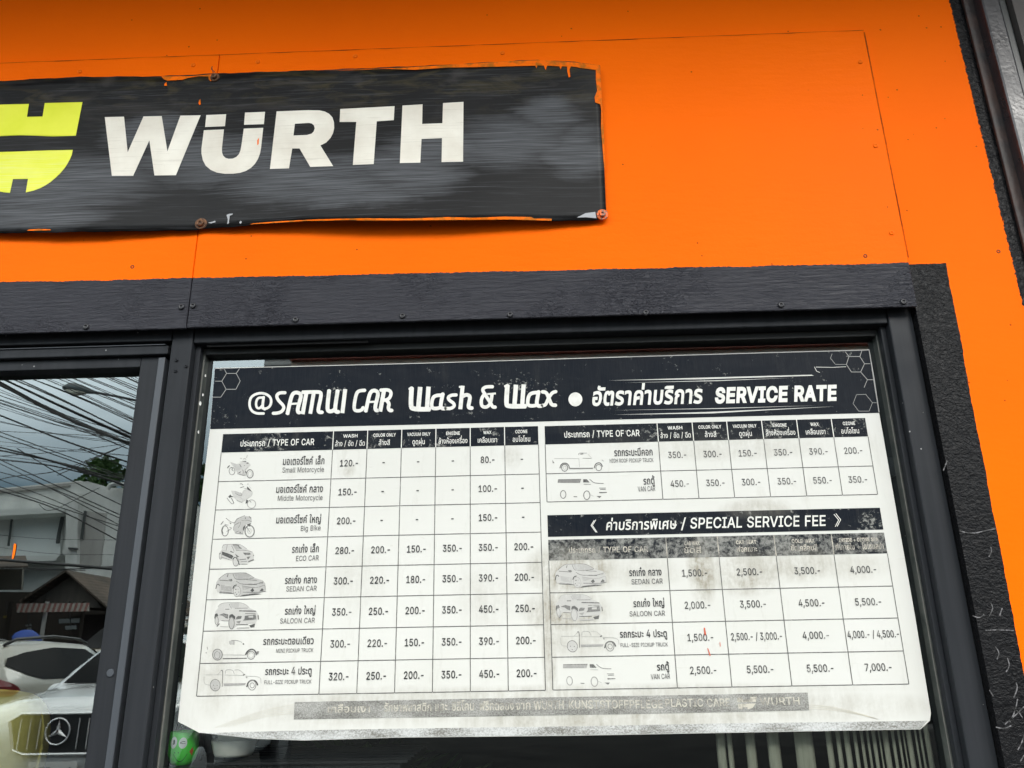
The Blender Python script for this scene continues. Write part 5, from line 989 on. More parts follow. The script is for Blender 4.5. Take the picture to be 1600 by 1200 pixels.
bike = [('f', .88, [(600, 450), (700, 300), (950, 220), (1150, 250), (1170, 410), (980, 490), (900, 640), (900, 780), (640, 760), (600, 640), (620, 520)]), ('e', .64, 24, (330, 690, 105, 160)), ('l', .32, 22, [(280, 580), (230, 670), (270, 770)]), ('e', .7, 34, (1100, 700, 145, 182)), ('e', .74, 10, (1090, 690, 60, 80)), ('f', .32, [(900, 570), (980, 500), (950, 600), (910, 690), (885, 640)]),
        ('f', .38, [(1010, 490), (1140, 440), (1110, 560), (1070, 540)]), ('l', .58, 14, [(360, 290), (480, 390), (600, 440), (650, 430), (700, 310), (950, 210)]), ('l', .32, 24, [(480, 430), (520, 470)]), ('l', .58, 20, [(200, 490), (280, 390)]), ('l', .53, 12, [(600, 680), (600, 520), (780, 430)]), ('l', .62, 16, [(640, 760), (900, 790)]), ('l', .55, 12, [(670, 730), (760, 690)]), ('f', .32, [(780, 750), (800, 710), (830, 750)]),
        ('l', .58, 10, [(820, 410), (800, 520), (740, 600)]), ('l', .62, 14, [(850, 360), (1050, 350), (1160, 410)]), ('d', .3, (970, 290, 16, 16)), ('l', .5, 20, [(1080, 230), (1140, 300)]), ('l', .53, 14, [(470, 570), (550, 600), (480, 650), (380, 710)]), ('l', .58, 18, [(1000, 560), (1060, 640), (1100, 720)]), ('l', .62, 16, [(320, 490), (430, 510)])]
eco = [('f', .93, [(250, 480), (330, 380), (370, 210), (640, 200), (900, 200), (1110, 350), (1290, 450), (1340, 520), (1330, 700), (1170, 780), (900, 840), (640, 720), (320, 650), (260, 640)]), ('f', .8, [(670, 230), (860, 220), (960, 340), (780, 400)]), ('l', .65, 12, [(340, 330), (380, 210), (640, 210), (900, 200), (1110, 350)]), ('l', .45, 22, [(670, 230), (850, 225), (870, 310), (950, 340)]), ('l', .48, 14, [(780, 410), (1000, 380), (1290, 450)]),
       ('f', .36, [(330, 445), (640, 540), (690, 600), (640, 670), (340, 540)]), ('l', .2, 16, [(330, 440), (640, 540), (690, 600)]), ('l', .42, 30, [(600, 430), (700, 470)]), ('l', .48, 14, [(640, 250), (700, 380), (720, 440)]), ('f', .5, [(990, 470), (1220, 470), (1230, 540), (1060, 550)]), ('f', .52, [(1100, 600), (1230, 590), (1150, 690)]), ('l', .52, 22, [(880, 690), (1090, 670)]), ('l', .58, 36, [(1160, 750), (1330, 690)]),
       ('f', .55, [(740, 500), (880, 600), (800, 610)]), ('d', .92, (770, 750, 88, 138)), ('e', .58, 14, (770, 750, 90, 140)), ('l', .22, 22, [(670, 680), (720, 610), (780, 620), (850, 760), (880, 850)]), ('e', .66, 12, (290, 580, 40, 95)), ('l', .32, 20, [(250, 520), (290, 480)]), ('l', .62, 14, [(330, 610), (600, 700)]), ('l', .58, 14, [(940, 750), (1120, 740)]), ('l', .62, 14, [(950, 830), (1130, 830)]), ('l', .42, 20, [(1330, 540), (1320, 580)]), ('l', .68, 14, [(500, 230), (470, 400)]), ('l', .72, 10, [(330, 390), (480, 420)])]
sedan = [('f', .90, [(120, 640), (140, 480), (200, 400), (340, 280), (430, 235), (940, 215), (1170, 360), (1400, 430), (1470, 520), (1470, 690), (1330, 780), (830, 860), (600, 800), (220, 760)]), ('f', .82, [(620, 245), (930, 225), (1160, 365), (940, 400), (680, 405)]), ('l', .58, 12, [(200, 400), (340, 280), (430, 235), (600, 235), (940, 215), (1170, 360)]), ('l', .58, 14, [(590, 250), (640, 380), (700, 410), (920, 410), (1160, 370)]), ('l', .58, 18, [(230, 425), (560, 450)]), ('l', .38, 18, [(460, 260), (435, 340)]),
         ('f', .55, [(470, 400), (560, 390), (580, 440), (510, 460)]), ('f', .8, [(260, 550), (560, 600), (560, 740), (280, 700)]), ('d', .94, (185, 655, 42, 105)), ('l', .22, 20, [(125, 660), (150, 550), (190, 525), (225, 570)]), ('d', .95, (705, 730, 105, 148)), ('e', .66, 12, (700, 730, 98, 143)), ('l', .15, 26, [(590, 650), (620, 580), (690, 555)]), ('d', .35, (670, 675, 14, 18)), ('d', .7, (730, 670, 10, 14)), ('d', .45, (650, 760, 12, 14)), ('d', .45, (690, 810, 12, 14)), ('d', .5, (750, 750, 10, 14)),
         ('l', .62, 18, [(240, 740), (560, 770)]), ('l', .36, 14, [(220, 770), (600, 790)]), ('f', .42, [(760, 872), (1370, 805), (1180, 785), (850, 828)]), ('f', .76, [(840, 570), (1100, 620), (920, 690), (850, 680)]), ('l', .58, 14, [(680, 450), (800, 540), (1230, 540), (1420, 470)]), ('l', .52, 22, [(1010, 535), (1240, 540)]), ('l', .58, 14, [(950, 410), (1240, 430)]), ('f', .38, [(1060, 700), (1130, 640), (1170, 710), (1110, 750)]), ('f', .42, [(1310, 730), (1380, 640), (1430, 690), (1400, 720)]),
         ('l', .62, 10, [(840, 580), (1130, 630), (1300, 620), (1470, 540), (1470, 690)]), ('l', .58, 14, [(860, 750), (1300, 760), (1480, 720)]), ('f', .6, [(1290, 500), (1420, 460), (1400, 520)])]
salo = [('f', .95, [(180, 620), (200, 440), (290, 330), (330, 240), (470, 200), (900, 200), (1040, 260), (1120, 340), (1310, 430), (1370, 540), (1300, 760), (850, 800), (700, 900), (560, 700), (330, 690), (250, 840)]), ('f', .84, [(600, 220), (850, 200), (830, 330), (720, 350), (630, 330)]), ('l', .68, 10, [(270, 330), (320, 240), (470, 200), (700, 200), (900, 200), (1040, 260), (1120, 340)]), ('l', .62, 14, [(580, 240), (600, 300), (640, 360)]), ('l', .38, 20, [(470, 380), (580, 380)]), ('f', .38, [(850, 410), (1300, 420), (1310, 450), (840, 440)]), ('l', .52, 14, [(730, 355), (1080, 350)]),
        ('f', .4, [(170, 600), (190, 510), (250, 490), (280, 560), (200, 620), (190, 690)]), ('e', .62, 16, (235, 690, 45, 110)), ('l', .58, 30, [(240, 850), (310, 770)]), ('f', .38, [(570, 600), (590, 530), (660, 510), (740, 580), (740, 680), (690, 620), (640, 600), (590, 640)]), ('d', .9, (640, 760, 78, 165)), ('e', .64, 22, (640, 760, 75, 160)), ('f', .56, [(300, 540), (420, 490), (550, 520), (540, 640), (480, 620), (400, 560)]), ('f', .48, [(820, 560), (920, 570), (900, 640), (760, 660), (770, 600)]), ('f', .5, [(1000, 560), (1300, 520), (1310, 660), (950, 690), (990, 640)]),
        ('l', .58, 16, [(1010, 500), (1300, 500)]), ('f', .7, [(760, 720), (900, 690), (850, 780)]), ('f', .88, [(1100, 560), (1230, 550), (1230, 610), (1100, 610)]), ('f', .42, [(1120, 820), (1280, 770), (1260, 870), (1160, 880)]), ('l', .52, 18, [(760, 800), (1090, 800)]), ('l', .84, 40, [(780, 900), (1120, 880)]), ('l', .75, 14, [(330, 850), (560, 860)]), ('l', .58, 12, [(360, 690), (560, 700)]), ('l', .42, 22, [(1360, 540), (1370, 660)])]
mini = [('f', .9, [(700, 340), (820, 340), (820, 440), (700, 420)]), ('l', .74, 10, [(690, 340), (700, 420), (740, 440)]), ('l', .78, 22, [(810, 360), (810, 440)]), ('l', .7, 12, [(740, 330), (880, 325), (1010, 380)]), ('l', .48, 36, [(1030, 430), (1060, 410)]), ('d', .84, (395, 685, 125, 140)), ('e', .64, 20, (395, 685, 122, 138)), ('e', .66, 12, (390, 700, 70, 90)), ('l', .38, 34, [(1100, 690), (1130, 620), (1200, 560), (1290, 550), (1350, 610), (1370, 690)]), ('e', .5, 16, (1235, 700, 95, 100)), ('e', .74, 8, (1235, 700, 60, 64)),
        ('l', .72, 10, [(530, 690), (1100, 695)]), ('l', .5, 24, [(530, 785), (1130, 775)]), ('l', .75, 26, [(140, 490), (150, 560)]), ('d', .75, (115, 640, 16, 18)), ('f', .66, [(1380, 600), (1440, 600), (1420, 670), (1370, 690)])]
full = [('d', .9, (390, 600, 115, 135)), ('l', .64, 18, [(520, 260), (570, 250), (550, 640)]), ('l', .78, 8, [(440, 360), (540, 260)]), ('l', .73, 12, [(620, 340), (630, 240), (800, 245), (830, 350)]), ('l', .8, 10, [(830, 250), (950, 240), (1060, 350)]), ('l', .82, 8, [(600, 365), (1060, 375)]), ('l', .68, 28, [(1030, 370), (1080, 350)]), ('l', .84, 8, [(150, 360), (540, 360)]), ('l', .8, 10, [(130, 400), (130, 580), (270, 600)]), ('e', .66, 14, (390, 600, 115, 135)), ('d', .5, (350, 600, 10, 12)), ('d', .5, (435, 605, 10, 12)), ('d', .5, (380, 680, 10, 12)),
        ('l', .45, 30, [(1120, 640), (1150, 530), (1240, 475), (1340, 510), (1370, 600)]), ('e', .68, 14, (1240, 600, 90, 115)), ('e', .66, 12, (1245, 605, 50, 58)), ('f', .76, [(580, 560), (1100, 550), (1080, 600), (590, 620)]), ('l', .78, 8, [(1090, 390), (1440, 400), (1450, 560)]), ('l', .78, 30, [(1100, 410), (1130, 430)])]
high = [('l', .72, 8, [(100, 440), (740, 440)]), ('l', .74, 8, [(740, 440), (760, 660)]), ('l', .58, 10, [(735, 350), (740, 290), (950, 300)]), ('l', .45, 20, [(780, 325), (860, 320)]), ('l', .64, 10, [(840, 430), (1040, 440), (1080, 425)]), ('l', .82, 6, [(980, 330), (1060, 410)]), ('f', .64, [(50, 480), (110, 560), (60, 560)]), ('l', .52, 26, [(250, 690), (270, 610), (330, 560), (420, 560), (480, 620), (500, 700)]), ('e', .54, 20, (370, 680, 80, 90)), ('e', .74, 8, (370, 680, 40, 45)), ('l', .64, 32, [(500, 700), (1110, 695)]), ('l', .4, 22, [(1140, 690), (1170, 590), (1230, 550), (1310, 555), (1360, 650)]), ('e', .64, 20, (1260, 675, 75, 80)), ('l', .64, 12, [(1340, 475), (1385, 510)])]
van = [('f', .68, [(190, 310), (770, 295), (740, 390), (180, 390)]), ('l', .46, 16, [(190, 310), (770, 300)]), ('f', .36, [(820, 300), (910, 300), (980, 380), (820, 380)]), ('l', .55, 14, [(980, 300), (1060, 370), (1130, 400), (1330, 405)]), ('l', .64, 12, [(830, 425), (1010, 430)]), ('e', .64, 20, (320, 680, 68, 98)), ('e', .64, 22, (910, 700, 78, 108)), ('l', .58, 14, [(1220, 520), (1385, 520)]), ('l', .54, 14, [(1240, 555), (1385, 550)]), ('f', .56, [(1220, 620), (1420, 620), (1410, 640), (1230, 650)]), ('f', .54, [(1150, 720), (1280, 720), (1230, 770)]), ('l', .5, 20, [(580, 735), (670, 740)]), ('l', .74, 8, [(1000, 690), (1080, 725)])]
drawing(sc1, 340, 700, 20); drawing(sc2, 340, 745, 20); drawing(bike, 335, 795, 20); drawing(eco, 330, 840, 20); drawing(sedan, 330, 882, 17.39); drawing(salo, 325, 930, 17.39); drawing(mini, 315, 980, 16); drawing(full, 310, 1030, 14.81)
drawing(high, 860, 690, 16.67); drawing(van, 860, 730, 16)
def aff(x0, y0, x1, y1, X0, Y0, X1, Y1): return lambda a, b: (X0+(a-x0)*(X1-X0)/(x1-x0)+(b-y0)*.06, Y0+(b-y0)*(Y1-Y0)/(y1-y0))
lift = lambda L, q: [((t[0], min(1.0, t[1]*(1-q)+q))+tuple(t[2:])) for t in L]
drawing(lift(sedan, .30), 330, 882, 17.39, aff(336, 894, 416, 931, 865, 880, 947, 917)); drawing(lift(salo, .30), 325, 930, 17.39, aff(334, 941, 404, 984, 866, 928, 940, 971))
drawing(lift(full, .12), 310, 1030, 14.81, aff(317, 1045, 407, 1079, 873, 985, 965, 1018)); drawing(lift(van, .22), 860, 730, 16, aff(871, 748, 949, 781, 879, 1037, 961, 1073))

# ------------------------------------------------------------------ inside the shop
m_room = mat('dark_interior_paint', (.010, .011, .013), .9)
room = thing('interior_room', 'dark shop interior seen through the window glass below the price board', 'room', (0, 0, 0))
obj('back_wall', MB().box(-3.4, 3.4, 3.0, 3.1, 0, 2.6), m_room, room)
obj('side_wall', MB().box(-3.5, -3.4, .15, 3.1, 0, 2.6), m_room, room); obj('side_wall', MB().box(3.4, 3.5, .15, 3.1, 0, 2.6), m_room, room)
obj('ceiling', MB().box(-3.5, 3.5, .15, 3.1, 2.6, 2.68), m_room, room)
obj('floor_tiles', MB().box(-3.4, 3.4, .15, 3.0, -.002, .004), mat('grey_floor_tiles', (.03, .03, .032), .6), room)
blind = thing('vertical_blind', 'pale grey green vertical blind hanging behind the lower right of the window', 'blind', (0, 0, 0))
m_slat = mat('grey_green_blind_fabric', (.50, .53, .44), .85, build=lambda nb: nb.col(nb.mix(nb.rng(nb.noise(1.0, 3, v=nb.scale((300, 300, 20))), .3, .7), (.34, .345, .27), (.42, .425, .34))))
obj('headrail', MB().box(U(1118, 900, .04).x, U(1450, 900, .04).x, .025, .06, 1.66, 1.69), m_alu_lt, blind)
for a, b in ((-12, 58), (62, 108), (190, 264), (340, 432), (530, 665), (745, 802), (815, 862), (870, 926), (935, 976), (985, 1022), (1028, 1061), (1066, 1108), (1111, 1134), (1139, 1196), (1200, 1239), (1244, 1277), (1280, 1301), (1305, 1358), (1362, 1391), (1395, 1426), (1430, 1486)):
    xa = U(1120+a/4.444, 1146, .04).x; xb = U(1120+b/4.444, 1146, .04).x; n = 6; vs = []; fs = []
    tw = .0045 if b-a < 60 else .002
    for z in (.55, 1.66):
        for k in range(n+1):
            t = k/n; vs.append((xa+(xb-xa)*t, .04+tw*(t-.5)*2-.004*math.sin(math.pi*t), z))
    for k in range(n): fs.append((k, k+1, n+2+k, n+1+k))
    m_ = MB().add(vs, fs); o = obj('slat', m_, m_slat, blind, smooth=True, recalc=False)
    s_ = o.modifiers.new('solid', 'SOLIDIFY'); s_.thickness = .0008
# shelf behind the glass, frog planter, white planter, plants
shelf = thing('plant_shelf', 'black metal plant shelf with a slim post just behind the left of the window', 'shelf', (0, 0, 0))
m_shelf = mat('black_shelf_metal', (.014, .014, .016), .4)
sp = U(311.5, 1170, .095); zs_ = U(300, 1197, .03).z
obj('post', MB().box(sp.x-.004, sp.x+.004, .09, .10, 0, U(311, 1100, .095).z), m_shelf, shelf)
obj('shelf_board', MB().box(U(262, 1196, .03).x, U(640, 1196, .1).x, .008, .30, zs_-.012, zs_), m_shelf, shelf)
rk = MB()
for k in range(7): rk.box(U(330, 1190, .05).x, U(640, 1190, .05).x, .03+.035*k, .035+.035*k, zs_+.0004, zs_+.004)
obj('rib', rk, m_shelf, shelf)
fc = U(286.5, 1168, .042); rr = abs(U(309.5, 1168, .042).x-U(265, 1168, .042).x)/2; fh = U(285, 1142, .042).z-zs_
frog = thing('frog_planter', 'bright green frog face planter with a winking eye behind the window glass', 'planter', (fc.x, .042, zs_))
pr_ = [(.30, 0), (.62, .02), (.86, .16), (.98, .36), (1.0, .56), (.97, .80), (.95, .96), (.90, 1.0), (.84, .96), (.80, .6), (.02, .55)]
m_frog = mat('bright_green_glaze', (.08, .74, .06), .35, coat=.2)
obj('pot', MB().lathe((fc.x, .042, zs_), [(r*rr, h*fh) for r, h in pr_], 40), m_frog, frog, smooth=True)
def fsurf(u, v):    # u -1..1 across the face, v 0..1 up: point just in front of the pot
    a = math.asin(max(-1, min(1, u)))+.38
    for (r0, h0), (r1, h1) in zip(pr_[:8], pr_[1:8]):
        if h0 <= v <= h1: r = r0+(r1-r0)*(v-h0)/(h1-h0+1e-9); break
    else: r = .9
    return r, a, v
def face(cs, m, nm, off):
    mb = MB()
    vs2, fs2 = fill([ccw(c) for c in cs], 1e-6)
    out = []
    for u, v in vs2:
        r, a, h = fsurf(u, v); R = r*rr+off; out.append((fc.x+R*math.sin(a), .042-R*math.cos(a), zs_+h*fh))
    mb.add(out, fs2); obj(nm, mb, m, frog)
m_fw = mat('white_glaze', (.72, .76, .74), .4); m_fk = mat('black_glaze', (.012, .03, .012), .4); m_fr = mat('red_glaze', (.62, .10, .03), .4)
face([ell(-.62, .70, .20, .17, 18)], m_fw, 'eye', .0006); face([ell(-.04, .68, .27, .16, 18)], m_fw, 'eye', .0006)
face([ell(-.60, .71, .07, .075, 12)], m_fk, 'pupil', .0011); face(stroke([(-.22, .69), (-.05, .73), (.10, .72)], .018)+stroke([(-.2, .68), (0, .665), (.12, .68)], .015), m_fk, 'wink', .0011)
face(stroke(smooth_line([(-.58, .36), (-.40, .20), (-.15, .13), (.12, .20), (.30, .36)], 2), .02), m_fk, 'mouth', .0006)
face([ell(-.50, .41, .025, .02, 8)], m_fk, 'nostril', .0006); face([ell(-.27, .41, .025, .02, 8)], m_fk, 'nostril', .0006); face([[(.42, .42), (.62, .30), (.66, .44), (.58, .55)]], m_fr, 'cheek', .0006)
face(stroke([(-.92, .585), (.92, .60)], .022), m_fk, 'seam', .0004)
wc = U(366, 1165, .06); wr = abs(U(400, 1165, .06).x-U(331, 1165, .06).x)/2
m_pot = mat('cream_glazed_pot', (.52, .51, .45), .45, build=lambda nb: nb.col(nb.mix(nb.rng(nb.noise(40, 3), .3, .7), (.62, .60, .53), (.72, .70, .62))))
pot = thing('flower_pot', 'cream white flower pot standing in a wide saucer behind the window glass', 'flower pot', (wc.x, .06, zs_))
zt_ = U(366, 1184, .03).z
obj('saucer', MB().lathe((wc.x, .06, zt_), [(.05*wr, 0), (.78*wr, 0), (.86*wr, .004), (1.0*wr, .021), (.98*wr, .023), (.84*wr, .010), (.05*wr, .008)], 40), m_pot, pot, smooth=True)
obj('pot_body', MB().lathe((wc.x, .06, zt_+.0085), [(.05*wr, 0), (.70*wr, 0), (.84*wr, .055), (.80*wr, .057), (.66*wr, .02), (.05*wr, .018)], 40), m_pot, pot, smooth=True)
def leafy(name, label, c, n, spread, height, seed, ln, cols):
    rnd = random.Random(seed); t = thing(name, label, 'plant', c); mb = MB(); st = MB()
    for k in range(n):
        a = rnd.uniform(0, 6.283); r = rnd.random()**.6*spread; z = rnd.random()*height
        p = Vector(c)+Vector((r*math.cos(a), r*math.sin(a)*.6, z)); d = Vector((math.cos(a), math.sin(a)*.7, rnd.uniform(.1, 1.1))).normalized(); s = d.cross(Vector((0, 0, 1))).normalized()
        L = ln*rnd.uniform(.6, 1.2); W = L*.17; nn = s.cross(d)
        mb.add([p, p+d*L*.35+s*W+nn*L*.06, p+d*L*.75+s*W*.7+nn*L*.05, p+d*L, p+d*L*.75-s*W*.7+nn*L*.05, p+d*L*.35-s*W+nn*L*.06, p+d*L*.5-nn*L*.02], [(0, 1, 6), (1, 2, 6), (2, 3, 6), (3, 4, 6), (4, 5, 6), (5, 0, 6)], k % len(cols))
        if k % 5 == 0: st.tube([Vector(c)+Vector((0, 0, -.02)), Vector(c)*.5+p*.5, p], .0016, 5)
    obj('leaves', mb, cols, t); obj('stem', st, cols[0], t)
LEAF = [mat('leaf_green', g_, .5) for g_ in ((.035, .085, .022), (.06, .13, .03), (.10, .17, .07))]
PALE = [mat('variegated_leaf', g_, .5) for g_ in ((.20, .27, .18), (.06, .12, .05), (.30, .36, .27))]
q = U(283, 1085, .12); leafy('potted_plant', 'pale green leafy plant seen in the gap left of the price board', (q.x-.005, .12, q.z-.05), 60, .045, .17, 3, .07, PALE)
q = U(560, 1200, .3); leafy('potted_plant', 'dark green leafy plant low behind the window below the price board', (q.x, .3, q.z-.05), 60, .10, .07, 5, .07, LEAF)
q = U(600, 1205, .3); leafy('potted_plant', 'small dark green plant right of the other low plant behind the window', (q.x+.09, .3, q.z-.06), 34, .06, .05, 9, .06, LEAF)
q = U(296, 900, .16); rnd = random.Random(4)
basket = thing('woven_ornament', 'brown woven hanging ornament in the dark gap left of the price board', 'ornament', (q.x, .16, q.z))
bk = MB()
for k in range(9): bk.tube([(q.x+.012*math.sin(k*1.3), .16, q.z+.05-.018*k), (q.x+.018+.008*math.cos(k), .165, q.z+.042-.018*k), (q.x+.004, .155, q.z+.03-.018*k)], .006, 6)
obj('braid', bk, mat('brown_straw', (.19, .11, .06), .8), basket)
m_yel = mat('pale_yellow_fabric', (.72, .64, .17), .8, build=lambda nb: (nb.col(nb.mix(nb.rng(nb.noise(30, 4), .3, .7), (.56, .50, .12), (.66, .59, .17))), nb.bump(nb.noise(70, 3), .4, .003)))
yc = U(-14, 1168, .13); vs = []; fs = []; A, B_ = 28, 16
sgp = lambda v, e: math.copysign(abs(v)**e, v)
for j in range(B_+1):
    ph = -math.pi/2+math.pi*j/B_
    for i in range(A):
        th = 2*math.pi*i/A; vs.append((yc.x+.083*sgp(math.cos(ph), .6)*sgp(math.cos(th), .7), .13+.055*sgp(math.cos(ph), .6)*sgp(math.sin(th), .7), yc.z+.085*sgp(math.sin(ph), .8)))
for j in range(B_):
    for i in range(A): fs.append((j*A+i, j*A+(i+1) % A, (j+1)*A+(i+1) % A, (j+1)*A+i))
cu = thing('yellow_cushion', 'pale yellow padded cushion showing through the glass of the sliding door', 'cushion', (yc.x, .13, yc.z-.086))
obj('cover', MB().add(vs, fs), m_yel, cu, smooth=True)
obj('piping', MB().tube([(yc.x+.084*sgp(math.cos(t*.2618), .8), .13-.001, yc.z+.086*sgp(math.sin(t*.2618), .8)) for t in range(25)], .0022, 6), m_yel, cu, smooth=True)
st_ = thing('side_table', 'dark low side table carrying the yellow cushion behind the door', 'table', (yc.x, .22, 0))
zt2 = yc.z-.0875
obj('table_top', MB().box(yc.x-.2, yc.x+.12, .055, .40, zt2-.025, zt2), m_shelf, st_, bevel=.003)
for a in (-.18, .10):
    for b in (.08, .38): obj('leg', MB().box(yc.x+a-.012, yc.x+a+.012, b-.012, b+.012, .004, zt2-.0255), m_shelf, st_)

# ------------------------------------------------------------------ the street opposite, mirrored in the glass
m_tyre = mat('black_tyre', (.018, .018, .019), .8); m_rim = mat('silver_rim', (.45, .46, .47), .35, metal=.7); m_cglass = mat('dark_car_glass', (.005, .006, .007), .25, spec=.02)
m_chrome = mat('bright_chrome', (.80, .81, .82), .22, metal=.55); m_trim = mat('black_car_trim', (.016, .016, .017), .4); m_redl = mat('red_tail_lamp', (.16, .012, .016), .2); m_lamp = mat('clear_headlamp', (.42, .44, .46), .15)
def car(name, label, loc, head, sts, paint, side, rearg, windsh, wheelx, wr, front=None, tail=None, rails=None, mirror_x=.85, group='cars parked across from the shop'):
    o_z = loc[2] if len(loc) > 2 else 0
    t = thing(name, label, 'car', (loc[0], loc[1], o_z), group)
    h = Vector((head[0], head[1], 0)).normalized(); l = Vector((-h.y, h.x, 0)); o = Vector((loc[0], loc[1], loc[2] if len(loc) > 2 else 0))
    W = lambda x, y, z: o+h*x+l*y+Vector((0, 0, z))
    def lerp(x):
        for a, b in zip(sts, sts[1:]):
            if a[0] <= x <= b[0]: k = (x-a[0])/(b[0]-a[0]); return [a[i]+(b[i]-a[i])*k for i in range(7)]
        return list(sts[0] if x < sts[0][0] else sts[-1])
    xs = sorted(set([s[0] for s in sts]+[sts[0][0]+(sts[-1][0]-sts[0][0])*k/44 for k in range(45)]))
    rings = []
    for x in xs:
        _, zl, zb, zt, wl, wb, wt = lerp(x)
        half = [(0, zl), (wl*.88, zl), (wl, zl+.10), (wb*1.015, zl+(zb-zl)*.55), (wb*1.01, zb-.06), (wb, zb), (wb+(wt-wb)*.5, zb+(zt-zb)*.5), (wt, zt-.035), (wt*.86, zt-.004), (wt*.5, zt+.012), (0, zt+.018)]
        rings.append([W(x, -a, b) for a, b in half]+[W(x, a, b) for a, b in half[-2:0:-1]])
    n = len(rings[0]); vs = [p for r in rings for p in r]; fs = []
    for i in range(len(rings)-1):
        for k in range(n): fs.append((i*n+k, i*n+(k+1) % n, (i+1)*n+(k+1) % n, (i+1)*n+k))
    fs += [tuple(range(n)), tuple((len(rings)-1)*n+k for k in range(n))]
    body = obj('body', MB().add(vs, fs), paint, t, smooth=True)
    def sidey(x, z, off):
        _, zl, zb, zt, wl, wb, wt = lerp(x)
        if z <= zb: return wb*1.012+off
        return wb+(wt-wb)*min(1, (z-zb)/max(.05, zt-zb))+off
    def sidepoly(poly, nm, m, par, off=.012, th=.006):
        vs2, fs2 = fill([ccw(poly)], 1e-6) if False else (poly, [tuple(range(len(poly)))])
        for s in (-1, 1): obj(nm, MB().add([W(x, s*sidey(x, z, off), z) for x, z in vs2], fs2), m, par)
    def dense(poly, k=6): return [(a[0]+(b[0]-a[0])*i/k, a[1]+(b[1]-a[1])*i/k) for a, b in zip(poly, poly[1:]+poly[:1]) for i in range(k)]
    def sidefill(poly, nm, m, off=.012):
        pl = dense(poly); vsx = [Vector(p) for p in pl]; nn = len(pl); es = [(i, (i+1) % nn) for i in range(nn)]
        x = min(p[0] for p in pl)
        while x < max(p[0] for p in pl):
            z = min(p[1] for p in pl)
            while z < max(p[1] for p in pl): vsx.append(Vector((x+.013, z+.017))); z += .11
            x += .15
        ov, _, of, _, _, _ = delaunay_2d_cdt(vsx, es, [], 0, 1e-5)
        fs2 = [tuple(f) for f in of if wind(sum((ov[i] for i in f), Vector((0, 0)))/len(f), [pl])]
        for s in (-1, 1): obj(nm, MB().add([W(v.x, s*sidey(v.x, v.y, off), v.y) for v in ov], fs2), m, t)
    sidefill(side, 'side_window', m_cglass)
    def topx(z, rear):
        pr_ = [(s[3], s[0]) for s in sts if (s[0] < 0) == rear]
        pr_ = sorted(pr_)
        for a, b in zip(pr_, pr_[1:]):
            if a[0] <= z <= b[0]: return a[1]+(b[1]-a[1])*(z-a[0])/(b[0]-a[0]+1e-9)
        return pr_[-1][1]
    def glass(nm, z0, z1, w0, w1, rear, m=m_cglass, off=.022):
        vs2 = []; fs2 = []; N = 6
        for j in range(N+1):
            z = z0+(z1-z0)*j/N; wd = w0+(w1-w0)*j/N; x = topx(z, rear)+(-off if rear else off)
            for s in (-1, -.5, 0, .5, 1): vs2.append(W(x, s*wd, z+.02))
        for j in range(N):
            for k in range(4): a = j*5+k; fs2.append((a, a+1, a+6, a+5))
        obj(nm, MB().add(vs2, fs2), m, t, smooth=True)
    glass('rear_window', *rearg, True); glass('windscreen', *windsh, False)
    for x in wheelx:
        for s in (-1, 1):
            yb = lerp(x)[5]*1.012
            def cyl(prof, m, nm, par):
                mb = MB(); N = 26; vv = []; ff = []
                for r, y in prof:
                    for k in range(N): a = 2*math.pi*k/N; vv.append(W(x+r*math.cos(a), s*y, wr+r*math.sin(a)))
                for i in range(len(prof)-1):
                    for k in range(N): ff.append((i*N+k, i*N+(k+1) % N, (i+1)*N+(k+1) % N, (i+1)*N+k))
                ff.append(tuple((len(prof)-1)*N+k for k in range(N))); mb.add(vv, ff); return obj(nm, mb, m, par, smooth=True)
            cyl([(wr+.07, yb-.03), (wr+.07, yb+.004), (.02, yb+.004)], m_trim, 'wheel_arch', t)
            wh = cyl([(wr-.02, yb-.2), (wr, yb-.15), (wr, yb+.005), (wr-.03, yb+.018), (wr*.66, yb+.018), (wr*.64, yb+.008), (.01, yb+.008)], m_tyre, 'wheel', t)
            cyl([(wr*.63, yb+.010), (wr*.60, yb+.016), (wr*.3, yb+.012), (wr*.1, yb+.024), (.005, yb+.024)], m_rim, 'rim', wh)
    for x in (-.55, .42):
        for s in (-1, 1):
            y = s*(sidey(x, .93, .01)); a, b = (y, y+s*.03); obj('door_handle', MB().add([W(x+dx, yy, .92+dz) for dz in (0, .03) for yy in (a, b) for dx in (-.1, .1)], [(0, 2, 3, 1), (4, 5, 7, 6), (0, 1, 5, 4), (2, 6, 7, 3), (0, 4, 6, 2), (1, 3, 7, 5)]), m_trim, t)
    for s in (-1, 1):
        mc = (mirror_x, s*1.02, 1.10); mb = MB(); vv = []; ff = []
        for j in range(7):
            ph = -math.pi/2+math.pi*j/6
            for i in range(12): th = math.pi*2*i/12; vv.append(W(mc[0]+.075*math.cos(ph)*math.cos(th), mc[1]+.13*math.cos(ph)*math.sin(th), mc[2]+.085*math.sin(ph)))
        for j in range(6):
            for i in range(12): ff.append((j*12+i, j*12+(i+1) % 12, (j+1)*12+(i+1) % 12, (j+1)*12+i))
        mi = obj('wing_mirror', mb.add(vv, ff), paint, t, smooth=True)
        obj('mirror_arm', MB().tube([W(mirror_x, s*.88, 1.05), W(mirror_x, s*.98, 1.08)], .025, 6), m_trim, mi)
    if rails:
        for s in (-1, 1): obj('roof_rail', MB().tube([W(a, s*(lerp(a)[6]-.04), b) for a, b in rails], .022, 8), m_trim, t, smooth=True)
    if tail: sidefill(tail, 'tail_lamp', m_redl, .016)
    if front: front(t, W, lerp, sidefill)
    return t
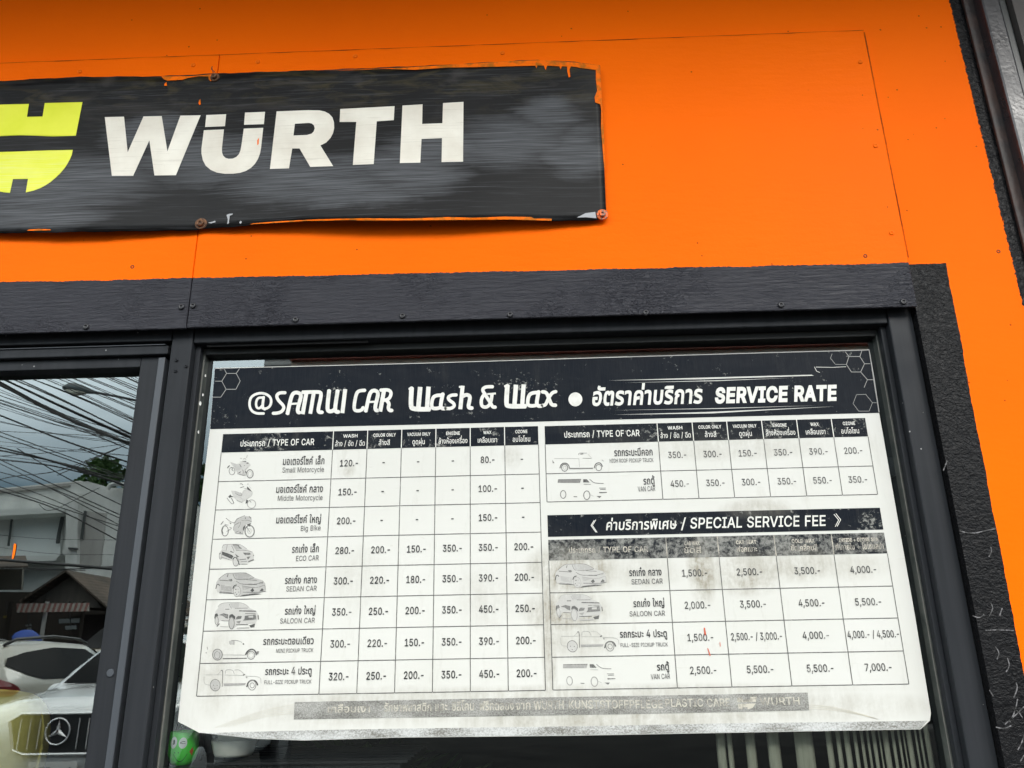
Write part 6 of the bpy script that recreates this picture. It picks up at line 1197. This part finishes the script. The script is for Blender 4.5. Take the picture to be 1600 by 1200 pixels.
suv_st = [(-2.33, .48, 1.07, 1.14, .70, .78, .70), (-2.26, .40, 1.12, 1.32, .80, .86, .70), (-2.02, .33, 1.14, 1.58, .86, .90, .67), (-1.75, .30, 1.14, 1.66, .88, .91, .67), (-.7, .28, 1.13, 1.71, .88, .91, .67), (.25, .28, 1.11, 1.68, .88, .91, .65), (.6, .28, 1.08, 1.57, .88, .91, .64), (1.08, .28, 1.0, 1.24, .88, .91, .68), (1.4, .28, .98, 1.06, .88, .90, .76), (1.9, .30, .90, .97, .85, .87, .74), (2.22, .36, .80, .85, .76, .78, .64), (2.34, .46, .68, .71, .60, .62, .5)]
m_white1 = mat('cream_white_car_paint', (.44, .43, .37), .25, coat=.5); m_white2 = mat('white_car_paint', (.70, .72, .72), .2, coat=.7); m_beige = mat('dark_beige_car_paint', (.17, .145, .10), .3, coat=.5)
suv_side = [(-2.0, 1.37), (-1.92, 1.47), (-1.5, 1.55), (-.8, 1.62), (.1, 1.60), (.5, 1.46), (.95, 1.20), (.9, 1.17), (-1.25, 1.18), (-1.6, 1.25)]
suv_tail = [(-2.29, .98), (-2.29, 1.18), (-2.2, 1.22), (-1.86, 1.10), (-1.80, 1.05), (-1.95, .98)]
rail = [(-1.85, 1.64), (-1.6, 1.72), (-.7, 1.78), (.05, 1.75), (.3, 1.69)]
car('parked_suv', 'cream white parked SUV with black roof rails, its red tail lamp toward the shop', (-8.04, -12.0), (0, -1), suv_st, m_white1, suv_side, (1.22, 1.54, .64, .58), (1.12, 1.58, .66, .60), (-1.36, 1.36), .36, tail=suv_tail, rails=rail)
def suvfront(t, W, lerp, sf):
    obj('grille', MB().add([W(2.345, -.5, .80), W(2.345, .5, .80), W(2.36, .45, .60), W(2.36, -.45, .60)], [(0, 1, 2, 3)]), m_trim, t)
    sf([(1.86, .80), (2.24, .72), (2.24, .80), (1.9, .90)], 'headlamp', m_lamp, .02)
m_b2 = m_beige
car('parked_suv', 'dark beige parked car standing far behind the white cars in the mirrored street', (-9.4, -18.3, .55), (-.2, .98), suv_st, m_beige, suv_side, (1.22, 1.54, .64, .58), (1.12, 1.58, .66, .60), (-1.36, 1.36), .37, front=suvfront, tail=suv_tail, rails=rail)
star_st_old = [(-2.28, .46, .92, .98, .70, .78, .70), (-2.15, .38, 1.0, 1.12, .80, .86, .70), (-1.75, .30, 1.04, 1.50, .86, .90, .64), (-1.2, .28, 1.04, 1.60, .88, .91, .64), (-.2, .27, 1.02, 1.63, .88, .91, .64), (.25, .27, 1.01, 1.54, .88, .91, .63), (.85, .27, 1.01, 1.20, .88, .91, .68), (1.12, .27, 1.0, 1.10, .88, .91, .74), (1.6, .28, .98, 1.06, .87, .90, .76), (2.05, .30, .94, 1.01, .84, .87, .72), (2.26, .34, .88, .93, .78, .81, .64), (2.36, .40, .78, .82, .66, .70, .54)]
star_st = [(-2.28, .46, .96, 1.02, .70, .78, .70), (-2.15, .38, 1.04, 1.16, .80, .86, .70), (-1.75, .30, 1.10, 1.53, .86, .90, .66), (-1.2, .28, 1.10, 1.63, .88, .91, .70), (-.1, .27, 1.09, 1.69, .88, .91, .72), (.42, .27, 1.08, 1.60, .88, .91, .72), (.85, .27, 1.08, 1.36, .88, .91, .79), (1.14, .27, 1.07, 1.17, .88, .91, .84), (1.6, .28, 1.04, 1.13, .87, .90, .76), (2.05, .30, .99, 1.07, .84, .87, .72), (2.26, .34, .94, 1.0, .78, .81, .64), (2.36, .40, .86, .90, .66, .70, .54)]
star_side = [(-1.75, 1.26), (-1.6, 1.42), (-.9, 1.52), (0, 1.53), (.3, 1.44), (.8, 1.17), (.7, 1.14), (-1.5, 1.15)]
def starfront(t, W, lerp, sf):
    X = 2.378
    gr = obj('grille', MB().prism([W(X, a, b) for a, b in ((-.47, .90), (-.36, .96), (.36, .96), (.47, .90), (.40, .66), (.30, .62), (-.30, .62), (-.40, .66))], W(.012, 0, 0)-W(0, 0, 0)), m_trim, t)
    for k in range(9):
        y = -.36+.09*k
        if abs(y) > .1: obj('grille_pin', MB().box(0, 0, 0, 0, 0, 0) if False else MB().tube([W(X+.018, y, .66), W(X+.018, y, .92)], .006, 6), m_chrome, gr)
    fr = [(-.47, .90), (-.36, .96), (.36, .96), (.47, .90), (.40, .66), (.30, .62), (-.30, .62), (-.40, .66), (-.47, .90)]
    obj('grille_frame', MB().tube([W(X+.014, a, b) for a, b in fr], .014, 8), m_chrome, gr)
    em = MB(); z0 = .81; R = .11; N = 40
    em.tube([W(X+.035, R*math.cos(2*math.pi*k/N), z0+R*math.sin(2*math.pi*k/N)) for k in range(N+1)], .0085, 8)
    for k in range(3):
        a = math.pi/2+2*math.pi*k/3; c, s = math.cos(a), math.sin(a)
        P = lambda r, w_, dx: W(X+.03+dx, r*c-w_*s, z0+r*s+w_*c)
        em.add([P(0, -.024, 0), P(0, .024, 0), P(R*.97, 0, 0), P(.012, 0, .016)], [(0, 3, 2), (1, 2, 3), (0, 2, 1)])
    obj('star_emblem', em, m_chrome, gr)
    obj('hood_badge', MB().lathe(tuple(W(2.22, 0, 1.018)), [(.028, 0), (.028, .006), (.02, .008), (.001, .008)], 16), m_chrome, t)
    sf([(1.82, .90), (1.9, .96), (2.20, .92), (2.27, .82), (2.1, .80)], 'headlamp', m_lamp, .02)
    obj('lower_grille', MB().prism([W(2.362, a, b) for a, b in ((-.62, .44), (.62, .44), (.52, .33), (-.52, .33))], W(.012, 0, 0)-W(0, 0, 0)), m_trim, t)
    pl = obj('number_plate', MB().prism([W(2.40, a, b) for a, b in ((-.22, .42), (.22, .42), (.22, .56), (-.22, .56))], W(.01, 0, 0)-W(0, 0, 0)), mat('white_plate', (.6, .6, .58), .5), t)
    tx = MB(); gl, a, b = layout("1ขน 774", .02); k = .36/(b-a)
    for vs2, fs2 in gl: tx.add([W(2.412, -(.18-(p-a)*k), .445+q*k*1.05) for p, q in vs2], fs2)
    obj('plate_lettering', tx, m_trim, pl)
    for s in (-1, 1): obj('wiper', MB().tube([W(1.08, s*.1, 1.14), W(.92, s*.5, 1.22)], .01, 6), m_trim, t)
car('parked_car', 'shiny white parked car with a three pointed star in its grille facing the shop', (-4.38, -8.878), (0, 1), star_st, m_white2, star_side, (1.12, 1.48, .62, .56), (1.17, 1.57, .73, .62), (-1.38, 1.42), .35, front=starfront, mirror_x=.72)

def prismM(mb, pts, d, depth, mi=0): mb.prism([M(a, b, d) for a, b in pts], (0, -depth, 0), mi); return mb
m_wwall = mat('dirty_white_wall', (.40, .41, .40), .8, build=lambda nb: nb.col(nb.mix(nb.rng(nb.noise(1.0, 6, .65, v=nb.scale((.8, .8, .25))), .35, .7), (.52, .53, .51), (.72, .73, .71))))
m_gwall = mat('grey_concrete_wall', (.24, .23, .22), .85, build=lambda nb: nb.col(nb.mix(nb.rng(nb.noise(1.0, 6, .65, v=nb.scale((1.2, 1.2, .3))), .35, .7), (.30, .29, .275), (.42, .41, .39))))
m_shut = mat('dark_shutter', (.05, .055, .055), .6); m_slabw = mat('pale_eave', (.58, .6, .58), .7)
def base_to_ground(pts, d):
    return pts
bA = thing('street_building', 'long off white two storey building with a pale eave across the street', 'building', tuple(M(20, 1035, 44)*1.0)[:2]+(0,))
gy = lambda px, d: 1035+1.4*1250/(d+1.25)   # pixel row of the ground at that distance
obj('wall', prismM(MB(), [(-420, 784), (-80, 770), (0, 763), (126, 751), (126, gy(126, 44)), (-420, gy(0, 44)+8)], 44, 9), m_wwall, bA)
obj('eave', prismM(MB(), [(-420, 806), (0, 796), (104, 792), (98, 801), (0, 806), (-420, 816)], 42.4, 1.5), m_slabw, bA)
obj('panel', prismM(MB(), [(22, 808), (97, 803), (93, 868), (20, 872)], 43.8, .15), mat('pale_grey_panel', (.66, .69, .69), .7), bA)
obj('downpipe', MB().tube([M(98, 808, 43.6), M(92, 835, 43.6), M(90, 849, 43.6)], .1, 6), m_shut, bA)
obj('downpipe', MB().tube([M(19, 808, 43.6), M(13, 853, 43.6)], .06, 6), m_shut, bA)
obj('canopy', prismM(MB(), [(-200, 872), (80, 868), (94, 866), (86, 876), (-200, 884)], 42.2, 1.6), m_slabw, bA)
obj('parapet_line', prismM(MB(), [(-420, 788), (-2, 765), (126, 753), (126, 757), (-2, 770), (-420, 795)], 43.8, .2), m_gwall, bA)
bB = thing('street_building', 'narrow grey and white building with a tall dark recess beside the long white one', 'building', tuple(M(150, 1035, 40))[:2]+(0,))
obj('wall', prismM(MB(), [(110, 757), (136, 752), (172, 762), (250, 765), (250, gy(200, 40)), (104, gy(104, 40))], 41, 8), m_wwall, bB)
obj('recess', prismM(MB(), [(132, 798), (166, 802), (156, 886), (120, 884)], 40.9, .12), m_gwall, bB)
obj('recess_edge', prismM(MB(), [(131, 798), (134, 798), (128, 842), (125, 842)], 40.7, .1), m_shut, bB)
obj('column', prismM(MB(), [(104, 770), (122, 770), (116, gy(110, 40)), (98, gy(100, 40))], 40.6, .4), m_wwall, bB)
obj('lintel', prismM(MB(), [(106, 855), (120, 856), (120, 859), (106, 858)], 40.4, .15), m_shut, bB)
obj('arch', MB().tube([M(168, 765, 40.5), M(172, 758, 40.5), (M(180, 756, 40.5)), M(192, 757, 40.5), M(200, 762, 40.5)], .12, 6), m_slabw, bB)
# tree behind the buildings
def tree(loc, zc, r, n, seed):
    rnd = random.Random(seed); t = thing('street_tree', 'dense dark green tree rising behind the white buildings', 'tree', loc)
    tr = MB(); tr.tube([Vector(loc), Vector(loc)+Vector((.15, 0, zc*.4)), Vector(loc)+Vector((0, .1, zc*.8))], [.32, .24, .12], 9)
    cl = []
    for k in range(16):
        a = rnd.uniform(0, 6.28); rr_ = r*rnd.uniform(.25, .85); c = Vector((loc[0]+rr_*math.cos(a), loc[1]+rr_*math.sin(a)*.8, zc+rnd.uniform(-.6, .65)*r*.75)); cl.append((c, r*rnd.uniform(.28, .45)))
        tr.tube([Vector(loc)+Vector((0, .1, zc*.7)), Vector(loc)*.4+Vector((0, 0, zc*.4))+c*.6-Vector((0, 0, c.z*.2)), c], [.1, .06, .02], 6)
    obj('trunk', tr, mat('tree_bark', (.08, .06, .045), .9), t, smooth=True)
    mb = MB()
    for k in range(n):
        c, q = cl[k % len(cl)]
        v = Vector((rnd.gauss(0, 1), rnd.gauss(0, 1), rnd.gauss(0, 1))).normalized()*q*rnd.random()**.35; p = c+v
        e1 = Vector((rnd.gauss(0, 1), rnd.gauss(0, 1), rnd.gauss(0, .6))).normalized(); e2 = e1.orthogonal().normalized(); s = rnd.uniform(.22, .40)
        mb.add([p-e1*s, p+e2*s*.5, p+e1*s, p-e2*s*.5], [(0, 1, 2, 3)], k % 3)
    obj('crown', mb, LEAF, t, recalc=False)
tp = M(214, 760, 52); tree((tp.x, tp.y, 0), tp.z-1.0, 3.9, 5200, 11)
tp = M(126, 758, 56); tree2 = None
# market shed opposite
m_roofd = mat('rusty_dark_corrugated_roof', (.07, .058, .048), .85, spec=.08, build=lambda nb: (nb.col(nb.mix(nb.rng(nb.noise(.9, 6, .65), .35, .7), (.06, .054, .048), (.14, .11, .088))), nb.bump(nb.math('SINE', nb.math('MULTIPLY', nb.xyz()[0], 40)), .6, .03)))
m_timber = mat('dark_timber', (.028, .024, .021), .9, spec=.03); m_cab0 = mat('dark_cord', (.02, .02, .02), .8); m_stripe = mat('red_and_cream_awning', (.3, .2, .18), .8, build=lambda nb: nb.col(nb.mix(nb.math('GREATER_THAN', nb.math('SINE', nb.math('MULTIPLY', nb.xyz()[0], 34)), 0), (.16, .065, .055), (.22, .21, .185))))
D = 28
ms = thing('market_shed', 'dark open fronted market shed with gabled corrugated roof and striped awning', 'shed', tuple(M(70, 1035, D))[:2]+(0,))
obj('gable', prismM(MB(), [(36, 945), (40, 934), (103, 893), (150, 938), (158, 950)], D, .15), m_gwall if False else mat('weathered_board', (.075, .066, .058), .85, build=lambda nb: nb.col(nb.mix(nb.rng(nb.noise(1.0, 5, v=nb.scale((4, 1, .6))), .35, .7), (.085, .078, .07), (.17, .15, .13)))), ms)
obj('roof_sheet', MB().prism([M(30, 938, D-.6), M(102, 890, D-.6), M(102, 893.5, D-.6), M(31, 942, D-.6)], (0, -9, 0)), m_roofd, ms)
obj('roof_sheet', MB().prism([M(102.3, 890, D-.6), M(166, 946, D-.6), M(165, 949, D-.6), M(102.3, 893.5, D-.6)], (0, -9, 0)), m_roofd, ms)
obj('awning', MB().prism([M(26, 943, D-1.5), M(138, 942, D-1.5), M(138, 955, D-1.6), M(26, 957, D-1.6)], (0, -.06, 0)), m_stripe, ms)
obj('lean_to_roof', MB().add([M(-330, 874, D-.5), M(40, 868, D-.5), M(44, 884, D-3), M(-330, 893, D-3), M(-330, 877, D-.5), M(40, 871, D-.5), M(44, 887, D-3), M(-330, 896, D-3)], [(0, 1, 2, 3), (7, 6, 5, 4), (0, 4, 5, 1), (1, 5, 6, 2), (2, 6, 7, 3), (3, 7, 4, 0)]), m_roofd, ms)
obj('fascia_board', prismM(MB(), [(-330, 894), (35, 889), (33, 921), (-330, 928)], D-.4, .1), mat('stained_grey_board', (.15, .145, .12), .85, build=lambda nb: nb.col(nb.mix(nb.rng(nb.noise(.8, 6), .35, .7), (.10, .095, .08), (.19, .18, .15)))), ms)
obj('back_wall', prismM(MB(), [(-330, 925), (240, 925), (240, gy(0, D+6)), (-330, gy(0, D+6)+6)], D+6, .2), m_timber, ms)
obj('side_fence', prismM(MB(), [(110, 962), (240, 955), (240, gy(200, D+2)), (110, gy(120, D+2))], D+2, .1), mat('dark_red_brown_boards', (.045, .03, .026), .85), ms)
for a in (-60, 18, 74, 132): obj('post', MB().tube([M(a, 940, D-1.2), Vector((M(a, 940, D-1.2).x, M(a, 940, D-1.2).y, .02))], .07, 8), m_timber if a != 74 else m_gwall, ms)
def lump(name, label, cat, c, r, m, seed, group=None, on=0.0):
    rnd = random.Random(seed); vs = []; fs = []; A, B_ = 14, 8
    for j in range(B_+1):
        ph = -math.pi/2+math.pi*j/B_
        for i in range(A):
            th = 2*math.pi*i/A; k = 1+.16*math.sin(3*th+j)+rnd.uniform(-.06, .06)
            vs.append((c[0]+r[0]*k*math.cos(ph)*math.cos(th), c[1]+r[1]*k*math.cos(ph)*math.sin(th), max(on, c[2]+r[2]*math.sin(ph))))
    for j in range(B_):
        for i in range(A): fs.append((j*A+i, j*A+(i+1) % A, (j+1)*A+(i+1) % A, (j+1)*A+i))
    return tag(obj(name, MB().add(vs, fs), m, smooth=True), label, cat, group)
p = M(41, 996, D-3); lump('tarpaulin', 'bright blue crumpled tarpaulin in front of the market shed', 'tarpaulin', (p.x, p.y, p.z-.1), (.42, .4, .34), mat('blue_tarpaulin', (.015, .06, .30), .6), 2, on=.55)
stl = thing('market_table', 'plain wooden market table carrying white boxes in front of the shed', 'table', tuple(M(112, 1000, D-2))[:2]+(0,))
p = M(112, 990, D-2); tz = .95
obj('table_top', MB().box(p.x-2.6, p.x+1.0, p.y-.4, p.y+.4, tz-.05, tz), m_timber, stl)
for a in (-2.4, .8):
    for b in (-.3, .3): obj('leg', MB().box(p.x+a-.04, p.x+a+.04, p.y+b-.04, p.y+b+.04, 0, tz-.05), m_timber, stl)
m_box = mat('white_foam_box', (.34, .35, .35), .8)
def wbox(x, w_, h_, z0, lab):
    t = thing('foam_box', lab, 'box', (x, p.y, z0), 'white boxes at the market shed')
    obj('crate', MB().box(x-w_/2, x+w_/2, p.y-.25, p.y+.25, z0, z0+h_*.8), m_box, t, bevel=.02); obj('lid', MB().box(x-w_/2-.02, x+w_/2+.02, p.y-.27, p.y+.27, z0+h_*.8, z0+h_), m_box, t, bevel=.02)
wbox(p.x-.1, .55, .35, tz, 'white foam box on the right end of the market table'); wbox(p.x-.12, .9, .30, tz+.35, 'wide white foam box stacked on the right end of the market table'); wbox(p.x-1.9, .5, .25, tz, 'white foam box on the left end of the market table'); wbox(p.x-1.92, .4, .2, tz+.25, 'small white foam box on top of the left box on the market table')
for k_, (a, b, c, d, nm) in enumerate(((92, 125, 967, 974, 'long pale sign board hanging under the shed roof'), (102, 118, 978, 984, 'short white sign board hanging below the long pale one'), (40, 48, 976, 979, 'small white sign board high at the left of the shed'), (42, 48, 981, 986, 'small white sign board just below the other small one'), (5, 16, 962, 966, 'faded yellow sign board at the far left of the shed'))):
    sgn = thing('hanging_board', nm, 'sign board', tuple(M((a+b)/2, d, D-1)), 'boards hanging in the market shed')
    obj('board', prismM(MB(), [(a, c), (b, c-1), (b, d-1), (a, d)], D-1, .05), mat('pale_board_%d' % k_, (.20, .22, .22) if k_ < 4 else (.22, .17, .03), .8, spec=.1), sgn)
    obj('cord', MB().tube([M((a+b)/2, c, D-1.02), M((a+b)/2, 940, D-1.02)], .015, 5), m_cab0, sgn)
# street lamp
d_ = 20
ln = thing('street_lamp', 'grey cobra head street lamp on a long arm above the power cables', 'street lamp', tuple(M(268, 640, d_))[:2]+(0,))
pt = M(268, 640, d_); obj('pole', MB().tube([(pt.x, pt.y, .0), (pt.x, pt.y, pt.z-.2), tuple(pt)], [.1, .07, .06], 10), m_alu_lt, ln, smooth=True)
obj('arm', MB().tube([M(268, 640, d_), M(230, 629, d_), M(185, 620, d_), M(144, 612, d_)], .035, 8), m_alu_lt, ln, smooth=True)
hd = obj('lamp_head', MB().tube([M(150, 613.5, d_), M(140, 611.5, d_), M(125, 607, d_), M(110, 604, d_), M(100, 606, d_), M(98, 607.5, d_)], [.04, .08, .12, .12, .07, .02], 12), mat('grey_lamp_housing', (.12, .15, .16), .45), ln, smooth=True)
a, b, c = M(104, 609, d_), M(115, 613.5, d_), M(134, 613, d_)
obj('lens', MB().tube([a, b, c], [.05, .11, .06], 10), mat('milky_lens', (.55, .56, .48), .3), hd, smooth=True)
# overhead power cables
m_cab = mat('black_cable', (.008, .008, .009), .6)
k4 = lambda x, y: (x/4, 440+y/4); k48 = lambda x, y: (x/4.8, 700+y/4.8)
CB = [(k4, [(0, 575), (400, 745), (840, 962)], 1.9), (k4, [(0, 600), (420, 800), (830, 985)], 2.6), (k4, [(0, 628), (400, 850), (815, 1012)], 3.0), (k4, [(0, 650), (430, 862), (812, 1024)], 1.6), (k4, [(60, 555), (450, 705), (845, 885)], 1.5), (k4, [(150, 555), (480, 690), (850, 868)], 1.2), (k4, [(285, 555), (860, 800)], 1.3), (k4, [(330, 552), (858, 778)], 1.1),
      (k4, [(420, 552), (866, 732)], 1.3), (k4, [(540, 550), (870, 692)], 1.1), (k4, [(580, 550), (872, 664)], 1.0), (k4, [(690, 552), (872, 640)], 1.2), (k4, [(740, 552), (874, 628)], .9), (k4, [(0, 690), (400, 838), (820, 950)], .9), (k4, [(0, 712), (810, 990)], 1.1), (k4, [(0, 742), (420, 890), (815, 1005)], 1.2), (k4, [(0, 762), (500, 925), (806, 1048)], .9), (k4, [(0, 790), (360, 905), (820, 1000)], .8),
      (k4, [(0, 838), (430, 1010), (800, 1130)], 1.4), (k4, [(0, 878), (420, 968), (815, 1000)], .8), (k4, [(0, 935), (800, 972)], .9), (k4, [(0, 965), (420, 1110), (790, 1240)], 1.4), (k4, [(0, 1000), (780, 1085)], .7), (k4, [(0, 1090), (420, 1062), (822, 1008)], .9), (k4, [(360, 1210), (812, 1010)], 1.1), (k4, [(0, 1035), (300, 1110), (600, 1210)], 1.8), (k4, [(0, 1110), (300, 1140), (560, 1205)], 1.1),
      (k48, [(0, 18), (470, 110), (745, 200), (940, 235)], 2.2), (k48, [(0, 60), (420, 110), (940, 205)], .8), (k48, [(130, 5), (500, 230), (905, 425)], 1.3), (k48, [(0, 88), (440, 290), (895, 500)], 1.3), (k48, [(0, 118), (420, 320), (890, 575)], 1.1), (k48, [(0, 180), (300, 260), (885, 520)], 1.2), (k48, [(0, 238), (440, 400), (880, 620)], 1.0), (k48, [(0, 290), (520, 470), (870, 580)], 1.1), (k48, [(0, 320), (420, 445), (860, 680)], 1.6),
      (k48, [(600, 2), (930, 135)], 1.2), (k48, [(880, 2), (560, 132), (380, 188), (120, 208), (0, 235)], 1.2), (k48, [(745, 298), (520, 410), (420, 460), (345, 474), (295, 425)], .9), (k48, [(0, 652), (330, 684), (850, 690)], .6), (k48, [(0, 745), (400, 800), (830, 800)], .6), (k48, [(0, 838), (300, 862), (560, 880), (830, 905)], 4.2), (k48, [(180, 900), (520, 912), (830, 890)], 2.0), (k48, [(0, 905), (200, 912), (420, 915)], 1.0)]
rc_ = random.Random(21)
for tf_, pl_, w_ in [c_ for c_ in CB if c_[0] is k4 and c_[1][-1][1] > c_[1][0][1]+60][:24]:
    s_, e_ = rc_.uniform(-26, 26), rc_.uniform(-16, 16)
    CB.append((tf_, [(x, y+s_+(e_-s_)*x/840) for x, y in pl_], w_*rc_.uniform(.7, 1.0)))
for i, (tf, pl, wpx) in enumerate(CB):
    pl = [tf(*q_) for q_ in pl]
    n = len(pl)
    (xa, ya), (xb, yb) = pl[0], pl[1]; xl = min(p_[0] for p_ in pl)
    if xa < 1: e = 60; pl = [(xa-e, ya-(yb-ya)/(xb-xa)*e)]+pl
    (xa, ya), (xb, yb) = pl[-2], pl[-1]
    if i != 38 and xb > xa: e = 46; pl = pl+[(xb+e, yb+(yb-ya)/(xb-xa)*e)]
    pl = smooth_line(pl, 2)
    dd = lambda x: 11.0+(x+60)/330*11.0+(i % 5)*.35
    pts = [M(x, y, dd(x)) for x, y in pl]; rr2 = [wpx*1.22*(dd(x)+1.25)/1250/2 for x, y in pl]
    kind = 'thick bundled black power cable sagging across the mirrored sky' if wpx >= 1.8 else 'thin black overhead cable crossing the mirrored sky'
    tag(obj('power_cable', MB().tube(pts, rr2, 6), m_cab, smooth=True), kind, 'cable', 'overhead power cables')
# brown roofed carport to the right, mirrored above the price board
cp = thing('carport', 'red brown steel carport roof standing in front of the shop to the right', 'carport', (0, -8, 0))
m_rb = mat('red_brown_steel', (.34, .10, .07), .55, build=lambda nb: nb.col(nb.mix(nb.rng(nb.noise(2, 5), .35, .7), (.27, .08, .06), (.40, .12, .085))))
m_cream = mat('cream_roof_sheet', (.62, .54, .45), .7)
d2 = 8.0
x0 = M(456, 560, d2).x; x1 = M(1480, 540, d2).x; zb0 = M(900, 569, d2).z; zb1 = M(900, 554, d2).z
obj('front_beam', MB().box(x0, x1+2, -d2-.1, -d2, zb0-.30, zb0+.02), m_rb, cp)
obj('upper_beam', MB().box(x0, x1+2, -d2-.14, -d2+.02, zb0+.03, zb1), m_cream, cp)
obj('roof_sheet', MB().box(x0, x1+2, -d2-4, -d2+.1, zb1+.005, zb1+.06), m_rb, cp)
obj('end_panel', MB().box(M(391, 560, d2).x, x0-.02, -d2-.6, -d2-.5, zb0-.5, zb1+.3), mat('grey_corrugated_sheet', (.30, .31, .31), .6, build=lambda nb: nb.bump(nb.math('SINE', nb.math('MULTIPLY', nb.xyz()[2], 60)), .8, .02)), cp)
for a in (x1+1.5,): obj('post', MB().box(a-.06, a+.06, -d2-.1, -d2+.02, 0, zb0-.3), m_rb, cp)
